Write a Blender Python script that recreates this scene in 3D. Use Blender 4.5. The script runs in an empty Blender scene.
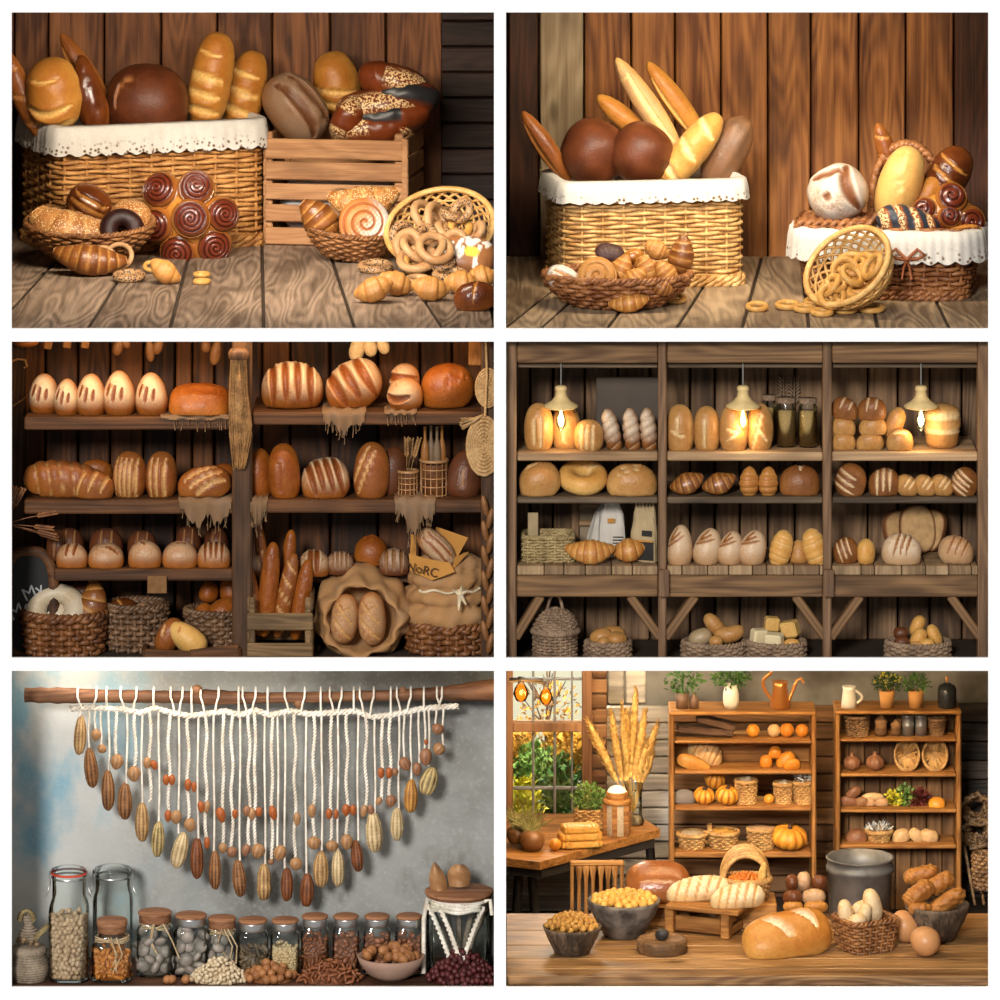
import bpy, math, random
import numpy as np
from mathutils import Vector, Matrix, Euler
PI = math.pi
R = math.radians
SC = bpy.context.scene
COL = SC.collection

# ------------------------------------------------------------------ camera, world, sun, exposure
# A white display cabinet with six niches, seen by a long shift lens from a little above.
U, D, H, ZC = .004, 24.0, 6.6, 2.2          # metres per photo pixel at the cabinet front, distance, lens height, cabinet centre height
cd = bpy.data.cameras.new('camera'); cam = bpy.data.objects.new('camera', cd); COL.objects.link(cam)
cam.location = (0, -D, H); cam.rotation_euler = (R(90), 0, 0)
cd.sensor_width = 36; cd.lens = 36*D/(1000*U); cd.shift_y = -(H-ZC)/(1000*U); cd.clip_end = 200; cd.clip_start = 1
SC.camera = cam
SC.view_settings.view_transform = 'Standard'; SC.view_settings.look = 'None'
SC.view_settings.gamma = 1; SC.view_settings.use_curve_mapping = False; SC.view_settings.exposure = 0.0
w = bpy.data.worlds.new('world'); SC.world = w; w.use_nodes = True
w.node_tree.nodes['Background'].inputs[0].default_value = (1, 1, 1, 1)
w.node_tree.nodes['Background'].inputs[1].default_value = .40
sd = bpy.data.lights.new('sun', 'SUN'); sun = bpy.data.objects.new('sun', sd); COL.objects.link(sun)
sd.energy = 2.65; sd.angle = R(10); sd.color = (1, .97, .93)
sun.rotation_euler = Vector((.2, .92, -.35)).to_track_quat('-Z', 'Y').to_euler()
def lamp(px, py, y, power, col=(1, .8, .55), size=.05, kind='POINT', sx=.5, sy=.2, aim=None, name='lamp_light'):
    l = bpy.data.lights.new(name, kind); o = bpy.data.objects.new(name, l); COL.objects.link(o)
    l.energy = power; l.color = col; o.location = at(px, py, y)
    if kind == 'AREA':
        l.shape = 'RECTANGLE'; l.size = sx; l.size_y = sy
        if aim: o.rotation_euler = (Vector(aim)-o.location).to_track_quat('-Z', 'Y').to_euler()
    else: l.shadow_soft_size = size
    return o

def added_fill(px, py, y, power, aim, col=(1, .86, .68), sx=1.5, sy=.05):   # added fill lamp, no visible source, hidden at the top of a niche
    o = lamp(px, 500, y, power, col, kind='AREA', sx=sx, sy=sy, name='added_fill'); o.location.z = pxz(py); o.location.x = (px-500)*U
    o.rotation_euler = (Vector(aim)-o.location).to_track_quat('-Z', 'Y').to_euler()

# ------------------------------------------------------------------ photo pixel -> world
def sc(y): return 1+y/D
def K(y): return U*sc(y)
def at(px, py, y):
    s = sc(y); return Vector(((px-500)*U*s, y, H+(ZC+(500-py)*U-H)*s))
def yon(py, z):                              # depth at which height z shows at row py
    zp = ZC+(500-py)*U; return ((z-H)/(zp-H)-1)*D
def onz(px, py, z): return at(px, py, yon(py, z))

# ------------------------------------------------------------------ mesh helpers
class MB:
    def __init__(s): s.V = []; s.F = []; s.n = 0; s.A = {}
    def add(s, V, F, **A):
        V = np.asarray(V, float).reshape(-1, 3); s.V.append(V)
        s.F += [tuple(i+s.n for i in f) for f in F]
        for k, a in A.items(): s.A.setdefault(k, []).append((s.n, np.broadcast_to(np.asarray(a, float), (len(V),))))
        s.n += len(V); return s
    def obj(s, name, mat, parent=None, smooth=True, loc=None, rot=None):
        V = np.concatenate(s.V) if s.V else np.zeros((0, 3))
        me = bpy.data.meshes.new(name); me.from_pydata(V.tolist(), [], s.F)
        for k, L in s.A.items():
            a = np.zeros(len(V), np.float32)
            for st, v in L: a[st:st+len(v)] = v
            me.attributes.new(k, 'FLOAT', 'POINT').data.foreach_set('value', a)
        if smooth: me.polygons.foreach_set('use_smooth', [True]*len(me.polygons))
        me.materials.append(M(mat) if isinstance(mat, str) else mat)
        me.update()
        o = bpy.data.objects.new(name, me); COL.objects.link(o)
        if parent: o.parent = parent
        if loc is not None: o.location = loc
        if rot is not None: o.rotation_euler = rot
        return o
def box(c, s, rot=None):
    x, y, z = np.asarray(s, float)/2
    V = np.array([(-x,-y,-z),(x,-y,-z),(x,y,-z),(-x,y,-z),(-x,-y,z),(x,-y,z),(x,y,z),(-x,y,z)])
    if rot is not None: V = V @ np.array(Euler(rot).to_matrix()).T
    return V+np.asarray(c, float), [(0,3,2,1),(4,5,6,7),(0,1,5,4),(1,2,6,5),(2,3,7,6),(3,0,4,7)]
def cbox(c, s, b=.004, rot=None):            # box with bevelled edges
    h = np.asarray(s, float)/2; b = min(b, *(h*.8)); V = []; 
    ks = [(sx, sy, sz) for sz in (-1, 1) for sy in (-1, 1) for sx in (-1, 1)]
    for k in ks:
        k = np.array(k)
        for a in range(3):
            e = h-b; e[a] = h[a]; V.append(k*e)
    V = np.array(V)
    ix = {k: i*3 for i, k in enumerate(ks)}; F = []
    for a in range(3):
        b1, c1 = (a+1) % 3, (a+2) % 3
        for s in (-1, 1):
            q = []
            for u, v in ((-1,-1),(1,-1),(1,1),(-1,1)):
                k = [0]*3; k[a] = s; k[b1] = u; k[c1] = v; q.append(ix[tuple(k)]+a)
            F.append(tuple(q if s > 0 else q[::-1]))
        for u in (-1, 1):
            for v in (-1, 1):
                k0 = [0]*3; k0[a] = -1; k0[b1] = u; k0[c1] = v; k1 = list(k0); k1[a] = 1
                i0, i1 = ix[tuple(k0)], ix[tuple(k1)]
                q = (i0+b1, i1+b1, i1+c1, i0+c1); F.append(q if u*v < 0 else q[::-1])
    for k in ks:
        i = ix[k]; F.append((i, i+1, i+2) if k[0]*k[1]*k[2] > 0 else (i, i+2, i+1))
    if rot is not None: V = V @ np.array(Euler(rot).to_matrix()).T
    return V+np.asarray(c, float), F
def gridF(nu, nv, wrapv=False, wrapu=False, off=0):
    F = []
    for i in range(nu if wrapu else nu-1):
        for j in range(nv if wrapv else nv-1):
            a, b = i, (i+1) % nu; c, d = j, (j+1) % nv
            F.append((off+a*nv+c, off+b*nv+c, off+b*nv+d, off+a*nv+d))
    return F
def lathe(prof, n=24, sq=2.0, ry=1.0):      # profile [(r,z)...]; sq>2 squares the plan; faces point outwards for a profile going up
    t = np.arange(n)*2*PI/n; c, s = np.cos(t), np.sin(t)
    k = 1/(np.abs(c)**sq+np.abs(s)**sq)**(1/sq)
    V = np.array([[(r*a*q, r*b*q*ry, z) for a, b, q in zip(c, s, k)] for r, z in prof]).reshape(-1, 3)
    F = [f[::-1] for f in gridF(len(prof), n, wrapv=True)]
    return V, F
def tube(P, r, n=6, closed=False, cap=True, flat=1.0):
    P = np.asarray(P, float); m = len(P); r = np.broadcast_to(np.asarray(r, float), (m,))
    T = (np.roll(P, -1, 0)-np.roll(P, 1, 0)) if closed else np.gradient(P, axis=0)
    T /= np.linalg.norm(T, axis=1)[:, None]+1e-12
    up = np.array([0, 0, 1.0]); N = np.zeros_like(P)
    a = np.cross(T[0], up)
    if np.linalg.norm(a) < .1: a = np.cross(T[0], [0, 1.0, 0])
    a /= np.linalg.norm(a)
    for i in range(m):
        a = a-T[i]*a.dot(T[i]); l = np.linalg.norm(a)
        a = a/l if l > 1e-6 else np.cross(T[i], [1, 0, 0]); N[i] = a
    B = np.cross(T, N); t = np.arange(n)*2*PI/n
    V = P[:, None]+r[:, None, None]*(N[:, None]*np.cos(t)[None, :, None]+B[:, None]*np.sin(t)[None, :, None]*flat)
    F = gridF(m, n, True, closed)
    if cap and not closed: F += [tuple(range(n))[::-1], tuple((m-1)*n+i for i in range(n))]
    return V.reshape(-1, 3), F
def torus(Rr, r, nu=28, nv=10, ry=1.0, flat=1.0):
    a = np.arange(nu)*2*PI/nu; b = np.arange(nv)*2*PI/nv
    A, B = np.meshgrid(a, b, indexing='ij')
    V = np.stack([(Rr+r*np.cos(B))*np.cos(A), (Rr+r*np.cos(B))*np.sin(A)*ry, r*flat*np.sin(B)], -1)
    return V.reshape(-1, 3), gridF(nu, nv, True, True)
def ell(c, s, nu=10, nv=8, rot=None):
    V, F = lathe([(math.cos(p), math.sin(p)) for p in np.linspace(-PI/2, PI/2, nv)], nu)
    V = V*np.asarray(s, float)/2
    if rot is not None: V = V @ np.array(Euler(rot).to_matrix()).T
    return V+np.asarray(c, float), F
def lump(V, amp, f, seed=0):                 # smooth irregularities along the radius
    rr = np.random.RandomState(seed); n = np.zeros(len(V))
    for _ in range(5):
        k = rr.normal(size=3)*f; n += np.sin(V@k+rr.rand()*6.3)
    return V*(1+amp*n/3)[:, None]
def bend_rot(V, E): return V @ np.array(Euler(E).to_matrix()).T

# ------------------------------------------------------------------ things
def tag(o, label, cat, group=None, kind=None):
    o['label'] = label; o['category'] = cat
    if group: o['group'] = group
    if kind: o['kind'] = kind
    return o
def thing(name, label, cat, loc=(0, 0, 0), rot=(0, 0, 0), group=None):
    o = bpy.data.objects.new(name, None); COL.objects.link(o); o.location = loc; o.rotation_euler = rot
    o.empty_display_size = .05
    return tag(o, label, cat, group)
def struct(o): o['kind'] = 'structure'; return o
def dup(o, loc=None, rot=None, label=None, parent=None, scale=None):
    c = o.copy(); COL.objects.link(c)
    if parent: c.parent = parent
    for ch in o.children: dup(ch, parent=c)
    if loc is not None: c.location = loc
    if rot is not None: c.rotation_euler = rot
    if scale is not None: c.scale = (scale,)*3 if np.isscalar(scale) else scale
    if label: c['label'] = label
    return c
def Rm(A=0, lean=25, yaw=0):                 # long axis at picture angle A, top leaning back from the viewer
    return (Matrix.Rotation(R(yaw), 3, 'Z') @ Matrix.Rotation(R(-A), 3, 'Y') @ Matrix.Rotation(R(90-lean), 3, 'X'))
def put(o, px, py, y, rot=None, on=None):    # on: height of what carries it; else py is the centre row
    if rot is not None: o.rotation_euler = (rot if isinstance(rot, Matrix) else Euler(rot).to_matrix()).to_euler()
    o.location = at(px, py, y)
    if on is not None:
        m = np.array(o.rotation_euler.to_matrix()); v = np.empty(len(o.data.vertices)*3); o.data.vertices.foreach_get('co', v)
        o.location.z = on-(v.reshape(-1, 3) @ m.T)[:, 2].min()
    return o

# ------------------------------------------------------------------ materials
MATS, DEFS = {}, {}
def M(n):
    if n not in MATS:
        f, a, k = DEFS[n]; MATS[n] = f(n, *a, **k)
    return MATS[n]
def D_(n, f, *a, **k): DEFS[n] = (f, a, k)
class NT:
    def __init__(s, name):
        s.m = bpy.data.materials.new(name); s.m.use_nodes = True; s.t = s.m.node_tree; s.b = s.t.nodes['Principled BSDF']
    def n(s, ty, **k):
        n = s.t.nodes.new('ShaderNode'+ty)
        for a, v in k.items():
            if a in ('op',): n.operation = v
            elif a.startswith('i_'): n.inputs[a[2:].replace('_', ' ')].default_value = v
            else: setattr(n, a, v)
        return n
    def l(s, a, b): s.t.links.new(a, b)
    def math(s, op, a, b=None, clamp=False):
        n = s.n('Math', op=op); n.use_clamp = clamp
        for i, v in enumerate((a, b)):
            if v is None: continue
            if hasattr(v, 'is_linked'): s.l(v, n.inputs[i])
            else: n.inputs[i].default_value = v
        return n.outputs[0]
    def mix(s, f, a, b):
        n = s.n('Mix', data_type='RGBA')
        for v, i in ((f, 0), (a, 6), (b, 7)):
            if hasattr(v, 'is_linked'): s.l(v, n.inputs[i])
            else: n.inputs[i].default_value = v if i == 0 else (*v[:3], 1)
        return n.outputs[2]
    def attr(s, name): return s.n('Attribute', attribute_name=name).outputs['Fac']
    def noise(s, scale, vec=None, detail=3, rough=.55):
        n = s.n('TexNoise'); n.inputs['Scale'].default_value = scale; n.inputs['Detail'].default_value = detail; n.inputs['Roughness'].default_value = rough
        if vec is not None: s.l(vec, n.inputs['Vector'])
        return n.outputs['Fac']
    def co(s, sx=1, sy=1, sz=1, off=None, which='Object'):
        tc = s.n('TexCoord'); mp = s.n('Mapping'); mp.inputs['Scale'].default_value = (sx, sy, sz); s.l(tc.outputs[which], mp.inputs['Vector'])
        if off is not None:
            c = s.n('CombineXYZ')
            for i in range(3): s.l(off, c.inputs[i])
            s.l(c.outputs[0], mp.inputs['Location'])
        return mp.outputs[0]
    def ramp(s, f, lo, hi):                   # smooth threshold
        n = s.n('MapRange'); n.inputs['From Min'].default_value = lo; n.inputs['From Max'].default_value = hi; n.interpolation_type = 'SMOOTHSTEP'
        s.l(f, n.inputs['Value']); return n.outputs[0]
    def bump(s, h, strength=.3, dist=.004):
        n = s.n('Bump'); n.inputs['Strength'].default_value = strength; n.inputs['Distance'].default_value = dist
        s.l(h, n.inputs['Height']); s.l(n.outputs[0], s.b.inputs['Normal'])
    def out(s, c, rough=.5, spec=.4, metal=0):
        if hasattr(c, 'is_linked'): s.l(c, s.b.inputs['Base Color'])
        else: s.b.inputs['Base Color'].default_value = (*c[:3], 1)
        if hasattr(rough, 'is_linked'): s.l(rough, s.b.inputs['Roughness'])
        else: s.b.inputs['Roughness'].default_value = rough
        s.b.inputs['Specular IOR Level'].default_value = spec; s.b.inputs['Metallic'].default_value = metal
        return s.m
def m_bread(name, dark, light, cut, flour=(.8, .72, .6), fl=0.0, rough=.42, sc_=14, spec=.35, seeds=None, crack=0):
    t = NT(name); co = t.co(); n1 = t.noise(sc_*.6, co, 3); n2 = t.noise(sc_*6, co, 2)
    f = t.math('ADD', t.math('MULTIPLY', t.attr('brown'), .75), t.math('MULTIPLY', t.math('SUBTRACT', n1, .5), 1.3)); f = t.math('ADD', f, .1, True)
    c = t.mix(f, light, dark)
    c = t.mix(t.math('MULTIPLY', t.ramp(n2, .45, .75), .3), c, [x*.55 for x in dark])
    fm = t.math('ADD', t.attr('flour'), fl)
    fm = t.math('MULTIPLY', fm, t.ramp(t.math('ADD', n1, t.math('MULTIPLY', n2, .6)), .45, .85), True)
    c = t.mix(fm, c, flour)
    c = t.mix(t.attr('cut'), c, t.mix(t.ramp(n2, .35, .7), cut, [x*.7 for x in cut]))
    if crack:
        v = t.n('TexVoronoi', feature='DISTANCE_TO_EDGE'); v.inputs['Scale'].default_value = sc_*.9; t.l(co, v.inputs['Vector'])
        c = t.mix(t.math('MULTIPLY', t.ramp(v.outputs['Distance'], .1, .0), crack), c, [x*.35 for x in dark])
    if seeds:
        for col, scale, th in seeds:
            v = t.n('TexVoronoi'); v.inputs['Scale'].default_value = scale; t.l(co, v.inputs['Vector'])
            c = t.mix(t.math('MULTIPLY', t.ramp(v.outputs['Distance'], th+.1, th-.05), t.ramp(n1, .3, .45)), c, col)
    t.bump(t.math('ADD', n2, n1), .35, .006)
    return t.out(c, rough, spec)
def m_attr(name, base, cols, rough=.5, nz=30, amt=.35, spec=.35, seedscale=None):   # base colour + one colour per attribute
    t = NT(name); co = t.co(); n = t.noise(nz, co, 3)
    c = t.mix(t.math('MULTIPLY', t.ramp(n, .35, .7), amt), base, [x*.45 for x in base])
    for a, col, speck in cols:
        f = t.attr(a)
        if speck:
            v = t.n('TexVoronoi'); v.inputs['Scale'].default_value = speck; t.l(co, v.inputs['Vector'])
            f = t.math('MULTIPLY', f, t.ramp(v.outputs['Distance'], .62, .45))
        c = t.mix(f, c, col)
    t.bump(n, .25, .004); return t.out(c, rough, spec)
def m_wood(name, c1, c2, axis=2, scale=1.0, rough=.6, rnd=.5, knots=.5, grain=.32, crack=.4, spec=.25, c3=None, blotch=.7):
    t = NT(name); r = t.attr('rnd')
    def cs(a, b): q = [a*scale]*3; q[axis] = b*scale; return q
    off = lambda k: t.math('MULTIPLY', r, k)
    fine = t.noise(1, t.co(*cs(60, 1.6), off=off(37.0)), 4, .65); mid = t.noise(1, t.co(*cs(16, .9), off=off(53.0)), 3, .6)
    big = t.noise(1, t.co(*cs(5, 1.3), off=off(71.0)), 3, .6)
    ring = t.math('MULTIPLY', t.math('ADD', t.math('SINE', t.math('MULTIPLY', t.noise(1, t.co(*cs(7, .8), off=off(29.0)), 1, .4), 75.0)), 1.0), .5)
    g = t.math('ADD', t.math('MULTIPLY', ring, grain), t.math('MULTIPLY', t.math('SUBTRACT', fine, .32), 1.3))
    g = t.math('ADD', g, t.math('MULTIPLY', t.math('SUBTRACT', mid, .5), 1.3))
    g = t.math('ADD', g, t.math('MULTIPLY', t.math('SUBTRACT', r, .5), rnd)); g = t.math('MULTIPLY', g, .95, True)
    c = t.mix(g, c1, c2)
    c = t.mix(t.math('MULTIPLY', t.ramp(big, .48, .7), blotch), c, c3 or [x*.5 for x in c1])
    if knots:
        v = t.n('TexVoronoi'); v.inputs['Scale'].default_value = 1; t.l(t.co(*cs(5.5, 2), off=off(11.0)), v.inputs['Vector'])
        c = t.mix(t.math('MULTIPLY', t.ramp(v.outputs['Distance'], .15, .05), knots), c, [x*.25 for x in c1])
    if crack: c = t.mix(t.math('MULTIPLY', t.ramp(fine, .6, .7), crack), c, [x*.35 for x in c1])
    t.bump(t.math('ADD', g, fine), .35, .004); return t.out(c, rough, spec)
def m_plain(name, c, rough=.5, spec=.4, metal=0, nz=25, amt=.25, bump=.15, c2=None):
    t = NT(name); n = t.noise(nz, t.co(), 3)
    col = t.mix(t.math('MULTIPLY', t.ramp(n, .35, .7), 1.0 if c2 else amt), c, c2 or [x*.5 for x in c])
    if bump: t.bump(n, bump, .004)
    return t.out(col, rough, spec, metal)
def m_strand(name, c1, c2, rough=.45, nz=16, spec=.4):
    t = NT(name); co = t.co(); n = t.noise(nz, co, 2); n2 = t.noise(nz*7, co, 2)
    c = t.mix(t.ramp(t.math('ADD', t.math('MULTIPLY', n, .6), t.math('MULTIPLY', n2, .4)), .35, .65), c1, c2)
    return t.out(c, rough, spec)
def m_cloth(name, c, weave=260, rough=.9, dots=0, dark=.55):
    t = NT(name); co = t.co(); n = t.noise(weave, co, 2); n2 = t.noise(9, co, 3)
    c = t.mix(t.math('MULTIPLY', t.ramp(n, .4, .7), .3), c, [x*dark for x in c]); c = t.mix(t.math('MULTIPLY', t.ramp(n2, .45, .8), .25), c, [x*dark for x in c[:3]] if not hasattr(c, 'is_linked') else (.3, .25, .2))
    if dots:                                  # eyelets of the lace, on its own attribute
        v = t.n('TexVoronoi'); v.inputs['Scale'].default_value = dots; t.l(co, v.inputs['Vector'])
        c = t.mix(t.math('MULTIPLY', t.ramp(v.outputs['Distance'], .42, .2), t.attr('lace')), c, (.16, .1, .06))
    t.bump(n, .3, .003); return t.out(c, rough, .15)
def m_glass(name, tint=(.93, .97, .96)):
    t = NT(name); fr = t.n('Fresnel'); fr.inputs['IOR'].default_value = 1.45
    tr = t.n('BsdfTransparent'); tr.inputs[0].default_value = (*tint, 1); gl = t.n('BsdfGlossy'); gl.inputs['Roughness'].default_value = .06; gl.inputs[0].default_value = (.95, 1, 1, 1)
    mx = t.n('MixShader'); t.l(fr.outputs[0], mx.inputs[0]); t.l(tr.outputs[0], mx.inputs[1]); t.l(gl.outputs[0], mx.inputs[2])
    t.l(mx.outputs[0], t.t.nodes['Material Output'].inputs[0]); return t.m
def m_emit(name, c, s):
    t = NT(name); t.b.inputs['Base Color'].default_value = (.02, .02, .02, 1); t.b.inputs['Emission Color'].default_value = (*c, 1); t.b.inputs['Emission Strength'].default_value = s; return t.m

# ------------------------------------------------------------------ breads
def sl(n, slant=.18, w=.1, span=.6, half=.75, sh=0):
    return [((span*(2*i/(n-1)-1) if n > 1 else 0)+sh-slant, -half, (span*(2*i/(n-1)-1) if n > 1 else 0)+sh+slant, half, w) for i in range(n)]
def ln(ts, w=.1, a=.75, slant=0): return [(-a, t-slant, a, t+slant, w) for t in ts]
def loaf_mesh(L, W, T, cuts=(), nu=56, nv=44, ex=2.3, ey=2.1, flat=.4, bend=0, rise=0, taper=0, rough=.012, seed=0, flour=0, depth=.1, twist=0, ridges=0, rdepth=.08):
    ph = np.linspace(-PI/2, PI/2, nu); th = np.arange(nv)*2*PI/nv
    P, Q = np.meshgrid(ph, th, indexing='ij')
    pw = lambda a, e: np.sign(a)*np.abs(a)**e
    X = pw(np.sin(P), 2/ex); Rr = np.abs(np.cos(P))**(2/ex)
    Rr = Rr*(1+taper*X)
    Y = Rr*pw(np.cos(Q), 2/ey); Z = Rr*pw(np.sin(Q), 2/ey)
    rr = np.random.RandomState(seed)
    nz = sum(np.sin(rr.normal(size=3)@np.stack([X*L, Y*W, Z*T]).reshape(3, -1)*9/max(W, 1e-3)*.55+rr.rand()*6.3).reshape(X.shape) for _ in range(5))/3
    up = np.clip(Z*1.6+.05, 0, 1)
    cut = np.zeros_like(X); dz = np.zeros_like(X)
    for c in cuts:
        x0, y0, x1, y1, wd = c[:5]; bow = c[5] if len(c) > 5 else 0
        A = np.array([x0*L, y0*W])/2; Bv = np.array([x1*L, y1*W])/2-A
        px_, py_ = X*L/2-A[0], Y*W/2-A[1]; ll = Bv@Bv+1e-12
        t = np.clip((px_*Bv[0]+py_*Bv[1])/ll, 0, 1)
        bx = np.array([-Bv[1], Bv[0]])*bow*4
        qx = px_-t*Bv[0]-t*(1-t)*bx[0]; qy = py_-t*Bv[1]-t*(1-t)*bx[1]
        wm = .75*wd*min(W, L)*(.35+.65*np.sqrt(np.clip(4*t*(1-t), 0, 1)))
        d = np.hypot(qx, qy)/wm
        m = np.clip(1.5-d, 0, 1); m = m*m*(3-2*m)
        cut = np.maximum(cut, m*(Z > .05)); dz += (-depth*m+depth*.55*np.exp(-((d-1.7)/.5)**2))*up
    g = 1+rough*nz
    if ridges:
        sa = (X*.5+.5)*ridges+twist*Y*.5
        fr = sa-np.floor(sa); h = np.abs(np.sin(fr*PI))**.6
        g = g*(1-rdepth+rdepth*1.6*h); cut = np.maximum(cut, np.clip(1-h*2.2, 0, 1)*(Z > -.3))
    x = X*L/2*(1+rough*nz*.5); y = Y*W/2*g; z = Z*T/(1+flat)*g
    z = np.where(z < 0, z*flat, z)+dz*T*.9
    y = y+bend*L*(X**2-.4); z = z+rise*L*(X**2-.3)
    V = np.stack([x, y, z], -1).reshape(-1, 3)
    A = dict(cut=cut.ravel(), brown=np.clip(Z*.9+.25+.5*dz/max(depth, .01)*.6, 0, 1).ravel())
    if flour: A['flour'] = (np.clip(Z*1.4+.1, 0, 1)*flour*(1-cut)).ravel()
    return V, gridF(nu, nv, True), A
SEED = [1]
YM = [lambda y: y]                           # depth of what stands on a shelf
def bread(label, mat, px, py, y, L, W, T=None, A=0, lean=25, yaw=0, on=None, name='bread_loaf', cat='bread', group=None, foot=.15, **kw):
    y = YM[0](y) if on is not None else y; k = K(y); SEED[0] += 1; T = T or W*.8
    V, F, At = loaf_mesh(L*k, W*k, T*k, seed=SEED[0], **kw)
    V[:, 2] -= (V[:, 2].max()+V[:, 2].min())/2
    if on is not None and name not in ('egg', 'orange', 'round_fruit'):   # what stands on a board has settled onto a flat base
        m = np.array(Rm(A, lean, yaw)); Q = V @ m.T; z0, z1 = Q[:, 2].min(), Q[:, 2].max(); zc = z0+foot*(z1-z0)
        Q[:, 2] = np.maximum(Q[:, 2], zc); Q[:, 2] = zc+(Q[:, 2]-zc)/(1-foot); V = Q @ m
        if 'flour' in At: At['flour'] = At['flour']*np.clip(((Q[:, 2]-zc)/(z1-zc)-.18)/.42, 0, 1)
    o = MB().add(V, F, **At).obj(name, mat); tag(o, label, cat, group)
    return put(o, px, py, y, Rm(A, lean, yaw), on)
def crescent_mesh(L, Rr, bend=.35, seg=7, nu=50, nv=16, step=.22, tip=.25, flat=.85):
    s = np.linspace(-1, 1, nu); th = np.arange(nv)*2*PI/nv
    ang = s*bend*PI; x = (np.sin(ang)/(bend*PI) if bend > .01 else s)*L/2; y = ((1-np.cos(ang))/(bend*PI) if bend > .01 else 0*s)*L/2
    f = np.abs(s)*seg/2; fr = f-np.floor(f); q = 1-np.abs(s)
    prof = tip+(1-tip)*(1-np.abs(s)**1.7); r = Rr*prof*(1+step*(np.where(fr < .85, fr*.5, (1-fr)*2.8)-.2))
    tx, ty = np.cos(ang), np.sin(ang)
    C, S = np.cos(th), np.sin(th)
    V = np.zeros((nu, nv, 3))
    V[..., 0] = x[:, None]-ty[:, None]*r[:, None]*C; V[..., 1] = y[:, None]+tx[:, None]*r[:, None]*C; V[..., 2] = r[:, None]*S*flat
    cut = np.repeat(np.clip((fr-.75)*4, 0, 1)[:, None]*(1-np.abs(2*((fr-.75)*4)-1))[:, None], nv, 1)*.0+np.repeat(np.exp(-(fr/.12)**2)[:, None], nv, 1)
    br = np.clip(.15+fr[:, None]*.9+.25*S, 0, 1)
    F = gridF(nu, nv, True)+[tuple(range(nv))[::-1], tuple((nu-1)*nv+i for i in range(nv))]
    return V.reshape(-1, 3), F, dict(cut=cut.ravel()*.8, brown=br.ravel())
def croissant(label, mat, px, py, y, L, W, A=0, lean=25, yaw=0, bend=.3, seg=7, on=None, group=None, name='croissant', **kw):
    y = YM[0](y) if on is not None else y; k = K(y); V, F, At = crescent_mesh(L*k, W*k/2, bend, seg, **kw); V -= (V.max(0)+V.min(0))/2
    V = lump(V, .02, 3/(W*k), SEED[0]); SEED[0] += 1
    o = MB().add(V, F, **At).obj(name, mat); tag(o, label, 'croissant', group); return put(o, px, py, y, Rm(A, lean, yaw), on)
def swirl_mesh(Rr, Hh, turns=3, nr=40, na=48, gw=.22, depth=.1, ry=1.0):
    r = np.linspace(0, 1, nr); a = np.arange(na)*2*PI/na
    A, B = np.meshgrid(r, a, indexing='ij')
    sp = A*turns-B/(2*PI); fr = sp-np.floor(sp); d = np.minimum(fr, 1-fr)
    cut = np.clip(1-d/gw, 0, 1)*(A < .93)
    z = Hh*(np.sqrt(np.clip(1-(A*.97)**2.6, 0, 1)))-Hh*depth*cut*1.6
    V = np.stack([Rr*A*np.cos(B), Rr*A*np.sin(B)*ry, z], -1)
    top = V.reshape(-1, 3); bot = V[-1].copy(); bot[:, :2] *= .8; bot[:, 2] = -Hh*.55
    F = gridF(nr, na, True); F = [f for f in F]; n = len(top); o = (nr-1)*na
    F += [(o+j, n+j, n+(j+1) % na, o+(j+1) % na) for j in range(na)]+[tuple(n+j for j in range(na))[::-1]]
    b = np.clip(1.1-.5*A-.3*cut, 0, 1)
    return np.concatenate([top, bot]), F, dict(cut=np.concatenate([cut.ravel(), np.zeros(na)]), brown=np.concatenate([b.ravel(), np.zeros(na)]), edge=np.concatenate([np.clip((A-.74)*5, 0, 1).ravel(), np.ones(na)]))
def ring(label, mat, px, py, y, Dm, r, rot=(0, 0, 0), on=None, group=None, name='bread_ring', ry=1.0, cat='bread ring'):
    k = K(y); V, F = torus((Dm-r)*k/2, r*k/2, ry=ry); V = lump(V, .03, 2/(Dm*k), SEED[0]); SEED[0] += 1
    o = MB().add(V, F, brown=np.clip(V[:, 2]/(r*k)+.5, 0, 1)).obj(name, mat); tag(o, label, cat, group); return put(o, px, py, y, rot, on)

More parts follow.
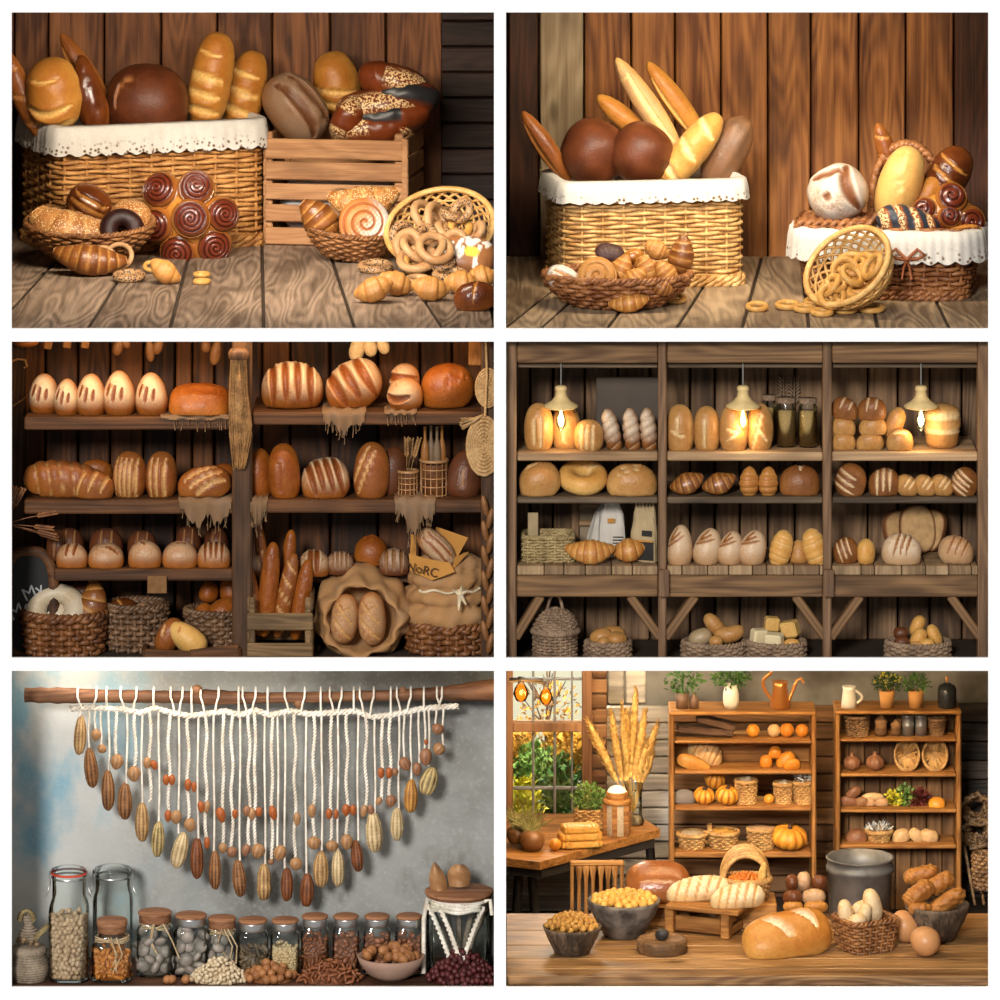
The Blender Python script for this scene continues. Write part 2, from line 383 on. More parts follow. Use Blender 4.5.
# ------------------------------------------------------------------ wicker
def plan(a, b, n=2.0, m=96):                 # closed plan curve resampled evenly
    t = np.linspace(0, 2*PI, 2001); c, s = np.cos(t), np.sin(t)
    P = np.stack([a*np.sign(c)*np.abs(c)**(2/n), b*np.sign(s)*np.abs(s)**(2/n)], -1)
    d = np.concatenate([[0], np.cumsum(np.linalg.norm(np.diff(P, axis=0), axis=1))]); q = np.arange(m)/m*d[-1]
    return np.stack([np.interp(q, d, P[:, i]) for i in (0, 1)], -1)
def nrm(P):
    T = np.roll(P, -1, 0)-np.roll(P, 1, 0); N = np.stack([T[:, 1], -T[:, 0]], -1); return N/(np.linalg.norm(N, axis=1)[:, None]+1e-9)
def weave(a, b, h, n=2.0, stakes=32, rows=18, r=None, fl=lambda u: 1.0, amp=None, z0=0, per=4, shell=True, stake_r=None, tall=1.0):
    mb = MB(); m = stakes*per; P = plan(a, b, n, m); N = nrm(P); r = r or h/rows*.5; amp = amp or r*1.0
    i = np.arange(m)
    for k in range(rows):
        u = (k+.5)/rows; f = fl(u); off = amp*np.cos(PI*i/per+PI*k)
        Q = P*f+N*off[:, None]
        mb.add(*tube(np.column_stack([Q, np.full(m, z0+h*u)+r*.25*np.sin(PI*i/per+k)]), r, 5, closed=True, flat=tall))
    sr = stake_r or r*.8
    for s in range(stakes):
        us = np.linspace(0, 1, 7); p = P[s*per]
        mb.add(*tube([(p[0]*fl(u), p[1]*fl(u), z0+h*u) for u in us], sr, 5))
    if shell:
        us = np.linspace(0, 1, 8); mm = len(P[::2]); Q = P[::2]-N[::2]*r*.9
        V = np.array([np.column_stack([Q*fl(u), np.full(mm, z0+h*u)]) for u in us]).reshape(-1, 3)
        mb.add(V, [f[::-1] for f in gridF(8, mm, True)])
        V2 = np.column_stack([np.vstack([Q*fl(0)*.99]), np.full(mm, z0+r*.5)]); mb.add(V2, [tuple(range(mm))])
    return mb
def braid(a, b, z, r, n=2.0, turns=40, m=240, strands=2, mb=None, amp=.8):
    mb = mb or MB(); P = plan(a, b, n, m); N = nrm(P); t = np.arange(m)/m*2*PI*turns
    for s in range(strands):
        ph = 2*PI*s/strands
        mb.add(*tube(np.column_stack([P+N*(amp*r*np.cos(t+ph))[:, None], z+amp*r*np.sin(t+ph)]), r, 5, closed=True))
    return mb
def basket(label, loc, a, b, h, n=2.0, stakes=32, rows=16, mat='wicker', rot=0, fl=lambda u: 1.0, rim=True, name='wicker_basket', r=None, rimr=None, group=None, per=4, turns=None, tall=1.0, tilt=None):
    t = thing(name, label, 'basket', loc, tilt or (0, 0, R(rot)), group)
    weave(a, b, h, n, stakes, rows, r, fl, per=per, tall=tall).obj('woven_body', mat, t)
    if rim:
        rr = rimr or h/rows*.7; braid(a*fl(1), b*fl(1), h, rr, n, turns or int(2*PI*a/rr/5.5)).obj('braided_rim', mat, t)
    return t
def lattice(label, loc, a, b, h, rot, mat='cane', fam=26, name='cane_basket', low=.45):
    t = thing(name, label, 'basket', loc, rot); mb = MB(); us = np.linspace(0, 1, 12)
    fr = lambda u: low+(1-low)*np.sin(u*PI/2)**.8
    for s in (1, -1):
        for k in range(fam):
            th = 2*PI*k/fam+s*us*1.15
            mb.add(*tube(np.column_stack([a*fr(us)*np.cos(th), b*fr(us)*np.sin(th), h*us]), .0065, 4, flat=.6))
    for u in (.02, .33, .66):
        Q = plan(a*fr(u), b*fr(u), 2, 48); mb.add(*tube(np.column_stack([Q, np.full(48, h*u)]), .006, 4, closed=True))
    mb.obj('cane_lattice', mat, t)
    m = MB(); Q = plan(a*low, b*low, 2, 40); V = np.vstack([np.column_stack([Q, np.full(40, .0)]), np.column_stack([Q, np.full(40, -.012)])])
    m.add(V, [tuple(range(40)), tuple(range(79, 39, -1))]+[(i, 40+i, 40+(i+1) % 40, (i+1) % 40) for i in range(40)]); m.obj('base', mat, t)
    m = MB(); Q = plan(a, b, 2, 64); m.add(*tube(np.column_stack([Q, np.full(64, h)]), .014, 8, closed=True, flat=.8)); m.obj('rim', mat, t)
    return t
def liner(parent, a, b, z, n, drop, mat='lace_cloth', inn=.06, sc_n=46, name='cloth_liner', lace=.55):
    m = 360; P = plan(a, b, n, m); N = nrm(P); i = np.arange(m)/m*2*PI; mb = MB(); rows = []; la = []
    ruf = .0018*np.sin(i*61)+.003*np.sin(i*17+1)
    sca = np.abs(np.sin(i*sc_n/2))
    for o, dz, l, k in ((-inn*.7, -inn*2.2, 0, 0), (-inn*.3, -.01, 0, .3), (.0, .022, 0, .4), (.026, .012, 0, .6), (.034, -drop*.3, 0, .9), (.036, -drop*(1-lace)-.004, .2, 1), (.038, -drop*.8, 1, 1), (.040, None, 1, 1.1)):
        zz = z+(dz if dz is not None else 0) if dz is not None else z-drop*(1+.16*sca)
        rows.append(np.column_stack([P+N*(o+ruf*k)[:, None], np.broadcast_to(zz, (m,))])); la.append(np.full(m, float(l)))
    V = np.concatenate(rows); V2 = np.concatenate([r-np.column_stack([N*.006, np.zeros(m)]) for r in rows])
    nr = len(rows); F = gridF(nr, m, True); F2 = [f[::-1] for f in gridF(nr, m, True, off=len(V))]
    mb.add(np.concatenate([V, V2]), F+F2, lace=np.concatenate(la+la)); return mb.obj(name, mat, parent)
XL = [-2.24, -.02]                           # inner side faces of the niche being built
def planks_x(name, px_edges, y, z0, z1, mat, thick=.05, gap=.008, seed=0, rn=None, kind='structure', parent=None):
    rs = np.random.RandomState(seed); mb = MB()
    for i, (p, q) in enumerate(zip(px_edges[:-1], px_edges[1:])):
        x0, x1 = max(at(p, 500, y).x+gap/2, XL[0]), min(at(q, 500, y).x-gap/2, XL[1])
        V, F = cbox(((x0+x1)/2, y+thick/2+rs.rand()*.01, (z0+z1)/2), (x1-x0, thick, z1-z0), .006)
        mb.add(V, F, rnd=rn[i] if rn else rs.rand())
    o = mb.obj(name, mat, parent, smooth=False)
    if kind: o['kind'] = kind
    return o
def board(name, c, s, mat, parent=None, rot=None, b=.005, rnd=None, loc=None):
    V, F = cbox(c, s, b, rot); SEED[0] += 1
    return MB().add(V, F, rnd=random.Random(SEED[0]).random() if rnd is None else rnd).obj(name, mat, parent, smooth=False)
def pxz(py): return ZC+(500-py)*U
# ------------------------------------------------------------------ materials list
D_('white_paint', m_plain, (.93, .93, .93), .6, .1, amt=0, bump=0)
D_('golden', m_bread, (.38, .13, .018), (.68, .33, .065), (.8, .5, .16))
D_('golden_pale', m_bread, (.55, .25, .05), (.78, .48, .15), (.85, .62, .28))
D_('rye_dark', m_bread, (.085, .022, .008), (.2, .056, .018), (.4, .16, .05), sc_=22, spec=.3)
D_('baguette_brown', m_bread, (.16, .04, .008), (.42, .15, .03), (.5, .22, .06), rough=.35)
D_('rye_flour', m_bread, (.11, .04, .014), (.34, .15, .055), (.13, .045, .015), (.56, .42, .29), .06, sc_=22)
D_('glossy_brown', m_bread, (.07, .014, .004), (.26, .075, .014), (.55, .24, .05), rough=.22, spec=.55)
D_('croissant_golden', m_bread, (.33, .11, .018), (.66, .31, .075), (.74, .42, .13))
D_('croissant_brown', m_bread, (.13, .035, .007), (.42, .16, .035), (.6, .3, .08), rough=.32, spec=.5)
D_('mini_pastry', m_bread, (.4, .16, .035), (.64, .33, .1), (.5, .22, .05))
D_('sesame', m_bread, (.3, .1, .02), (.6, .28, .08), (.65, .35, .1), seeds=[((.8, .62, .35), 120, .3)])
D_('ring_plain', m_bread, (.4, .2, .08), (.62, .4, .2), (.5, .3, .1))
D_('ring_poppy', m_bread, (.36, .18, .07), (.6, .38, .18), (.5, .3, .1), seeds=[((.02, .018, .025), 105, .38)])
D_('ring_gold', m_bread, (.5, .24, .05), (.76, .46, .15), (.6, .35, .1), rough=.3)
D_('swirl_dark', m_attr, (.13, .022, .008), [('edge', (.34, .12, .02), 0), ('cut', (.035, .008, .004), 0)], .22, 20, .3, .6)
D_('bun_gold', m_bread, (.32, .1, .014), (.62, .28, .05), (.5, .2, .03), rough=.25, spec=.5)
D_('swirl_sugar', m_attr, (.55, .2, .05), [('sugar', (.74, .7, .66), 0), ('cut', (.28, .08, .02), 0)], .5, 20, .4)
D_('braid_seed', m_attr, (.17, .035, .008), [('sesame', (.72, .52, .26), 110), ('poppy', (.02, .02, .022), 0), ('cut', (.6, .28, .06), 0)], .36, 18, .5, .35)
D_('choc', m_bread, (.018, .005, .004), (.05, .014, .012), (.01, .004, .003), sc_=40, rough=.4)
D_('glazed', m_attr, (.3, .12, .04), [('icing', (.68, .64, .58), 0), ('custard', (.75, .55, .06), 0)], .4, 24, .4)
D_('wicker', m_strand, (.3, .12, .03), (.62, .32, .1))
D_('wicker_dark', m_strand, (.14, .05, .015), (.34, .15, .05))
D_('cane', m_strand, (.5, .26, .07), (.72, .44, .16))
D_('wall1', m_wood, (.07, .022, .008), (.36, .14, .05), rnd=.5)
D_('wall1_dark', m_wood, (.02, .011, .009), (.055, .03, .024), axis=0, scale=1.3)
D_('floor1', m_wood, (.1, .066, .042), (.38, .27, .19), axis=1, knots=.35, grain=.5, c3=(.08, .05, .032))
D_('crate_wood', m_wood, (.3, .135, .055), (.52, .28, .125), axis=0, scale=1.5, knots=.8)
D_('lace_cloth', m_cloth, (.66, .63, .58), dots=48)
D_('linen', m_cloth, (.78, .76, .74))
D_('dark_inside', m_plain, (.05, .035, .025), .8, .1)

# ------------------------------------------------------------------ the cabinet: face frame, decks, sides, back
XO = 2.26
mb = MB()
for p0, p1 in ((-60, 12), (328, 341), (657, 670), (986, 1060)):
    mb.add(*box((0, -.008, (pxz(p0)+pxz(p1))/2), (2*XO+.1, .016, (p1-p0)*U)))
for p0, p1 in ((-70, 12), (494, 506), (988, 1070)):
    for q0, q1 in ((12, 328), (341, 657), (670, 986)):
        mb.add(*box((((p0+p1)/2-500)*U, -.008, (pxz(q0)+pxz(q1))/2), ((p1-p0)*U, .016, (q1-q0)*U)))
struct(mb.obj('trim_1', 'white_paint', smooth=False))
for nm, z, t in (('ceiling_top', pxz(12)+.04, .06), ('floor_upper_deck', pxz(334)+.0, .03), ('floor_middle_deck', pxz(668), .012), ('floor_bottom_deck', pxz(1060), .06)):
    struct(MB().add(*box((0, 1.62, z), (2*XO, 3.2, t))).obj(nm, 'dark_inside', smooth=False))
for nm, x in (('wall_left', -XO), ('wall_right', XO), ('wall_center', 0)):
    struct(MB().add(*box((x, 1.62, ZC), (.036, 3.2, 4.5))).obj(nm, 'dark_inside', smooth=False))
struct(MB().add(*box((0, 3.24, ZC), (2*XO, .04, 4.5))).obj('wall_back', 'dark_inside', smooth=False))
struct(MB().add(*box((0, .68, pxz(503.5)), (2*XO, .02, 1.28))).obj('wall_middle_backing', 'dark_inside', smooth=False))

# ------------------------------------------------------------------ NICHE 1: wicker chest and slatted crate of bread
Z1 = pxz(328); YB1 = 3.02
added_fill(230, 11, .35, 105, (-1.0, 2.2, Z1+.45))
def fan_floor(name, lines, z, mat, y0=.0, y1=3.0, th=.03, seed=3):
    rs = np.random.RandomState(seed); mb = MB(); L = []
    for xa, pa, xb, pb in lines:
        A, Bq = onz(xa, pa, z), onz(xb, pb, z); f = lambda y: A.x+(Bq.x-A.x)*(y-A.y)/(Bq.y-A.y); L.append(tuple(min(max(v, XL[0]-.003), XL[1]+.003) for v in (f(y0), f(y1))))
    g = .007
    for (a0, a1), (b0, b1) in zip(L[:-1], L[1:]):
        q = np.array([(a0+g, y0), (b0-g, y0), (b1-g, y1), (a1+g, y1)])
        i = np.array([(a0+g+.004, y0), (b0-g-.004, y0), (b1-g-.004, y1), (a1+g+.004, y1)])
        V = np.vstack([np.column_stack([q, np.full(4, z-th)]), np.column_stack([q, np.full(4, z-.004)]), np.column_stack([i, np.full(4, z)])])
        F = [(8, 9, 10, 11)]+[(k, (k+1) % 4, 4+(k+1) % 4, 4+k) for k in range(4)]+[(4+k, 4+(k+1) % 4, 8+(k+1) % 4, 8+k) for k in range(4)]
        mb.add(V, F, rnd=rs.rand())
    return struct(mb.obj(name, mat, smooth=False))
planks_x('wall_bread_chest_back', [-40, 14, 48, 104, 161, 217, 272, 330, 386, 443], YB1, Z1-.02, pxz(12)+.008, 'wall1', seed=4, rn=[.1, .15, .5, .35, .7, .1, .6, .25, .55])
mb = MB()
for i in range(11):
    V, F = cbox((at(471, 500, YB1-.03).x, YB1, Z1+.055+i*.115), (.27, .05, .108), .006); mb.add(V, F, rnd=random.Random(i).random())
struct(mb.obj('wall_dark_board_panel', 'wall1_dark', smooth=False))
fan_floor('floor_bread_chest', [(-60, 300, -20, 260), (12, 308, 47, 270), (88, 328, 118, 280), (170, 328, 187, 262), (264, 328, 262, 245), (355, 328, 331, 255), (443, 328, 418, 290), (530, 328, 510, 290), (640, 328, 620, 290)], Z1, 'floor1', y1=3.0)

C0 = np.array(onz(57, 256, Z1))[:2]; yw = R(20); u_ = np.array([math.cos(yw), math.sin(yw)]); v_ = np.array([-u_[1], u_[0]])
cc = C0+u_*.475+v_*.30
bk = basket('large honey wicker chest edged with white lace and packed with upright loaves', (*cc, Z1), .475, .30, .54, n=9, stakes=30, rows=25, rot=20, rim=False, name='wicker_chest', r=.0098, per=5)
liner(bk, .478, .303, .540, 9, .095)
mb = MB()
for z in (.012, .035): mb = braid(.48, .305, z, .014, 9, 30, mb=mb)
mb.obj('foot_braid', 'wicker', bk)
yb = lambda px: 2.2+(px-57)/205*.34
I1 = 'in the lace-edged chest'
bread('brown baguette end cut off by the niche edge '+I1, 'baguette_brown', 21, 95, yb(20)+.05, 100, 24, A=112, lean=25, name='baguette', cuts=sl(3, .1), ex=1.8)
bread('oval golden loaf with two pale slashes, beside the crossed baguettes '+I1, 'golden', 51, 95, yb(50)-.05, 74, 56, A=97, lean=18, cuts=[(-.3, -.8, -.15, .8, .09, .2), (-.72, -.7, -.6, .75, .09, .2), (.45, -.5, .5, .5, .04, .1)])
bread('slim dark baguette leaning behind a shorter one '+I1, 'baguette_brown', 85, 76, yb(85)+.14, 98, 24, A=122, lean=25, name='baguette', ex=1.7, cuts=ln([.25], .15))
bread('shiny ridged brown baguette in front of the slim one '+I1, 'glossy_brown', 88, 96, yb(88)-.05, 84, 30, A=104, lean=20, name='baguette', ex=2.0, taper=-.3, rough=.05)
bread('round dark rye boule with one curved slash '+I1, 'rye_dark', 146, 101, yb(146)-.06, 84, 80, 62, A=0, lean=20, cuts=[(-.7, -.3, .02, .5, .028, .26)], rough=.006)
bread('tall golden loaf with three pale slashes, the taller of the pair '+I1, 'golden', 209, 81, yb(209)-.03, 98, 42, A=80, lean=18, cuts=[(-.62, -.75, -.56, .8, .12), (-.3, -.75, -.22, .8, .13), (.06, -.75, .14, .8, .13), (.55, -.5, .6, .5, .04)], ex=2.6)
bread('shorter golden loaf with wide slashes at the end of the row '+I1, 'golden', 244, 92, yb(244)+.08, 84, 38, A=78, lean=18, cuts=[(-.5, -.8, -.35, .8, .13), (-.05, -.8, .08, .8, .13), (.4, -.7, .5, .7, .1)], ex=2.6)

# slatted crate
cr = np.array(onz(404, 248, Z1))[:2]; ca = R(-9); cu = np.array([math.cos(ca), math.sin(ca)]); cv = np.array([-cu[1], cu[0]])
ct = thing('wooden_crate', 'slatted pine crate carrying three loaves beside the wicker chest', 'crate', (*cr, Z1), (0, 0, ca))
CL, CW, CH = .62, .46, .495
for i, (p0, p1) in enumerate(((139, 159), (162, 180), (184, 200), (205, 222), (228, 245))):
    z0, z1 = (246-p1)*.00438, (246-p0)*.00438; zc, hh = (z0+z1)/2, z1-z0
    board('slat', (-CL/2, 0, zc), (CL, .02, hh), 'crate_wood', ct); board('slat', (-CL/2, CW, zc), (CL, .02, hh), 'crate_wood', ct)
    board('slat', (.0, CW/2, zc+.01), (.018, CW, hh), 'crate_wood', ct); board('slat', (-CL, CW/2, zc+.01), (.018, CW, hh), 'crate_wood', ct)
for x, y in ((-.005, .03), (-CL+.03, .03), (-.005, CW-.03), (-CL+.03, CW-.03)): board('corner_post', (x-.02, y, CH/2), (.04, .035, CH), 'crate_wood', ct)
board('corner_strip', (.006, -.004, CH/2-.01), (.03, .026, CH-.02), 'crate_wood', ct)
board('bottom_board', (-CL/2, CW/2, .02), (CL, CW, .02), 'crate_wood', ct)
cl = MB(); cl.add(*cbox((0, 0, 0), (CL-.1, CW-.1, .22), .05)); cloth1 = cl.obj('folded_cloth', 'linen'); tag(cloth1, 'white linen folded inside the slatted crate, seen between slats', 'cloth')
cloth1.location = (*(cr-cu*CL/2+cv*CW/2), Z1+.17); cloth1.rotation_euler = (0, 0, ca)
yc = 2.52
bread('oval rye loaf with a floured ridge, lying on the slatted crate', 'rye_flour', 298, 107, yc, 76, 56, 50, A=-52, lean=25, cuts=[(-.85, -.25, .85, -.3, .10, .05), (-.85, .35, .85, .45, .06)], flour=.25)
bread('round golden loaf with two slashes behind the rye loaf on the crate', 'golden', 335, 85, yc+.22, 66, 46, A=105, lean=18, cuts=[(-.35, -.9, .05, .8, .08), (-.8, -.8, -.35, .8, .08)])
t = thing('braided_loaf', 'large dark glossy braided loaf with sesame and poppy bands on the crate', 'bread', at(380, 104, yc))
for i, (px, py, L, W, A, kd) in enumerate(((392, 82, 70, 38, -14, 0), (405, 96, 70, 36, -8, 1), (383, 106, 94, 40, 8, 0), (388, 118, 86, 36, 6, 1), (372, 130, 86, 34, 4, 0), (350, 118, 48, 34, 60, 0))):
    k = K(yc); V, F, At = loaf_mesh(L*k, W*k, 34*k, seed=50+i, rough=.03, bend=.04)
    X = V[:, 0]/(L*k); band = np.clip(1-np.abs(V[:, 1]/(W*k))*3.2, 0, 1)*(V[:, 2] > 0)
    At['sesame' if kd == 0 else 'poppy'] = np.clip(band*2.4, 0, 1)*(np.sin(X*5+i) > -.6)
    m = MB().add(V, F, **At).obj('dough_strand', 'braid_seed', t); m.rotation_euler = Rm(A, 20).to_euler(); m.location = at(px, py, yc-.01*i)-at(380, 104, yc)

# wicker bowl of buns
flb = lambda u: .58+.42*np.sin(min(u, 1)*PI/2)
b1 = basket('shallow wicker bowl of buns in front of the lace-edged chest', at(90, 262, 1.76)+Vector((0, 0, 0)), .275, .235, .15, stakes=36, rows=12, mat='wicker_dark', fl=flb, r=.0075, rimr=.0075, name='wicker_bowl', tilt=(R(8), 0, 0)); b1.location.z = Z1+.04
IB = 'in the wicker bowl before the chest'
croissant('big sesame croissant '+IB, 'sesame', 68, 232, 1.68, 78, 46, A=-14, lean=35, bend=.22, seg=5, step=.14, tip=.5)
o = bread('twisted dark brown bun standing at the back '+IB, 'glossy_brown', 88, 206, 1.86, 46, 40, 30, A=150, lean=15, cuts=ln([-.5, -.1, .3, .65], .05, .8), name='sweet_bun')
bread('sesame seed bun leaning behind the chocolate doughnut '+IB, 'sesame', 130, 220, 1.80, 44, 42, 28, A=0, lean=15, name='seed_bun')
ring('dark chocolate doughnut '+IB, 'choc', 122, 231, 1.66, 46, 19, (R(72), R(6), 0), name='doughnut', cat='doughnut')

# pull-apart bread of seven rosettes
t = thing('pull_apart_bread', 'glossy pull-apart bread of dark rosettes leaning on the lace-edged chest', 'bread', at(190, 219, 2.02))
k = K(2.0); V, F = ell((0, 0, 0), (66*k, 50*k, 66*k), 32, 20); V = lump(V, .05, 3/(40*k), 4)
MB().add(V, F, brown=.5).obj('dough_base', 'bun_gold', t)
for i, (px, py, r) in enumerate(((165, 189, 20), (198, 186, 19), (194, 213, 20), (162, 221, 19), (222, 211, 19), (182, 245, 20), (214, 240, 20))):
    V, F, At = swirl_mesh(r*k, 19*k, 4.2)
    dx, dz = px-192, 216-py
    m = MB().add(V, F, **At).obj('rosette', 'swirl_dark', t)
    n = Vector((dx*.014, -1, dz*.011+.12)).normalized(); m.rotation_euler = n.to_track_quat('Z', 'Y').to_euler()
    m.location = Vector((dx*k, -.085+(dx*dx+dz*dz)*.00006, dz*k))

# loose pastries on the floor
F1 = 'on the grey floor boards'
croissant('large glossy croissant '+F1+' before the wicker bowl', 'croissant_brown', 89, 273, 1.42, 74, 34, A=-8, lean=50, bend=.12, seg=8, on=Z1)
for px, py, d, r, rot, lb, mt in ((104, 258, 26, 5.5, (R(70), 0, R(20)), 'beige bread ring propped against the bowl beside the glossy croissant', 'ring_plain'), (119, 256, 30, 5, (R(60), R(20), R(-20)), 'larger beige bread ring propped behind the flat floury one', 'ring_plain'),
                                 (152, 266, 19, 4.5, (R(25), 0, 0), 'small bread ring tilted behind the mini croissant', 'ring_gold')):
    ring(lb, mt, px, py, 1.50, d, r, rot)
ring('flat poppy-dusted bread ring lying beside the glossy croissant', 'ring_poppy', 129, 275, yon(281, Z1), 33, 8, (R(6), 0, 0), on=Z1)
croissant('mini pastry twist lying next to the poppy-dusted ring', 'mini_pastry', 165, 275, yon(284, Z1), 34, 24, A=-35, lean=40, bend=.1, seg=4, on=Z1, name='pastry_twist')
ring('small golden ring, upper of the two lying alone '+F1, 'ring_gold', 202, 279, yon(279, Z1), 18, 5, on=Z1+.01)
ring('small golden ring, nearer of the two lying alone '+F1, 'ring_gold', 202, 284, yon(284, Z1), 18, 5.5, on=Z1)

b2 = basket('shallow brown bowl holding croissants and a sugared swirl before the crate', at(352, 250, 1.9), .2, .17, .12, stakes=30, rows=9, mat='wicker_dark', fl=flb, r=.0075, rimr=.0075, name='wicker_bowl', tilt=(R(6), R(4), 0)); b2.location.z = Z1+.02
IC = 'in the bowl before the crate'
croissant('dark curled croissant standing upright '+IC, 'croissant_brown', 320, 221, 1.86, 52, 36, A=128, lean=15, bend=.08, seg=6)
croissant('wide seeded croissant behind the sugared swirl '+IC, 'sesame', 364, 203, 1.98, 74, 36, A=4, lean=25, bend=.2, seg=6)
k = K(1.8); V, F, At = swirl_mesh(26*k, 14*k, 3.0, 48, 64); At['sugar'] = np.clip(.25+V[:, 0]/(26*k)*.9+At['edge']*.3-V[:, 1]/(26*k)*.5+.35*np.sin(V[:, 0]*310)*np.sin(V[:, 1]*270+1), 0, 1)*(1-At['cut'])
o = MB().add(V, F, **At).obj('swirl_pastry', 'swirl_sugar'); tag(o, 'round swirl pastry dusted with icing sugar '+IC, 'pastry'); put(o, 364, 224, 1.8, (R(76), R(8), R(8)))

lt = lattice('open cane basket tipped over so bread rings spill out before the crate', at(440, 229, 1.78), .232, .232, .17, (R(36), R(-10), 0)); ax = (Euler((R(36), R(-10), 0)).to_matrix() @ Vector((0, 0, 1)))
lt.location = at(440, 227, 1.72)-ax*.17
rs = random.Random(5); G = 'bread rings spilling from the tipped cane basket'
spill = [(425, 216, 36, 0), (436, 221, 40, 0), (452, 214, 26, 1), (462, 211, 28, 1), (460, 228, 27, 2), (477, 231, 24, 0), (447, 232, 30, 0), (434, 235, 34, 0), (441, 241, 30, 1), (425, 240, 34, 1), (408, 245, 34, 0), (403, 236, 30, 1), (416, 250, 38, 0), (455, 243, 30, 0), (430, 254, 44, 0), (418, 259, 44, 0), (441, 262, 30, 1), (435, 248, 40, 0)]
for i, (px, py, d, kd) in enumerate(spill):
    o = ring('beige bread ring in the heap spilling from the tipped cane basket', ('ring_plain', 'ring_poppy', 'ring_gold')[kd], px, py, 1.66-.012*i+(0 if py < 245 else -.08), d, 8.5, (R(rs.uniform(20, 80)), R(rs.uniform(-30, 30)), R(rs.uniform(-70, 70))), group=G)
for px, py, d, r, kd, lb in ((375, 269, 36, 8, 1, 'poppy seed ring lying alone in front of the brown bowl'), (379, 281, 18, 5, 2, 'tiny golden ring behind the two mini croissants'), (414, 273, 26, 8, 2, 'golden ring standing before the spilled poppy rings'), (438, 266, 36, 8, 1, 'poppy seed ring at the foot of the spilled heap'), (450, 277, 36, 8, 1, 'poppy seed ring nearest to the iced bun'), (418, 282, 28, 7, 0, 'plain ring between the mini croissants under the spilled heap')):
    ring(lb, ('ring_plain', 'ring_poppy', 'ring_gold')[kd], px, py, yon(py+3, Z1), d, r, (R(62), 0, R(25)) if px == 414 else (R(8), 0, 0), on=Z1)
for px, py, L, W, A, lb in ((374, 294, 40, 27, 20, 'mini croissant nearest the floor gap, first of the front row'), (396, 287, 36, 26, -20, 'mini croissant tucked behind the first of the front row'), (430, 292, 38, 27, -10, 'mini croissant under the spilled poppy rings'), (461, 285, 34, 26, 0, 'mini croissant below the iced bun'), (481, 280, 30, 26, 10, 'mini croissant partly cut off by the frame below the iced bun')):
    croissant(lb, 'mini_pastry', px, py, yon(py+9, Z1), L, W, A=A, lean=40, bend=.1, seg=5, on=Z1, step=.3)
k = K(1.45); V, F, At = loaf_mesh(54*k, 42*k, 26*k, seed=9, ex=3, ey=3, nu=80, nv=80)
X, Y = V[:, 0]/(27*k), V[:, 1]/(21*k); rsn = np.random.RandomState(3); ic = np.zeros(len(V))
for _ in range(13):
    a, b, an, l = rsn.uniform(-.9, .9), rsn.uniform(-.9, .9), rsn.uniform(.5, 2.2), rsn.uniform(.2, .5)
    tx, ty = math.cos(an), math.sin(an); q = np.clip((X-a)*tx+(Y-b)*ty, -l, l); ic = np.maximum(ic, np.hypot(X-a-q*tx, Y-b-q*ty) < .085)
At['icing'] = ic*(V[:, 2] > 0)*1.0; At['custard'] = ((np.hypot(X-.1, Y) < .27) & (V[:, 2] > 0))*1.0; At['icing'] *= 1-At['custard']
o = MB().add(V, F, **At).obj('iced_bun', 'glazed'); tag(o, 'brown bun with white icing streaks and a yellow custard centre', 'bun'); put(o, 468, 258, 1.5, Rm(-8, 30))
bread('shiny dark brown bun with a pale seam in the corner '+F1, 'glossy_brown', 475, 299, yon(310, Z1), 44, 30, 26, A=6, lean=60, cuts=[(-.1, -.9, .25, .9, .05)], on=Z1, name='sweet_bun', foot=.05)
# ------------------------------------------------------------------ NICHE 2: tall wicker chest of dark boules, gift basket, tipped cane basket
D_('wall2', m_wood, (.12, .036, .01), (.52, .21, .06), rnd=.45, c3=(.05, .016, .006))
D_('wall2_dark', m_wood, (.022, .008, .004), (.09, .03, .012), rnd=.4)
D_('wall2_pale', m_wood, (.2, .13, .07), (.5, .38, .24), rnd=.3, c3=(.11, .065, .035))
D_('floor2', m_wood, (.15, .1, .06), (.48, .34, .21), axis=1, knots=.35, grain=.5, c3=(.1, .06, .035))
D_('wicker_light', m_strand, (.45, .22, .06), (.78, .5, .2))
D_('wicker_brown', m_strand, (.15, .045, .014), (.4, .17, .06))
D_('ribbon', m_plain, (.25, .07, .02), .6)
D_('floury', m_bread, (.3, .14, .06), (.5, .3, .16), (.2, .07, .025), (.72, .64, .54), .35, sc_=18)
D_('pale_loaf', m_bread, (.66, .36, .1), (.82, .55, .2), (.75, .48, .16))
XL[:] = [.02, 2.24]
Z2 = Z1; YB2 = 2.0
added_fill(720, 11, .3, 60, (.9, 1.7, Z2+.4), (1, .85, .62))
planks_x('wall_dark_planks', [470, 508, 539], YB2, Z2-.02, pxz(12)+.008, 'wall2_dark', seed=3)
planks_x('wall_pale_plank', [539, 584], YB2, Z2-.02, pxz(12)+.008, 'wall2_pale', seed=4)
planks_x('wall_orange_planks', [584, 631, 675, 721, 768, 811, 859, 906, 954], YB2, Z2-.02, pxz(12)+.008, 'wall2', seed=5, rn=[.25, .55, .15, .6, .75, .4, .6, .35])
planks_x('wall_dark_end_plank', [954, 1030], YB2, Z2-.02, pxz(12)+.008, 'wall2_dark', seed=8)
fan_floor('floor_gift_basket', [(380, 320, 450, 262), (506, 311, 545, 287), (540, 328, 572, 300), (607, 328, 634, 292), (676, 328, 702, 288), (742, 328, 760, 262), (809, 328, 806, 300), (878, 328, 872, 300), (950, 328, 936, 300), (1020, 328, 1010, 290), (1100, 328, 1080, 290)], Z2, 'floor2', y1=2.02, seed=7)
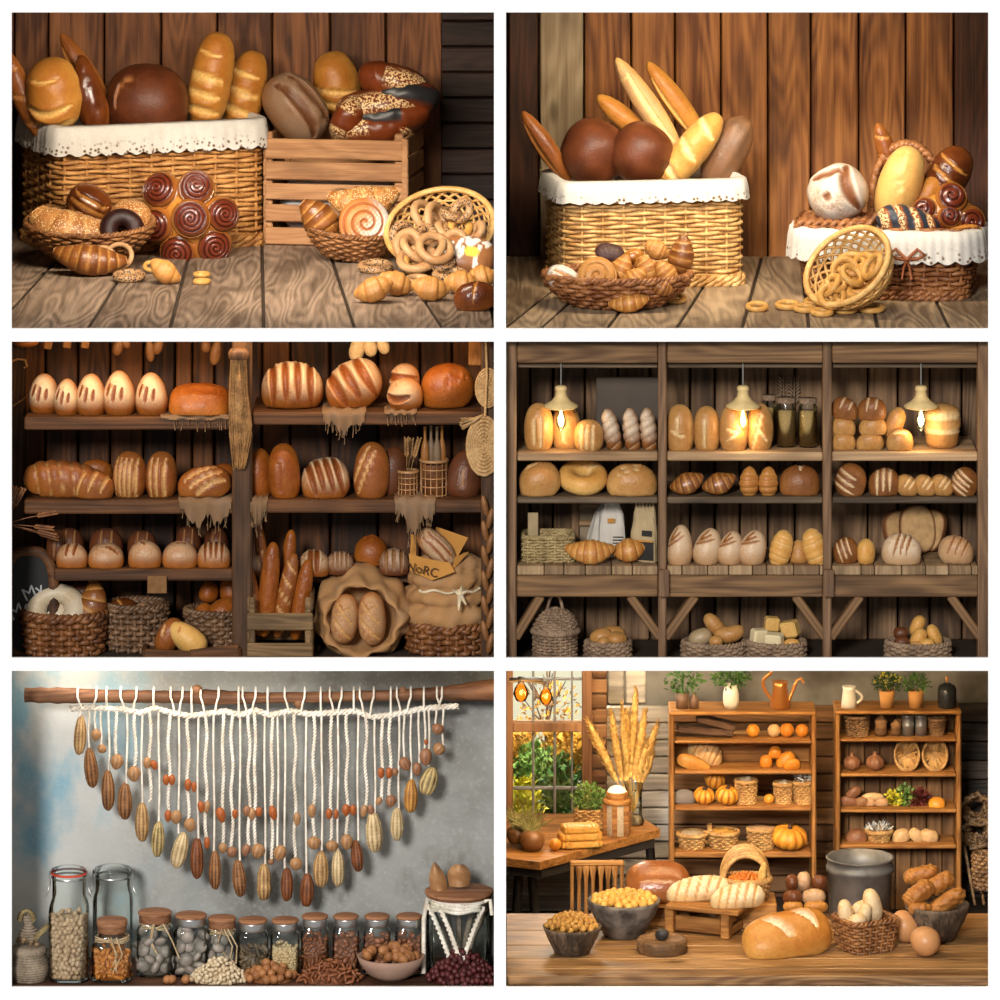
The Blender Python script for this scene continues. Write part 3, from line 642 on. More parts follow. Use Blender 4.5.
def corner_basket(px, py, rot, L, Wd, z):
    c = np.array(onz(px, py, z))[:2]; a = R(rot); u = np.array([math.cos(a), math.sin(a)]); v = np.array([-u[1], u[0]]); return c+u*L/2+v*Wd/2
c2 = corner_basket(566, 290, 10, .755, .46, Z2)
bk = basket('tall pale wicker chest with white lace rim holding two dark boules', (*c2, Z2), .378, .23, .425, n=9, stakes=26, rows=24, rot=10, rim=False, name='wicker_chest', mat='wicker_light', r=.0085, per=5)
liner(bk, .382, .234, .430, 9, .062, sc_n=40)
mb = MB()
for z in (.010, .03): mb = braid(.385, .236, z, .012, 9, 30, mb=mb)
mb.obj('foot_braid', 'wicker_light', bk)
y2 = 1.32; I2 = 'in the pale wicker chest'
bread('short brown baguette leaning outwards at the near end '+I2, 'baguette_brown', 545, 148, y2, 86, 21, A=124, lean=25, name='baguette', ex=1.8, cuts=ln([.2], .12))
bread('round dark boule with a creased crust, first of two '+I2, 'rye_dark', 591, 152, y2, 66, 66, 50, A=60, lean=18, rough=.02)
bread('smoother dark boule overlapping the first one '+I2, 'rye_dark', 639, 153, y2-.05, 62, 62, 50, A=60, lean=18, rough=.006)
bread('stubby golden baguette tip between the boules '+I2, 'golden', 622, 118, y2+.16, 66, 22, A=140, lean=20, name='baguette', ex=1.9)
bread('long floury baguette with a pale seam, tallest '+I2, 'golden_pale', 648, 108, y2+.1, 118, 24, A=124, lean=20, name='baguette', ex=1.9, cuts=ln([-.35], .12, .7)+[(.62, -.8, .66, .8, .05)], flour=.2)
bread('long golden baguette beside the floury tallest one '+I2, 'golden', 676, 104, y2+.16, 100, 23, A=126, lean=20, name='baguette', ex=1.9, cuts=ln([.3], .1, .7))
bread('thick pale baguette lying across the front corner '+I2, 'golden_pale', 690, 150, y2-.04, 92, 34, A=52, lean=20, name='baguette', cuts=sl(3, .12, .12), ex=2.2)
bread('rough floured rye loaf at the far end '+I2, 'rye_flour', 726, 152, y2+.05, 78, 38, A=62, lean=20, rough=.05, flour=.05, ex=2.6)

b3 = basket('wide dark bowl heaped with small croissants before the pale wicker chest', at(617, 300, .60), .30, .235, .125, stakes=36, rows=7, mat='wicker_brown', fl=flb, r=.010, rimr=.0085, name='wicker_bowl'); b3.location.z = Z2+.006
I3 = 'in the bowl before the pale chest'
bread('dark sugared pastry with white crackled icing '+I3, 'glossy_brown', 565, 279, .52, 38, 27, A=-30, lean=30, flour=1.2, cuts=ln([0], .1), name='sweet_bun')
o = MB().add(*swirl_mesh(20*K(.5), 12*K(.5), 2.2)[:2], **{k_: v_2 for k_, v_2 in swirl_mesh(20*K(.5), 12*K(.5), 2.2)[2].items()}).obj('rolled_bun', 'mini_pastry'); tag(o, 'rolled spiral bun facing forward '+I3, 'bun'); put(o, 597, 277, .5, (R(72), R(10), 0))
D_('cookie_dark', m_bread, (.05, .018, .014), (.1, .04, .03), (.03, .01, .01), sc_=40)
bread('flat dark chocolate biscuit leaning at the back '+I3, 'cookie_dark', 610, 252, .74, 30, 20, 8, A=-10, lean=35, name='biscuit', cat='biscuit')
for lb, mt, px, py, L, W, A, y, bn in (('plain croissant beside the rolled spiral bun', 'croissant_golden', 620, 271, 34, 24, 60, .58, .1), ('croissant half hidden behind the bowl rim', 'croissant_golden', 634, 279, 30, 22, 35, .5, .15), ('small round roll on top of the heap', 'mini_pastry', 657, 250, 26, 21, -30, .72, .05), ('upright browned croissant at the far end', 'croissant_brown', 681, 258, 46, 27, 78, .66, .08), ('croissant below the upright browned one', 'croissant_golden', 667, 274, 32, 22, -50, .5, .1), ('croissant in the middle of the heap', 'croissant_golden', 648, 272, 34, 24, 110, .54, .15), ('dark curled croissant spilling over the rim', 'croissant_brown', 662, 287, 24, 19, -30, .42, .1)):
    croissant(lb+' '+I3, mt, px, py, y, L, W, A=A, lean=30, bend=bn, seg=6)
bread('glossy orange roll near the chocolate biscuit '+I3, 'bun_gold', 633, 256, .7, 20, 16, A=20, name='roll')
bread('glossy orange roll in the middle '+I3, 'bun_gold', 645, 264, .62, 20, 16, A=-20, name='roll')
croissant('croissant lying on the boards against the dark bowl', 'croissant_golden', 629, 305, yon(313, Z2), 40, 22, A=8, lean=45, bend=.08, seg=6, on=Z2)
for px, py, d, lb in ((646, 303, 22, 'bread ring lying beside the loose croissant'), (664, 301, 26, 'bread ring overlapping two others next to the dark bowl'), (675, 302, 24, 'outermost bread ring of those by the dark bowl'), (757, 310, 24, 'single bread ring lying apart between the two chests')):
    ring(lb, 'ring_gold', px, py, yon(py+1, Z2), d, 5.5, (R(12), 0, 0), on=Z2)

# dark gift basket
gb = at(889, 300, .95); I4 = 'in the dark gift basket'
bk = basket('dark brown gift basket with white lace liner, ribbon and folded lid', (gb.x, .95, Z2), .375, .225, .30, n=4, stakes=36, rows=15, rot=-9, rim=False, name='gift_basket', mat='wicker_brown', r=.0105, fl=lambda u: .88+.12*u)
liner(bk, .38, .23, .272, 4, .1, sc_n=34, lace=.5)
mb = MB()
for z in (.010, .03): mb = braid(.33, .2, z, .011, 4, 26, mb=mb)
mb.obj('foot_braid', 'wicker_brown', bk)
mb = MB()
for i in range(5):
    x = np.linspace(-.375, -.06, 40); q = np.linspace(0, 9*PI, 40)
    for ph in (0, PI): mb.add(*tube(np.column_stack([x, -.17+i*.07+.008*np.sin(q+ph), .30+.012*np.cos(q+ph)+0*x]), .012, 5))
mb.obj('folded_lid', 'wicker_brown', bk)
mb = MB(); th = np.linspace(PI, 0, 40); hx = .06+.15*np.cos(th)*1.0; hz = .3+.3*np.sin(th)**.8
for ph in (0, PI): mb.add(*tube(np.column_stack([hx, .16+.012*np.cos(th*22+ph), hz+.008*np.sin(th*22+ph)]), .016, 6))
mb.obj('handle', 'wicker_brown', bk)
mb = MB()
for sx in (-1, 1): mb.add(*tube([(.1, -.285, .18), (.1+sx*.045, -.30, .225), (.1+sx*.075, -.295, .20), (.1+sx*.045, -.29, .185), (.1, -.285, .18)], .008, 6)); mb.add(*tube([(.1, -.285, .18), (.1+sx*.012, -.29, .15), (.1+sx*.02, -.285, .1)], .009, 6, flat=.5))
mb.obj('ribbon_bow', 'ribbon', bk)
yg = .92
bread('floury round rye boule with deep dark cuts on the folded lid', 'floury', 837, 192, yg, 60, 58, 44, A=30, lean=18, cuts=[(-.5, .75, .5, .55, .08), (.35, -.85, .7, .6, .13, .1), (-.45, -.1, -.25, .0, .1)], flour=.5, rough=.02)
bread('thin golden baguette standing behind the pale loaf '+I4, 'baguette_brown', 887, 155, yg+.2, 66, 20, A=108, lean=18, name='baguette', cuts=sl(3, .1), ex=1.9)
bread('large smooth pale yellow loaf '+I4, 'pale_loaf', 898, 186, yg+.05, 82, 44, A=72, lean=18, cuts=[(.35, -.05, .85, .0, .05), (-.1, -.4, .2, -.1, .04)])
bread('shiny brown loaf with diagonal slashes at the back '+I4, 'glossy_brown', 946, 176, yg+.14, 66, 42, A=58, lean=18, cuts=[(-.1, -.8, .1, .7, .06), (.35, -.8, .5, .7, .05), (-.55, -.8, -.4, .8, .09)])
bread('pale end of a loaf below the shiny brown one '+I4, 'golden', 925, 196, yg+.1, 50, 26, A=50, lean=18)
t = thing('pull_apart_bread', 'pull-apart bread of dark glossy rosettes beside the striped seeded loaf '+I4, 'bread', at(947, 214, yg-.02))
k = K(yg); V, F = ell((0, 0, 0), (58*k, 40*k, 44*k), 28, 16); MB().add(lump(V, .05, 20, 3), F, brown=.4).obj('dough_base', 'bun_gold', t)
for px, py, r in ((950, 197, 16), (925, 209, 13), (968, 220, 16), (934, 224, 13), (948, 214, 12)):
    V, F, At = swirl_mesh(r*k, 13*k, 2.3); m = MB().add(V, F, **At).obj('rosette', 'swirl_dark', t); dx, dz = px-947, 214-py
    m.rotation_euler = Vector((dx*.016, -1, dz*.02+.2)).normalized().to_track_quat('Z', 'Y').to_euler(); m.location = (dx*k, -.075+(dx*dx+dz*dz)*.00007, dz*k)
k = K(yg-.1); V, F, At = loaf_mesh(66*k, 34*k, 32*k, seed=77, twist=.5, ridges=4, rdepth=.05); X = V[:, 0]/(66*k)*4+V[:, 1]/(34*k)*1.2
At['sesame'] = ((X-np.floor(X)) < .42)*(V[:, 2] > -.01)*1.; At['poppy'] = ((X-np.floor(X)) > .55)*(V[:, 2] > -.01)*1.; At['cut'] = At['cut']*0
D_('stripe_seed', m_attr, (.28, .07, .015), [('sesame', (.78, .6, .32), 120), ('poppy', (.035, .04, .055), 0)], .4, 18, .5)
o = MB().add(V, F, **At).obj('seeded_loaf', 'stripe_seed'); tag(o, 'loaf striped with sesame and blue-black poppy seeds '+I4, 'bread'); put(o, 908, 225, yg-.13, Rm(-16, 30))
bread('flat light brown bun at the end corner '+I4, 'golden', 962, 234, yg-.14, 42, 20, A=12, lean=40, name='flat_bun')

nrm3 = Vector((-.58, -.52, .63)).normalized(); rc = at(847, 266, .40)
lt = lattice('cane basket tipped on its side against the dark gift basket, rings inside', rc-nrm3*.15, .205, .185, .15, (0, 0, 0), fam=22); lt.rotation_euler = nrm3.to_track_quat('Z', 'Y').to_euler()
G2 = 'golden rings inside the cane basket tipped against the gift basket'; rs = random.Random(8)
for i, (px, py, d) in enumerate(((851, 264, 34), (862, 268, 34), (845, 272, 32), (868, 276, 36), (858, 284, 34), (829, 286, 30), (836, 283, 24), (848, 297, 30), (861, 291, 30), (832, 296, 30), (852, 275, 28), (872, 266, 32))):
    ring('golden bread ring piled inside the cane basket tipped against the gift basket', 'ring_gold', px, py, .45-.012*i, d, 6.5, (R(rs.uniform(20, 70)), R(rs.uniform(-40, 20)), R(rs.uniform(-50, 50))), group=G2)
for px, py, d, lb in ((788, 308, 27, 'ring lying flat, first outside the tipped cane basket'), (805, 311, 26, 'ring second from the tipped basket row\'s open end'), (816, 305, 26, 'ring leaning on its neighbours at the tipped basket mouth'), (822, 315, 24, 'ring nearest the floor edge below the tipped basket'), (832, 306, 22, 'ring tucked right under the tipped basket rim'), (845, 312, 26, 'ring lying below the tipped basket\'s lowest point'), (871, 311, 29, 'ring lying alone before the gift basket')):
    ring(lb, 'ring_gold', px, py, yon(py+1, Z2), d, 6, (R(6), 0, 0), on=Z2)
# ------------------------------------------------------------------ NICHE 3: dark bakery shelves with broom, sacks and baskets
D_('wall3', m_wood, (.02, .007, .0025), (.16, .055, .015), rnd=.9, c3=(.012, .006, .003))
D_('shelf3', m_wood, (.04, .015, .005), (.19, .075, .024), axis=0, rnd=.3, crack=.6)
D_('post3', m_wood, (.028, .013, .006), (.13, .06, .025), rnd=.3)
D_('crust_orange', m_bread, (.2, .045, .005), (.5, .16, .02), (.26, .06, .01), sc_=16)
D_('crust_floured', m_bread, (.2, .05, .006), (.46, .15, .022), (.2, .05, .008), (.62, .45, .27), .0, sc_=16)
D_('crust_pale_slash', m_bread, (.19, .045, .006), (.44, .14, .02), (.62, .34, .12), (.58, .36, .18), .04, sc_=16)
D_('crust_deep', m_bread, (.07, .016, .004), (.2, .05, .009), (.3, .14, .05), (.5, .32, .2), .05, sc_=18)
D_('crumb', m_bread, (.6, .32, .08), (.75, .48, .16), (.5, .22, .05), sc_=24)
D_('dough_pale', m_bread, (.3, .19, .08), (.48, .34, .18), (.3, .2, .1), (.56, .47, .34), .2)
D_('burlap', m_cloth, (.4, .21, .085), weave=320, dark=.35)
D_('ragged_linen', m_cloth, (.2, .115, .06), weave=300, dark=.45)
D_('straw', m_strand, (.16, .075, .022), (.42, .22, .075), rough=.7)
D_('straw_braid', m_strand, (.34, .19, .07), (.55, .34, .15), rough=.7)
D_('slate', m_plain, (.018, .018, .017), .7, .2)
D_('chalk', m_plain, (.42, .42, .4), .9, .1)
D_('paper', m_plain, (.48, .22, .05), .8, .15, nz=12)
D_('paper_dim', m_plain, (.2, .1, .04), .8, .1, nz=60, amt=.5)
D_('ink', m_plain, (.06, .028, .012), .8, .1)
D_('twine', m_strand, (.45, .34, .2), (.7, .58, .4), rough=.8)
D_('wicker_deep', m_strand, (.085, .028, .009), (.23, .088, .027))
D_('wicker_grey', m_strand, (.08, .04, .02), (.22, .12, .06))
D_('amber_glass', m_plain, (.3, .12, .03), .15, .6, nz=6)
D_('clear_glass', m_glass)
D_('bottle_clear', m_plain, (.2, .13, .075), .1, .6, nz=4)
D_('wire', m_plain, (.4, .2, .08), .4, .5)
XL[:] = [-2.24, -.02]
YM[0] = lambda y: .175+(y-.24)*.6
YB3, ZD = .56, pxz(668)+.008
Q3 = (1, .66, .34)
added_fill(250, 343, .03, 6, (-1.0, .7, pxz(520)), Q3, 1.7, .03)
planks_x('wall_bakery_back', [-40, 12, 45, 78, 110, 143, 175, 192, 214, 240, 262, 290, 330, 378, 420, 452, 500], YB3, ZD, pxz(341)+.006, 'wall3', seed=11)
S3 = []
def shelf(nm, lb, x0, x1, py, th, y0, dep, mat, group=None):
    z = at(0, py, y0).z; k = K(y0); xa, xb = at(x0, 0, y0).x, at(x1, 0, y0).x
    o = board(nm, ((xa+xb)/2, y0+dep/2, z-th*k/2), (xb-xa, dep, th*k), mat, b=.006); tag(o, lb, 'shelf', group); return z
Y3 = .13
for nm, a, b, y in (('door_post', 232, 252, .12), ('door_post', 8, 25, .45), ('door_post', 481, 500, .1)):
    x0, x1 = at(a, 0, y).x, min(at(b, 0, y).x, -.02); o = board('shelf_post', ((x0+x1)/2, y+.03, (pxz(341)+ZD)/2), (x1-x0, .07, pxz(341)-ZD+.01), 'post3', b=.008)
    tag(o, {232: 'dark wooden upright post behind the hanging broom', 8: 'dark wooden upright by the hanging wheat stalks', 481: 'dark wooden upright behind the hanging straw discs'}[a], 'post')
zA = shelf('wall_shelf', 'upper wooden shelf carrying five floured loaves', 24, 233, 417, 13, Y3, .37, 'shelf3')
zB = shelf('wall_shelf', 'upper wooden shelf carrying big boules, right of the broom', 252, 482, 412, 13, Y3, .37, 'shelf3')
zC = shelf('wall_shelf', 'middle wooden shelf carrying the long braided loaf', 24, 233, 500, 14, Y3, .37, 'shelf3')
zD_ = shelf('wall_shelf', 'middle wooden shelf carrying bottles and upright loaves', 252, 482, 500, 13, Y3, .37, 'shelf3')
zE = shelf('wall_shelf', 'lowest wooden shelf with two rows of small buns', 54, 233, 569, 12, Y3, .37, 'shelf3')
zF = shelf('wall_shelf', 'lowest wooden shelf behind the baguette crate and sacks', 252, 482, 572, 11, .36, .19, 'shelf3')
V3 = dict(lean=14, ex=2.1, taper=-.15, depth=.05, nu=84, nv=76)
for i, (px, L, W, lb, sh) in enumerate(((43, 38, 31, 'dim floured upright loaf at the dark end of the top shelf row of five', .1), (66, 35, 26, 'smallest floured upright loaf, second of the top shelf five', 0), (90, 40, 30, 'floured upright loaf in the middle of the top shelf five', 0), (118, 43, 32, 'tallest floured upright loaf with long slash, fourth of five', 0), (150, 41, 32, 'floured upright loaf nearest the flat round bread', 0))):
    bread(lb, 'crust_floured', px, 396, .27+sh*.8, L, W, 26, A=93, cuts=[(-.12, .12, .5, -.02, .075), (-.05, -.42, .4, -.45, .065), (.1, .55, .6, .35, .065)], flour=.95, on=zA, **V3)
bread('wide flat round bread lying on a ragged cloth near the broom', 'crust_orange', 200, 400, .30, 62, 50, 27, A=0, lean=82, cuts=[(-.6, -.35, .6, -.4, .05)], on=zA+.008, rough=.02, ex=3, name='flat_bread')
for px, py, y, L, W, T, A, cuts, lb, m, kw in (
    (292, 388, .33, 62, 45, 40, 0, sl(4, -.03, .09, .6, .8), 'big round boule with four flour stripes beside the broom', 'crust_floured', dict(flour=.75, lean=35)),
    (352, 387, .33, 58, 44, 36, 25, sl(3, -.12, .12, .5, .8), 'big slashed loaf tilted on a cloth, second on the top shelf', 'crust_floured', dict(flour=.6, lean=30)),
    (403, 373, .38, 30, 30, 26, 90, sl(2, 0, .14, .3, .9), 'striped roll peeking from behind another roll on top shelf', 'crust_floured', dict(flour=.6, lean=30)),
    (403, 391, .26, 30, 36, 30, 90, [(.1, -.7, .1, .7, .12, .1)], 'striped roll in front of another on the grey cloth', 'crust_floured', dict(flour=.6, lean=30)),
    (447, 391, .33, 54, 42, 38, 12, [(.0, -.5, .75, -.1, .05, .25), (.2, -.3, .55, -.15, .05)], 'dark golden boule with an oval cut at the shelf end', 'crust_orange', dict(lean=35, taper=-.1))):
    bread(lb, m, px, py, y, L, W, T, A=A, cuts=cuts, on=zB+.004 if py > 380 else zB+.05, **kw)
# middle shelves
bread('long braided loaf with twisted ridges on the middle shelf', 'crust_pale_slash', 66, 486, .30, 86, 34, 30, A=-6, lean=40, twist=.9, ridges=7, on=zC)
bread('shorter slashed loaf lying over the end of the braided loaf', 'crust_pale_slash', 94, 487, .23, 40, 26, 26, A=-4, lean=40, cuts=sl(3, .25, .08), on=zC)
bread('loaf end showing behind the braided loaf', 'crust_floured', 96, 473, .45, 34, 20, 20, A=0, lean=50, on=zC+.05)
for px, L, W, A, cuts, lb in ((128, 44, 34, 88, ln([-.6, -.3, 0, .3, .6], .05, .8), 'upright oval loaf with five lengthwise slashes on middle shelf'), (160, 44, 32, 90, ln([-.45, .0, .4], .06, .8), 'upright oval loaf with three open slashes on middle shelf')):
    bread(lb, 'crust_pale_slash', px, 476, .30, L, W, 28, A=A, lean=14, cuts=cuts, on=zC)
bread('long slashed loaf lying on ragged linen by the post', 'crust_pale_slash', 204, 487, .25, 54, 29, 28, A=8, lean=45, cuts=[(-.7, -.2, .5, .4, .07), (-.5, -.6, .7, .0, .07), (-.3, -.9, .8, -.4, .06)], on=zC+.006)
bread('loaf end hidden behind the loaf on ragged linen', 'crust_orange', 223, 478, .42, 26, 22, 20, A=10, lean=40, on=zC+.03)
for px, y, L, W, A, cuts, lb, m, kw in (
    (259, .34, 46, 26, 95, (), 'plain orange loaf half hidden by the post', 'crust_orange', {}), (283, .27, 53, 32, 94, ln([.0], .03, .5), 'tall smooth golden oval loaf next to the post', 'crust_orange', {}),
    (325, .28, 49, 42, 8, sl(4, -.15, .09, .55, .8), 'rounded loaf with broad flour stripes between two ovals', 'crust_floured', dict(flour=.75, lean=40)),
    (370, .27, 54, 36, 86, [(-.6, .5, .8, -.3, .05), (-.3, .8, .9, .1, .05)], 'tall striped oval loaf in front of a darker one', 'crust_pale_slash', {}),
    (392, .40, 46, 28, 84, (), 'darker oval loaf behind the tall striped one', 'crust_deep', {}), (463, .33, 44, 36, 82, [(-.4, -.1, .5, -.2, .05)], 'dark pointed loaf with one pale slash beside the bottles', 'crust_deep', dict(taper=-.2))):
    kw.setdefault('lean', 14); bread(lb, m, px, 476, y, L, W, 28, A=A, cuts=cuts, on=zD_, **kw)
# lowest shelves: two rows of buns
for i, (px, W, Hh, lb) in enumerate(((72, 32, 22, 'small slashed bun nearest the chalkboard, front row of the lowest shelf'), (106, 36, 20, 'small flat slashed bun, second in the front row of five'), (145, 34, 25, 'round bun above the hanging paper tag'), (180, 36, 23, 'small bun with one short slash, fourth in the front row'), (214, 34, 24, 'striped bun next to the post on the lowest shelf'))):
    bread(lb, 'crust_floured', px, 557, .24, W, W*.8, Hh, A=0, lean=60, cuts=[sl(2, .12, .07, .25, .6), [(.0, .1, .7, -.3, .07)], [(-.4, .6, .0, .0, .06)], [(-.3, .4, .3, .3, .06)], sl(4, 0, .06, .5, .8)][i], flour=.45, on=zE, name='bread_bun', cat='bun')
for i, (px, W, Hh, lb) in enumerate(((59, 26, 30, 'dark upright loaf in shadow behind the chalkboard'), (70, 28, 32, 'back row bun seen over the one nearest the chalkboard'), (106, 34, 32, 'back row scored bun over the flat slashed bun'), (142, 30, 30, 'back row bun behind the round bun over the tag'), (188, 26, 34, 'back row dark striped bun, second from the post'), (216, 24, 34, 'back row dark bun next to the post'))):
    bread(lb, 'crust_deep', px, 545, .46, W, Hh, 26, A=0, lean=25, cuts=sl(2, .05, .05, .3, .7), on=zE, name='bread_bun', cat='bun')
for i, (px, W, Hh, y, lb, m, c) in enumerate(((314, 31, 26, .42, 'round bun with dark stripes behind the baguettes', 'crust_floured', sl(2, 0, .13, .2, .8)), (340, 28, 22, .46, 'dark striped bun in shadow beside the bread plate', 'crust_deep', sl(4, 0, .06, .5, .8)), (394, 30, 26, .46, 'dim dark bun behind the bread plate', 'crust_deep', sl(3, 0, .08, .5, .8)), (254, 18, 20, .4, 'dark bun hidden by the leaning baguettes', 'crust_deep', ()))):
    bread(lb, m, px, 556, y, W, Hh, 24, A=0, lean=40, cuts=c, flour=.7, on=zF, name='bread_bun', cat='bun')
k = K(.42); mb = MB(); mb.add(*lathe([(.0, 0), (13*k, 0), (16*k, 3*k), (26*k, 9*k), (27*k, 11*k), (24*k, 10*k), (14*k, 5*k), (0, 5*k)], 40)); o = mb.obj('bread_plate', 'shelf3'); tag(o, 'shallow round wooden plate holding one round bun', 'plate'); o.location = (at(371, 0, .45).x, .45, zF)
bread('round dark orange bun sitting on the wooden plate', 'crust_orange', 371, 546, .605, 34, 32, 25, A=0, lean=55, cuts=[(-.4, .3, .3, .5, .05)], on=zF+.025, name='bread_bun', cat='bun')

# broom hanging on the post
t = thing('hanging_broom', 'straw broom hanging upside down in front of the central post', 'broom', at(239, 352, .08)); k = K(.08)
rs = np.random.RandomState(2); mb = MB()
for i in range(260):
    a = rs.rand()*2*PI; q = math.sqrt(rs.rand()); l = rs.uniform(95, 118)
    x0, y0 = 8*q*math.cos(a), .5*5*q*math.sin(a); x1, y1 = (x0*1.35+rs.normal()*1.3)+2, y0*1.6
    mb.add(*tube([(x0*k, y0*k, -4*k), (x0*1.25*k, y0*1.2*k, -l*.4*k), (x1*k, y1*k, -l*.75*k), ((x1*.6-1)*k, y1*k, -l*k)], [.0022, .0024, .002, .001], 4))
mb.obj('bristles', 'straw', t)
V, F = ell((0, 0, -48*k), (13*k, 7*k, 92*k), 12, 10); MB().add(V, F).obj('bristle_core', 'straw', t)
mb = MB(); mb.add(*lathe([(9.4*k, -7*k), (10.4*k, -5*k), (11*k, 0), (8*k, 4*k), (0, 5*k)], 20, ry=.6)); mb.obj('binding', 'post3', t)
# hanging bits at the ceiling
ZT3 = pxz(341)
def tag_block(lb, name, cat, px, py, w, h, mat, y=.33, th=.02, rot=0): 
    k = K(y); V, F = cbox((0, 0, 0), (w*k, th, h*k), .004); o = MB().add(V, F, rnd=.6)
    if py < 360: o.add(*tube([(0, .002, h*k*.4), (0, .002, pxz(341)+.004-at(px, py, y).z)], .003, 5), rnd=.6)
    o = o.obj(name, mat, smooth=False); tag(o, lb, cat); o.location = at(px, py, y); o.rotation_euler = (0, R(rot), 0); return o
D_('tag_wood', m_wood, (.2, .08, .02), (.48, .2, .05), scale=2)
for px, py, lb in ((48, 345, 'small orange wooden tag, first of three hanging at the top edge'), (67, 344, 'small orange wooden tag, middle of three at the top edge'), (85, 344, 'small orange wooden tag, last of three at the top edge')): tag_block(lb, 'hanging_tag', 'tag', px, py, 8, 8, 'tag_wood', rot=8)
tag_block('orange wooden board hanging above the straw discs', 'hanging_board', 'board', 475, 352, 13, 26, 'tag_wood', th=.03)
tag_block('narrow carved dark batten on the back wall', 'carved_batten', 'batten', 203, 420, 17, 150, 'wall3', y=.62, th=.02)
def pods(lb, name, cat, px, py, items, mat, y=.34):
    t = thing(name, lb, cat, at(px, py, y)); k = K(y)
    for dx, dz, w, h, rot in items:
        V, F = ell((0, 0, 0), (w*k, w*k*.8, h*k), 14, 12); V[:, :2] *= (1-.35*V[:, 2:]/(h*k)); V = lump(V, .05, 30, int(dx*7+99)); m = MB().add(V, F, brown=.4).obj('lobe', mat, t); m.location = (dx*k, 0, dz*k); m.rotation_euler = (0, R(rot), 0)
    m = MB(); m.add(*tube([(0, 0, 10*k), (0, 0, max(11*k, min(40*k, pxz(341)+.004-t.location.z)))], .003, 5)); m.obj('string', 'twine', t); return t
D_('garlic', m_bread, (.5, .34, .16), (.75, .6, .38), (.4, .3, .15))
D_('dried', m_bread, (.13, .05, .015), (.3, .13, .04), (.3, .1, .03))
pods('three pale cloth bags hanging from the ceiling above the slashed loaf', 'hanging_bags', 'bag', 366, 348, ((-9, 0, 15, 28, 12), (4, 2, 14, 22, -12), (17, 3, 12, 20, -20)), 'garlic')
pods('dried brown pods hanging above the fourth floured loaf', 'dried_pods', 'dried pods', 120, 347, ((-2, 0, 10, 18, 15), (6, 4, 8, 12, -20)), 'dried')
pods('long dark dried sausages hanging above the flat bread', 'dried_sausages', 'dried sausage', 155, 350, ((-5, 0, 9, 24, -5), (3, 4, 10, 18, 20)), 'dried')
pods('brown dried bundle hanging beside the broom head', 'dried_bundle', 'dried bundle', 216, 352, ((0, 0, 11, 26, 10), (-10, 6, 10, 14, 0)), 'dried')
pods('brown round loaf hanging in the top corner', 'hanging_loaf', 'bread', 26, 341, ((0, 0, 26, 12, 0),), 'crust_orange')
# straw discs
for px, py, w, h, lb in ((492, 388, 24, 38, 'small woven straw disc hanging by the corner post'), (484, 446, 33, 58, 'large woven straw disc below the smaller one')):
    y = .08; k = K(y); mb = MB()
    for r in np.linspace(.1, 1, 8):
        a = np.linspace(0, 2*PI, 40, endpoint=False); mb.add(*tube(np.column_stack([w/2*k*r*np.cos(a), .004*np.sin(a*14), h/2*k*r*np.sin(a)]), h/2*k/15, 6, closed=True))
    V, F = ell((0, .008, 0), (w*k, .02, h*k), 20, 12); mb.add(V, F)
    o = mb.obj('straw_disc', 'straw_braid'); tag(o, lb, 'straw disc'); o.location = at(min(px, 488), py, y) 
t = thing('straw_tassel', 'straw tassel with cord tied between the two straw discs', 'tassel', at(482, 416, .06)); k = K(.06); mb = MB()
for i in range(40):
    a = rs.rand()*6.3; mb.add(*tube([(2*k, 0, 2*k), (-8*k, .006*math.cos(a), (-4+2*math.sin(a))*k), (-20*k+rs.normal()*1.2*k, .012*math.cos(a), (-8+5*math.sin(a)+rs.normal())*k)], .0022, 4))
mb.obj('straw_strands', 'straw_braid', t); mb = MB(); mb.add(*tube([(4*k, 0, 75*k), (5*k, 0, 40*k), (3*k, 0, 0)], .005, 6)); mb.obj('cord', 'straw_braid', t)
# dark garlic braid on the right post, wheat on the left post
t = thing('garlic_braid', 'dark braid of dried pods hanging down the corner post', 'dried pods', at(487, 578, .07)); k = K(.07)
for i in range(12):
    V, F = ell((0, 0, 0), (7*k, 7*k, 22*k), 10, 8); m = MB().add(V, F, brown=.6).obj('pod', 'dried', t); m.location = ((3 if i % 2 else -2)*k, 0, (72-i*12.5)*k); m.rotation_euler = (0, R(12 if i % 2 else -12), 0)
def stalks(lb, name, px, py, n, lenp, spread, y, seed, ang=0, mat='straw', fixed=None):
    t = thing(name, lb, 'wheat', at(px, py, y)); k = K(y); rs = random.Random(seed); st = MB()
    for i in range(n):
        a = R(ang+rs.uniform(-spread, spread)); b = rs.uniform(-.25, .25); l = lenp*k*rs.uniform(.75, 1.05)
        d = np.array([math.sin(a), b*.6, math.cos(a)]); q = [d*l*u+np.array([math.sin(a)*.2, 0, -.12])*l*u*u for u in np.linspace(0, 1, 6)]
        st.add(*tube(q, .0022, 4)); hd = MB(); e = q[-1]; f = (q[-1]-q[-2]); f /= np.linalg.norm(f)
        for j in range(7):
            for sgn in (-1, 1):
                V, F = ell((0, 0, 0), (.009, .008, .022), 6, 5); V = bend_rot(V, (0, a+sgn*.35, 0)); hd.add(V+e+f*j*.011+np.array([math.cos(a), 0, -math.sin(a)])*sgn*.005, F)
        hd.obj('ear', mat, t)
    st.obj('stems', mat, t); return t
stalks('dry wheat stalks sticking out beside the dark post and chalkboard', 'wheat_bunch', 6, 525, 9, 30, 60, .12, 4, ang=50, mat='wicker_deep')
t = thing('curled_hook', 'thin curled twig hooked on the dark post near the top shelf', 'hook', at(14, 372, .42)); k = K(.42); mb = MB()
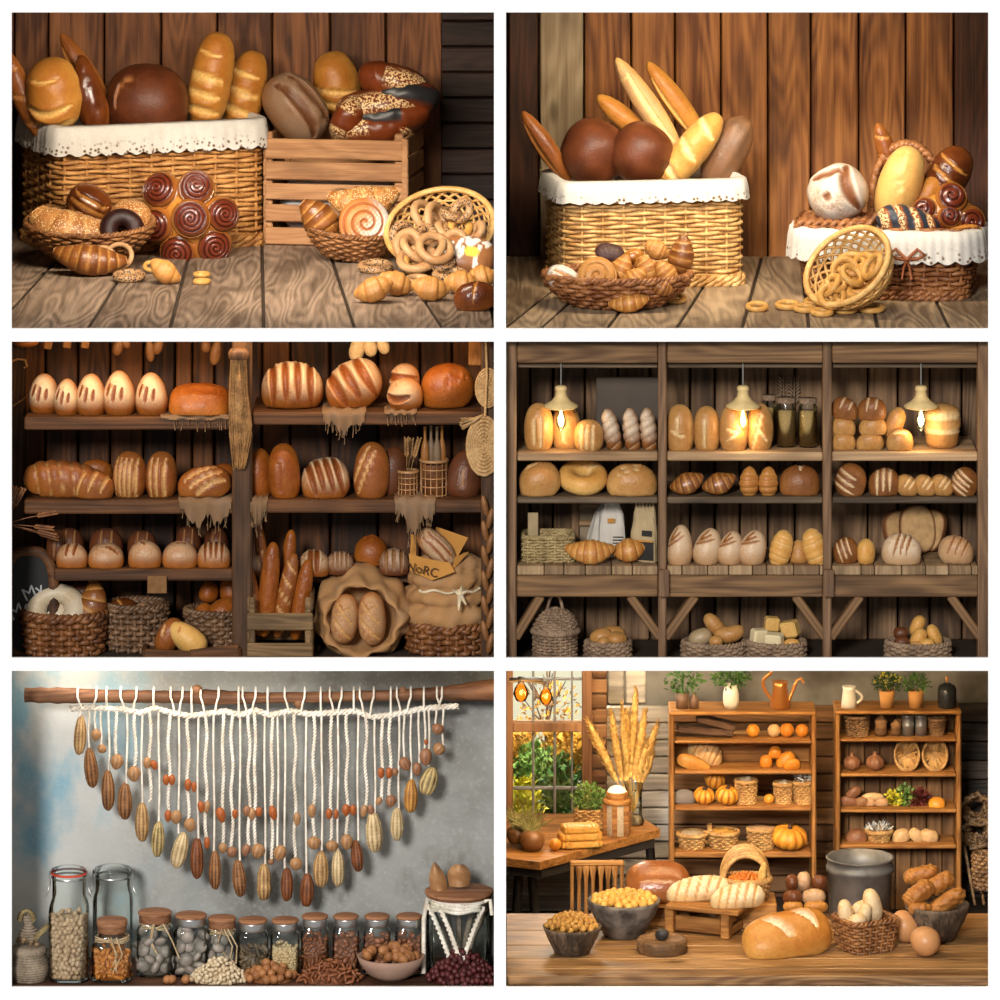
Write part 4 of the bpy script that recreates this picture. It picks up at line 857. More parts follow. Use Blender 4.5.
mb.add(*tube([(-4*k, 0, 10*k), (4*k, 0, 13*k), (11*k, 0, 12*k), (13*k, 0, 6*k), (10*k, 0, 4*k)], .005, 6)); mb.add(*tube([(-4*k, 0, -36*k), (8*k, 0, -28*k), (22*k, 0, -16*k)], .004, 6)); mb.obj('twig', 'straw', t)
# hanging ragged cloths
def rag(lb, px0, px1, py0, drop, z, seed, y=Y3, mat='ragged_linen', flatd=.22, name='ragged_cloth', teeth=6):
    k = K(y); x0, x1 = at(px0, 0, y).x, at(px1, 0, y).x; n = 34; rs = np.random.RandomState(seed); u = np.linspace(0, 1, n)
    d = drop*k*(.55+.45*np.abs(np.sin(u*teeth+seed))+.12*rs.normal(size=n))*np.sin(np.clip(u, .04, .96)*PI)**.4
    rows = []
    for j in range(5): rows.append(np.column_stack([x0+(x1-x0)*u, np.full(n, y+flatd*(1-j/4)), z+.006+.004*np.sin(u*19+j)+.008*np.exp(-((u-.5)/.3)**2)*(j < 3)]))
    for j in range(1, 9): rows.append(np.column_stack([x0+(x1-x0)*(u*.94+.03), y-.012-.008*np.sin(u*23+seed)*j/8, z-.002-d*j/8]))
    V = np.concatenate(rows); nr = len(rows); F = gridF(nr, n); V2 = V+np.array([0, .004, -.003]); mb = MB(); mb.add(np.concatenate([V, V2]), F+[f[::-1] for f in gridF(nr, n, off=len(V))])
    fr = rs.randint(2, n-2, 16)
    for i in fr: b = rows[-1][i]; mb.add(*tube([b, b+[0, 0, -.02], b+[.004*rs.normal(), 0, -.02-.03*rs.rand()]], .0018, 4))
    o = mb.obj(name, mat); tag(o, lb, 'cloth'); return o
rag('ragged linen hanging below the long slashed loaf by the post', 178, 233, 0, 26, zC, 3)
rag('ragged linen hanging under the big slashed loaf on the top shelf', 322, 366, 0, 20, zB, 5)
rag('ragged linen hanging below the wheat pot and bottles', 394, 436, 0, 32, zD_, 2)
rag('ragged linen corner hanging beside the post under the orange loaf', 250, 268, 0, 26, zD_, 7, teeth=3)
rag('thin ragged cloth under the flat round bread', 160, 232, 0, 2, zA, 4)
rag('grey cloth folded before the front striped roll', 384, 417, 0, 2, zB, 6, flatd=.1)
tag(board('paper_tag', (at(157, 0, .11).x, .115, zE-.06), (.078, .006, .07), 'paper_dim', b=.002), 'brown printed paper tag hanging from the lowest shelf', 'tag')
# wheat pot and bottle crate
def wire_pot(lb, px, py0, py1, w, y, z, name, bottles=0):
    t = thing(name, lb, 'basket', (at(px, 0, y).x, y, z)); k = K(y); h = (py1-py0)*k; a = w/2*k; mb = MB()
    for i in range(14): an = i*2*PI/14; mb.add(*tube([(a*math.cos(an), a*math.sin(an), 0), (a*math.cos(an), a*math.sin(an), h)], .0024, 4))
    for u in np.linspace(.03, 1, 5): q = plan(a, a, 2, 28); mb.add(*tube(np.column_stack([q, np.full(28, h*u)]), .0028 if u < 1 else .007, 5, closed=True))
    mb.obj('wire_frame', 'wire', t)
    mb = MB(); mb.add(*lathe([(0, .006), (a*.9, .006), (a*.92, h*.9)], 20)); mb.obj('inner_sleeve', 'wicker_deep', t); return t
wire_pot('small wire pot holding two wheat ears', 408, 473, 497, 20, .24, zD_, 'wire_pot'); w_ = stalks('two wheat ears standing in the small wire pot', 'wheat_bunch', 407, 490, 3, 44, 9, .24, 6, ang=4)
wire_pot('tall wire basket holding four slim bottles', 434, 462, 497, 27, .24, zD_, 'bottle_basket')
for i, px in enumerate((425, 431, 437, 442)):
    k = K(.24); a = 4.2*k; hb = (497-428)*k
    mb = MB(); mb.add(*lathe([(0, .008), (a, .008), (a, hb*.62), (a*.8, hb*.72), (a*.33, hb*.82), (a*.33, hb*.97), (a*.42, hb*.97), (a*.42, hb), (0, hb)], 16))
    o = mb.obj('glass_bottle', 'amber_glass' if i in (0, 3) else 'bottle_clear'); tag(o, ('amber bottle nearest the wheat pot in the tall wire basket', 'clear bottle beside the amber one nearest the wheat pot', 'clear bottle beside the amber one nearest the dark loaf', 'amber bottle nearest the dark loaf in the tall wire basket')[i], 'bottle'); o.location = (at(px, 0, .24+.014*(i % 2)).x, .24+.02*(i % 2), zD_)

# chalkboard
t = thing('chalkboard', 'oval framed chalkboard with chalk handwriting leaning in the corner', 'chalkboard', at(29, 604, .27)); k = K(.27)
th = np.linspace(0, 2*PI, 40, endpoint=False); q = plan(25*k, 52*k, 3, 48)
MB().add(*tube(np.column_stack([q[:, 0], np.zeros(48), q[:, 1]]), 5.5*k, 8, closed=True, flat=.7), rnd=.5).obj('frame', 'shelf3', t)
Q = plan(24*k, 51*k, 3, 48); V = np.vstack([np.column_stack([Q[:, 0], np.full(48, -.005), Q[:, 1]]), np.column_stack([Q[:, 0], np.full(48, .01), Q[:, 1]])])
MB().add(V, [tuple(range(48)), tuple(range(95, 47, -1))]).obj('slate', 'slate', t)
def lettering(name, txt, size, mat, parent, loc, rot, ext=.001):
    cu_ = bpy.data.curves.new(name, 'FONT'); cu_.body = txt; cu_.size = size; cu_.extrude = ext; cu_.align_x = 'CENTER'; cu_.align_y = 'CENTER'
    tmp = bpy.data.objects.new(name, cu_); COL.objects.link(tmp); bpy.context.view_layer.update(); me = bpy.data.meshes.new_from_object(tmp.evaluated_get(bpy.context.evaluated_depsgraph_get())); bpy.data.objects.remove(tmp); o = bpy.data.objects.new(name, me); COL.objects.link(o); me.materials.clear(); me.materials.append(M(mat)); o.parent = parent; o.location = loc; o.rotation_euler = rot; return o
lettering('lettering', 'My', 18*k, 'chalk', t, (4*k, -.007, 12*k), (R(90), R(-25), 0)); lettering('lettering', 'Me', 20*k, 'chalk', t, (-8*k, -.007, -6*k), (R(90), R(-25), 0))
t.rotation_euler = (R(-8), 0, 0)

# baskets at the bottom
ZB3 = ZD
basket('big dark wicker basket with braided rim holding torn pale bread', (at(64, 0, .27).x, .27, ZB3), .165, .13, at(0, 620, .12).z-ZB3, stakes=28, rows=7, mat='wicker_deep', r=.0125, rimr=.011, fl=lambda u: .9+.1*u)
y = .27; k = K(y)
V, F = torus(20*k, 12*k, 40, 18, ry=.9); V[:, 2] *= 1.0; V = lump(V, .05, 14, 5); an = np.arctan2(V[:, 1], V[:, 0]); o = MB().add(V, F, brown=.4, flour=.6).obj('torn_bread', 'dough_pale'); tag(o, 'pale torn ring loaf dusted with flour in the big basket', 'bread'); put(o, 56, 611, .27, (R(62), R(-15), 0))
V, F = ell((0, 0, 0), (34*k, 30*k, 20*k), 20, 12); o = MB().add(lump(V, .06, 16, 3), F, brown=.2, flour=.8).obj('dough_ball', 'dough_pale'); tag(o, 'floury lump of dough inside the torn ring loaf', 'dough'); put(o, 58, 615, .29, (R(60), 0, 0))
croissant('large ridged golden croissant beside the torn ring loaf', 'croissant_brown', 90, 608, .27, 56, 32, A=62, lean=25, bend=.3, seg=6)
bread('dark loaf top behind the ridged croissant', 'crust_deep', 84, 592, .38, 34, 24, A=0, lean=30)
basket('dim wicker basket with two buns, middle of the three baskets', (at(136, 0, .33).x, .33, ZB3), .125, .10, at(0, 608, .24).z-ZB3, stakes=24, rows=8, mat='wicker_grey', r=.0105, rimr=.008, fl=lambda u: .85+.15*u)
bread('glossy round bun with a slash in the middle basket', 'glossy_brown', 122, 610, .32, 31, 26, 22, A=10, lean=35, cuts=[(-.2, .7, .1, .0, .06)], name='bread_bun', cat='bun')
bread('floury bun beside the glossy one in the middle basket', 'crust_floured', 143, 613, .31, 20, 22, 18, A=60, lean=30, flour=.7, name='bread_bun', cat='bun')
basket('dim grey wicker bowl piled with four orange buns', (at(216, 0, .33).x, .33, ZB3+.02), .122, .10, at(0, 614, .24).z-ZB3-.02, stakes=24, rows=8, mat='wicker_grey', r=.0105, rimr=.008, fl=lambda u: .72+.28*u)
for px, py, L, W, A, y, lb in ((208, 592, 22, 19, 80, .37, 'orange bun at the back of the four piled buns'), (230, 590, 28, 23, 100, .37, 'largest orange bun, topmost beside the post'), (202, 614, 22, 18, 70, .29, 'small orange bun lowest in the grey bowl'), (223, 611, 30, 26, 40, .28, 'shiny orange bun in front with a dark fold')):
    bread(lb, 'crust_orange', px, py, y, L, W, W*.9, A=A, lean=20, taper=-.15, name='bread_bun', cat='bun')
t = thing('wooden_box', 'dark low wooden box with two cut loaves at the front edge', 'box', at(191, 656, .1)); k = K(.1)
board('front_panel', (-23*k, 0, -2*k), (48*k, .02, 16*k), 'shelf3', t, rot=(0, R(3), 0)); board('front_panel', (24*k, 0, 0), (50*k, .02, 18*k), 'shelf3', t, rot=(0, R(-6), 0)); board('back_panel', (0, .12, -4*k), (96*k, .02, 14*k), 'shelf3', t); board('side_panel', (48*k, .06, 0), (.02, .13, 16*k), 'shelf3', t); board('side_panel', (-47*k, .06, -2*k), (.02, .13, 16*k), 'shelf3', t)
bread('cut loaf with brown crust in the low wooden box', 'crust_pale_slash', 168, 636, .17, 38, 24, 22, A=62, lean=20, cuts=[(-.1, .2, .5, .5, .08)])
bread('pale soft cut loaf in the low wooden box', 'crumb', 188, 638, .14, 44, 26, 22, A=-38, lean=20, cuts=[(-.6, .3, -.5, -.3, .05)], taper=.15)

# baguette crate
t = thing('baguette_crate', 'grey slatted crate holding upright baguettes beside the sack', 'crate', (at(280, 0, .1).x, .1, ZB3)); k = K(.1); w_ = 66*k
zz = lambda py: at(0, py, .1).z-ZB3
D_('crate_grey', m_wood, (.1, .055, .022), (.32, .19, .085), axis=0, scale=1.6)
for a, b in ((613, 630), (643, 657)): board('slat', (0, 0, (zz(a)+zz(b))/2), (w_, .016, zz(a)-zz(b)), 'crate_grey', t)
for a, b in ((600, 614), (634, 652)):
    for sx in (-1, 1): board('side_slat', (sx*(w_/2-.008), .12, (zz(a)+zz(b))/2+.01), (.016, .22, zz(a)-zz(b)), 'crate_grey', t)
    board('back_slat', (0, .235, (zz(a)+zz(b))/2), (w_, .016, zz(a)-zz(b)), 'crate_grey', t)
for sx in (-1, 1):
    for yy in (.014, .222): board('corner_post', (sx*(w_/2-.02), yy, zz(598)/2-.0), (.025, .02, zz(598)), 'crate_grey', t)
board('bottom_board', (0, .12, .012), (w_, .22, .016), 'crate_grey', t)
for px, py, L, W, A, y, cuts, lb, m in ((263, 568, 104, 12, 97, .29, sl(5, .06, .05, .7), 'slim floury baguette leaning at the back of the crate', 'crust_pale_slash'), (252, 600, 74, 16, 100, .20, sl(4, .1, .06), 'short slashed baguette at the near side of the crate', 'crust_pale_slash'), (268, 590, 96, 19, 84, .20, sl(5, .05, .04, .7), 'thick smooth orange baguette in the crate', 'crust_orange'), (285, 596, 86, 17, 78, .21, sl(5, .14, .08, .7), 'striped floury baguette in the crate middle', 'crust_pale_slash'), (301, 600, 82, 17, 80, .22, sl(4, .08, .05, .6), 'dark orange baguette at the crate end', 'crust_orange'), (288, 560, 60, 14, 84, .31, (), 'baguette tip showing behind the striped one', 'crust_orange')):
    bread(lb, m, px, py, y, L, W, A=A, lean=10, cuts=cuts, ex=2.4, name='baguette')

# sacks
def sack(name, lb, px, y, z, prof, ry, mat, seed, amp=.05, f=9, n=72, folds=5, mouth=None):
    t = thing(name, lb, 'sack', (at(px, 0, y).x, y, z)); k = K(y); V, F = lathe([(r*k, h*k) for r, h in prof], n, ry=ry)
    rs = np.random.RandomState(seed); a = np.arctan2(V[:, 1], V[:, 0]); zc = V[:, 2]/k
    w = np.sin(a*folds+zc*.09+seed)+.7*np.sin(a*folds*2.3-zc*.16)+.6*np.sin(zc*.33+3*np.sin(a*2+seed)); V[:, :2] *= (1+amp*w*.55)[:, None]; V[:, 2] += amp*.35*k*18*np.sin(a*3+seed)*np.clip(zc/60, 0, 1)
    MB().add(V, F).obj('sackcloth', mat, t); return t
k = K(.2)
t = thing('open_sack', 'open burlap sack with folded mouth showing two loaves', 'sack', at(362, 620, .24))
NA = 96; an = np.arange(NA)*2*PI/NA; rows = []
for f, dy, fold in ((.05, .12, 0), (.4, .10, .01), (.62, .03, .02), (.69, -.05, .03), (.74, -.075, .045), (.80, -.07, .05), (.86, -.03, .06), (.9, .01, .045), (.95, .015, .05), (1.02, .06, .045), (1.03, .13, .03), (.9, .2, .02), (.3, .23, 0)):
    ru = f*(1+fold*(np.sin(an*7+f*9)+.7*np.sin(an*12-f*14)+.6*np.sin(an*3+1)))
    X = 49*k*ru*np.cos(an); Z = 45*k*ru*np.sin(an); Z = np.where(Z > 0, Z*(1+.10*np.abs(np.sin(an))**6), Z*.93)
    rows.append(np.column_stack([X, dy+fold*.25*np.sin(an*7+f*9+1.2)-.03*np.sin(an)*(-1)*f, Z+1*k]))
V = np.concatenate(rows); MB().add(V, [f for f in gridF(len(rows), NA, True)]).obj('sackcloth', 'burlap', t)
for px, L, W, A, lb in ((344, 49, 28, 84, 'floury crossed loaf in the open sack, next to the crate'), (371, 53, 28, 92, 'taller floury loaf in the open sack, next to the tied sack')):
    bread(lb, 'crust_pale_slash', px, 620, .15, L, W, 26, A=A, lean=8, cuts=[(-.7, -.6, .1, .7, .06), (-.1, -.7, .7, .6, .06), (.2, .7, .6, -.5, .05)], flour=.55)
basket('round dark wicker basket under the tied sack', (at(448, 0, .3).x, .3, ZB3), .155, .12, .11, stakes=24, rows=5, mat='wicker_deep', r=.0125, rimr=.011)
t = sack('tied_sack', 'burlap sack with deep folds tied with a pale knot', 448, .3, ZB3+.1, [(0, 0), (34, 1), (41, 6), (43, 14), (40, 20), (35, 23), (40, 26), (43, 31), (41, 37), (35, 41), (40, 44), (42, 50), (39, 55), (34, 58), (37, 61), (33, 67), (24, 72), (10, 76), (0, 76)], .78, 'burlap', 3, .1)
k = K(.14); mb = MB(); c = at(460, 594, .13)-t.location
for a in (20, 75, 150, 260, 320): mb.add(*tube([c, c+Vector((math.cos(R(a))*8*k, -.01, math.sin(R(a))*(9 if a < 180 else 16)*k))], [.012, .004], 6))
q = np.linspace(-2.4, -.6, 24); mb.add(*tube(np.column_stack([.155*np.cos(q)*1.0, .13*np.sin(q), np.full(24, c.z)+.006*np.sin(q*9)]), .006, 6)); mb.obj('knot', 'twine', t)
# paper bag with loaf
t = thing('paper_bag', 'torn brown paper bag with handwriting, lying on the tied sack', 'paper bag', at(435, 556, .2)); k = K(.2)
def sheet(P, mat, name, parent, th=.003):
    P = np.array(P, float); n = len(P); V = np.vstack([P, P+[0, th, 0]]); return MB().add(V, [tuple(range(n))[::-1], tuple(range(n, 2*n))]+[(i, (i+1) % n, n+(i+1) % n, n+i) for i in range(n)]).obj(name, mat, parent, smooth=False)
pk = lambda px, py, dy=0: ((px-435)*k, dy, (556-py)*k)
sheet([pk(409, 552, -.03), pk(425, 556, -.05), pk(450, 560, -.06), pk(455, 569, -.06), pk(432, 578, -.05), pk(410, 569, -.03)], 'paper', 'bag_front', t)
sheet([pk(436, 529, .05), pk(468, 540, .05), pk(450, 570, -.02), pk(432, 560, .02)], 'paper', 'bag_back', t); sheet([pk(455, 556, -.02), pk(469, 552, .01), pk(451, 571, -.03)], 'paper', 'bag_flap', t); sheet([pk(411, 536, .04), pk(416, 537, .04), pk(416, 560, .0), pk(410, 556, .0)], 'paper', 'bag_side', t)
lettering('lettering', 'NoRC', 12.5*k, 'ink', t, (-12.5*k, -.062, -11*k), (R(88), R(13), R(-4)))
bread('floury slashed loaf poking out of the torn paper bag', 'crust_floured', 437, 547, .19, 48, 25, 22, A=-45, lean=15, cuts=ln([-.35, .3], .05, .75), flour=.6)
# ------------------------------------------------------------------ NICHE 4: rustic shelf unit with three pendant lamps
D_('wall4', m_wood, (.07, .036, .018), (.3, .175, .09), rnd=.6, c3=(.03, .018, .011))
D_('post4', m_wood, (.1, .052, .026), (.33, .19, .1), rnd=.2, crack=.6)
D_('beam4', m_wood, (.085, .04, .017), (.33, .18, .075), axis=0, rnd=.2, crack=.6)
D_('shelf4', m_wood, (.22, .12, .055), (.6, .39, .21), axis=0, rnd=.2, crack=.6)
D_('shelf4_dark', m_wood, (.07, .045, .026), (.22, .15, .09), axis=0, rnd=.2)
D_('block4', m_wood, (.17, .1, .05), (.42, .28, .15), axis=2, rnd=.7, scale=1.4)
D_('lamp_wood', m_plain, (.7, .5, .22), .5, .3, nz=30, amt=.3)
D_('bulb_glow', m_emit, (1, .72, .32), 9)
D_('bread_tan', m_bread, (.36, .15, .035), (.66, .38, .13), (.78, .54, .26), (.8, .7, .55), 0)
D_('bread_tan_dark', m_bread, (.15, .045, .01), (.42, .17, .045), (.72, .5, .28), (.72, .58, .42), 0)
D_('bread_white', m_bread, (.36, .15, .04), (.6, .38, .18), (.28, .1, .025), (.68, .54, .38), .2)
D_('wicker_taupe', m_strand, (.14, .085, .05), (.32, .21, .13), rough=.7)
D_('wicker_olive', m_strand, (.22, .15, .06), (.42, .31, .14), rough=.7)
D_('bag_white', m_plain, (.55, .5, .43), .8, .15, nz=10, amt=.3)
D_('bag_kraft', m_plain, (.42, .31, .17), .8, .15, nz=10, amt=.3)
D_('wicker_panel', m_plain, (.26, .2, .13), .8, .1, nz=8)
D_('print_dark', m_plain, (.03, .028, .026), .8, .1)
D_('grain', m_plain, (.45, .28, .1), .7, .2, nz=200, amt=.7)
D_('board_grey', m_plain, (.09, .07, .055), .7, .2, nz=6)
D_('cord_grey', m_plain, (.25, .24, .22), .6, .2)
XL[:] = [.02, 2.24]
YB4 = .5
YM[0] = lambda y: .125+(y-.22)*.55
planks_x('wall_shelf_back', [490, 530, 553, 585, 618, 650, 690, 715, 740, 768, 795, 824, 868, 898, 930, 962, 1040], YB4, ZD, pxz(341)+.006, 'wall4', seed=21)
YP = .06
def upright(lb, a, b, py0=341, py1=662):
    k = K(YP); x0, x1 = at(a, 0, YP).x, at(b, 0, YP).x; z1 = pxz(py0)+.01; z0 = ZD
    tag(board('shelf_upright', ((x0+x1)/2, YP+.04, (z0+z1)/2), (x1-x0, .08, z1-z0), 'post4', b=.006), lb, 'post')
upright('rough grey-brown upright beside the lidded basket bay', 503, 516.5); upright('rough upright between the first and second bay', 658.5, 666.5); upright('rough upright between the second and third bay', 823, 831.5); upright('rough upright closing the third bay', 978, 993)
bays = ((517, 658, 'first bay, above the lidded basket'), (667, 823, 'middle bay, with the grain jars'), (832, 978, 'third bay, with the banded bread'))
ZS = {}
for i, (a, b, nm) in enumerate(bays):
    def bd(name, lb, cat, p0, p1, y, dep, mat, aa=a, bb=b):
        k = K(y); x0, x1 = at(aa, 0, y).x, at(bb, 0, y).x; z1, z0 = at(0, p0, y).z, at(0, p1, y).z
        tag(board(name, ((x0+x1)/2, y+dep/2, (z0+z1)/2), (x1-x0, dep, z1-z0), mat, b=.005), lb, cat); return z1
    bd('header_beam', 'thick knotty beam across the top of the '+nm, 'beam', 339, 363, YP+.01, .09, 'beam4')
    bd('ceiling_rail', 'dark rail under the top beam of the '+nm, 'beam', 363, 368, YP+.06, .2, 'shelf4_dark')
    ZS[i, 0] = bd('plank_shelf', 'worn pale upper shelf of the '+nm, 'shelf', 452, 461, YP+.02, .37, 'shelf4')
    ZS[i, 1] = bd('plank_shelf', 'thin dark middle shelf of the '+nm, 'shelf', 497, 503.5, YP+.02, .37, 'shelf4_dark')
    t = thing('butcher_block', 'butcher block counter of end-grain strips in the '+nm, 'counter', (0, 0, 0)); y = YP-.005; k = K(y); x0, x1 = at(a, 0, y).x, at(b, 0, y).x; mb = MB(); rs = random.Random(i); z1, z0 = at(0, 566, y).z, at(0, 575, y).z; xx = x0
    while xx < x1-.01:
        w_ = min(rs.uniform(.05, .12), x1-xx); V, F = cbox((xx+w_/2, y+.2, (z0+z1)/2), (w_-.003, .4, z1-z0), .003); mb.add(V, F, rnd=rs.random()); xx += w_
    mb.obj('end_grain_strips', 'block4', t, smooth=False); ZS[i, 2] = z1
    bd('front_beam', 'heavy split beam under the counter of the '+nm, 'beam', 575.5, 597, YP, .08, 'beam4')
    for sx, ex, nm2 in ((a, a+26, 'near'), (b, b-26, 'far')):
        if i == 0 and sx == a: ex = a+22
        p, q = at(ex, 598, YP+.04), at(sx, 634, YP+.04); d = q-p; k = K(YP)
        V, F = cbox((0, 0, 0), (d.length+.03, .06, 9*k), .005); o = MB().add(V, F, rnd=.8).obj('diagonal_brace', 'beam4', smooth=False); o.location = (p+q)/2; o.rotation_euler = (0, -math.atan2(d.z, d.x), 0)
        tag(o, 'pale diagonal brace at the %s side of the %s' % (nm2, nm), 'brace')
for a, nm in ((664, 'first and middle'), (829, 'middle and third')):
    o = board('joint_plate', (at(a, 0, .03).x, .04, at(0, 583, .04).z), (10*U, .035, 27*U), 'post4', b=.004); tag(o, 'grey wooden joint plate with a bolt hole between the %s bay' % nm, 'plate')
# pendant lamps
for px, lb in ((561, 'pale wooden pendant lamp with lit bulb over the upright ovals'), (743, 'pale wooden pendant lamp with lit bulb over the slashed ovals'), (921, 'pale wooden pendant lamp with lit bulb before the banded bread')):
    y = .1; k = K(y); t = thing('pendant_lamp', lb, 'lamp', at(px, 408, y))
    mb = MB(); mb.add(*lathe([(15*k, 0), (17*k, 1*k), (17*k, 3*k), (10*k, 7*k), (6*k, 12*k), (5.2*k, 17*k), (6*k, 18*k), (6*k, 21*k), (4*k, 22.5*k), (0, 22.5*k)], 32)); mb.add(*lathe([(0, .4*k), (15*k, 0)], 32)); mb.obj('shade', 'lamp_wood', t)
    mb = MB(); mb.add(*tube([(0, 0, 22*k), (0, 0, pxz(341)+.01-t.location.z)], .0025, 6)); mb.obj('cord', 'cord_grey', t)
    mb = MB(); mb.add(*lathe([(0, -23*k), (1.5*k, -22.5*k), (4.6*k, -17*k), (5*k, -13*k), (3.6*k, -7*k), (2*k, -3*k), (2*k, 0)], 20)); b_ = mb.obj('bulb', 'clear_glass', t)
    mb = MB(); mb.add(*lathe([(0, -19*k), (2.0*k, -17*k), (3.0*k, -13*k), (1.6*k, -7*k), (.8*k, -3*k), (.8*k, 0)], 14)); mb.obj('filament', 'bulb_glow', b_)
    lamp(px, 428, y-.03, 1.3, (1, .72, .38), .03)
# upper shelf
u0, u1, u2 = ZS[0, 0], ZS[1, 0], ZS[2, 0]
for px, y, L, W, A, c, lb, m, z in ((538, .24, 46, 30, 90, ln([-.3, .2], .05, .6), 'big upright oval loaf at the end of the upper shelf', 'bread_tan', u0), (565, .3, 42, 30, 90, [(-.5, -.1, .5, .1, .06)], 'upright oval loaf right behind the first pendant bulb', 'bread_tan', u0), (588, .22, 30, 30, 90, ln([-.4, 0, .4], .06, .75), 'small boule with three slashes before the braided loaves', 'bread_tan', u0),
    (679, .22, 45, 29, 90, [(-.1, -.1, .1, .5, .05), (-.1, -.1, -.15, -.45, .05), (-.1, -.1, .6, .05, .05)], 'shiny upright oval with a three-pointed cut', 'bread_tan', u1), (706, .24, 43, 27, 90, [(-.6, .05, .6, -.05, .07)], 'upright oval with one lengthwise cut, middle bay', 'bread_tan', u1), (733, .22, 46, 29, 90, [(0, -.5, .15, .4, .05), (0, -.5, -.3, .3, .05)], 'upright oval with a forked cut behind the second bulb', 'bread_tan', u1), (759, .26, 45, 27, 90, [(-.7, .4, .7, -.3, .05), (-.4, -.7, .3, .2, .05)], 'upright oval with crossing seams beside the grain jars', 'bread_tan', u1)):
    bread(lb, m, px, 430, y, L, W, 20, A=A, lean=12, cuts=c, on=z)
for px, A, lb in ((611, 105, 'braided flour-striped loaf, first of three standing together'), (631, 98, 'braided flour-striped loaf, middle of three standing together'), (648, 97, 'braided flour-striped loaf, last of three beside the post')):
    bread(lb, 'bread_tan_dark', px, 432, .26, 41, 16.5, 16, A=A, lean=15, twist=.8, ridges=5, rdepth=.12, flour=.75, on=u0, name='braided_loaf')
tag(board('backing_board', (at(628, 0, .36).x, .36, u0+.13), (.26, .02, .25), 'board_grey'), 'dark grey board standing behind the three braided loaves', 'board')
for j, (px, w_, y, lb) in enumerate(((769, 15, .27, 'narrow grain jar mostly hidden by the seamed oval'), (786, 20, .21, 'grain jar in the middle of the three jars'), (808, 19, .2, 'grain jar nearest the post'))):
    k = K(y); t = thing('grain_jar', lb, 'jar', (at(px, 0, y).x, y, u1)); h = 44*k; a = w_/2*k
    MB().add(*lathe([(0, .003), (a, .003), (a, h*.9), (a*.85, h*.97), (a*.85, h)], 24)).obj('glass', 'clear_glass', t); MB().add(*lathe([(0, .006), (a*.93, .006), (a*.93, h*.82), (0, h*.83)], 24)).obj('grain', 'grain', t); MB().add(*lathe([(a*.92, h), (a*.95, h+4.5*k), (0, h+4.8*k)], 24)).obj('lid', 'wicker_taupe', t)
t = thing('dried_herb_spray', 'dried herb spray fixed to the wall above the grain jars', 'dried herbs', at(789, 404, .47)); k = K(.47); mb = MB()
for sx in (-5, 5):
    mb.add(*tube([(sx*k, 0, 0), (sx*k*1.1, 0, 28*k)], .003, 4))
    for j in range(7):
        for s2 in (-1, 1): V, F = ell((0, 0, 0), (.008, .006, .028), 6, 5); mb.add(bend_rot(V, (0, s2*.7, 0))+[sx*k*1.05+s2*.014, 0, (4+j*3.6)*k], F)
mb.obj('sprigs', 'wicker_taupe', t)
for px, dz, L, W, A, y, lb in ((843, 2, 26, 18, 0, .24, 'roll at the bottom of the stack beside the post'), (843, 1, 26, 18, -4, .24, 'roll in the middle of the stack beside the post'), (845, 0, 28, 20, -18, .24, 'slashed roll on top of the stack beside the post'), (870, 2, 28, 16, 4, .24, 'roll at the bottom of the second stack'), (873, 1, 28, 18, 0, .24, 'torn roll in the middle of the second stack'), (872, 0, 29, 22, 0, .24, 'large slashed roll on top of the second stack')):
    k = K(y); o = bread(lb, 'bread_tan' if dz else 'bread_tan_dark', px, (408, 431, 444)[dz]+1, y, L, W, 17 if dz else 21, A=A, lean=50, cuts=sl(2, .1, .07, .3, .6) if dz == 0 else (), name='bread_roll', on=u2+(2-dz)*15*k)
bread('slim upright roll behind the cut half loaf', 'bread_tan', 894, 418, .3, 30, 18, A=60, lean=15, on=u2+.05, name='bread_roll')
bread('cut half loaf in front of the slim upright roll', 'bread_tan', 900, 440, .22, 27, 22, 19, A=0, lean=45, cuts=[(-.5, .1, .6, .1, .1)], on=u2)
k = K(.2); prof = [(0, 0), (13*k, 0), (16*k, 5*k), (17*k, 14*k), (18*k, 16*k), (17.5*k, 19*k), (19*k, 21*k), (19*k, 28*k), (18*k, 31*k), (18.5*k, 33*k), (16*k, 39*k), (9*k, 42.5*k), (0, 43*k)]
V, F = lathe(prof, 40); zz_ = V[:, 2]/k; o = MB().add(V, F, brown=.5+.4*np.sin(zz_*.5), cut=((np.abs(zz_-18) < 2.2) | (np.abs(zz_-32) < 2.2))*1.).obj('banded_bread', 'bread_tan'); tag(o, 'tall round bread with two pale bands behind the third pendant', 'bread'); o.location = (at(942, 0, .2).x, .2, u2)
# middle shelf
m0, m1, m2 = ZS[0, 1], ZS[1, 1], ZS[2, 1]
bread('half round loaf leaning at the end of the middle shelf', 'bread_tan', 539, 485, .22, 42, 34, 28, A=14, lean=45, cuts=[(-.5, .4, .5, .6, .05)], on=m0)
V, F = torus(.062, .036, 36, 14); o = MB().add(lump(V, .03, 20, 2), F, brown=np.clip(V[:, 2]*20+.3, 0, 1), cut=(np.abs(np.arctan2(V[:, 1], V[:, 0])-.6) < .3)*.6).obj('ring_loaf', 'golden_pale'); tag(o, 'thick ring loaf between the half loaf and the oval loaf', 'bread'); put(o, 583, 485, .18, (R(25), 0, 0), on=m0); o.scale = (1.02, 1, 1.1)
bread('plump oval loaf next to the first post on middle shelf', 'bread_tan', 632, 485, .24, 51, 34, 27, A=0, lean=55, cuts=[(-.5, .1, .5, .4, .03), (-.6, -.3, .4, .1, .03)], on=m0)
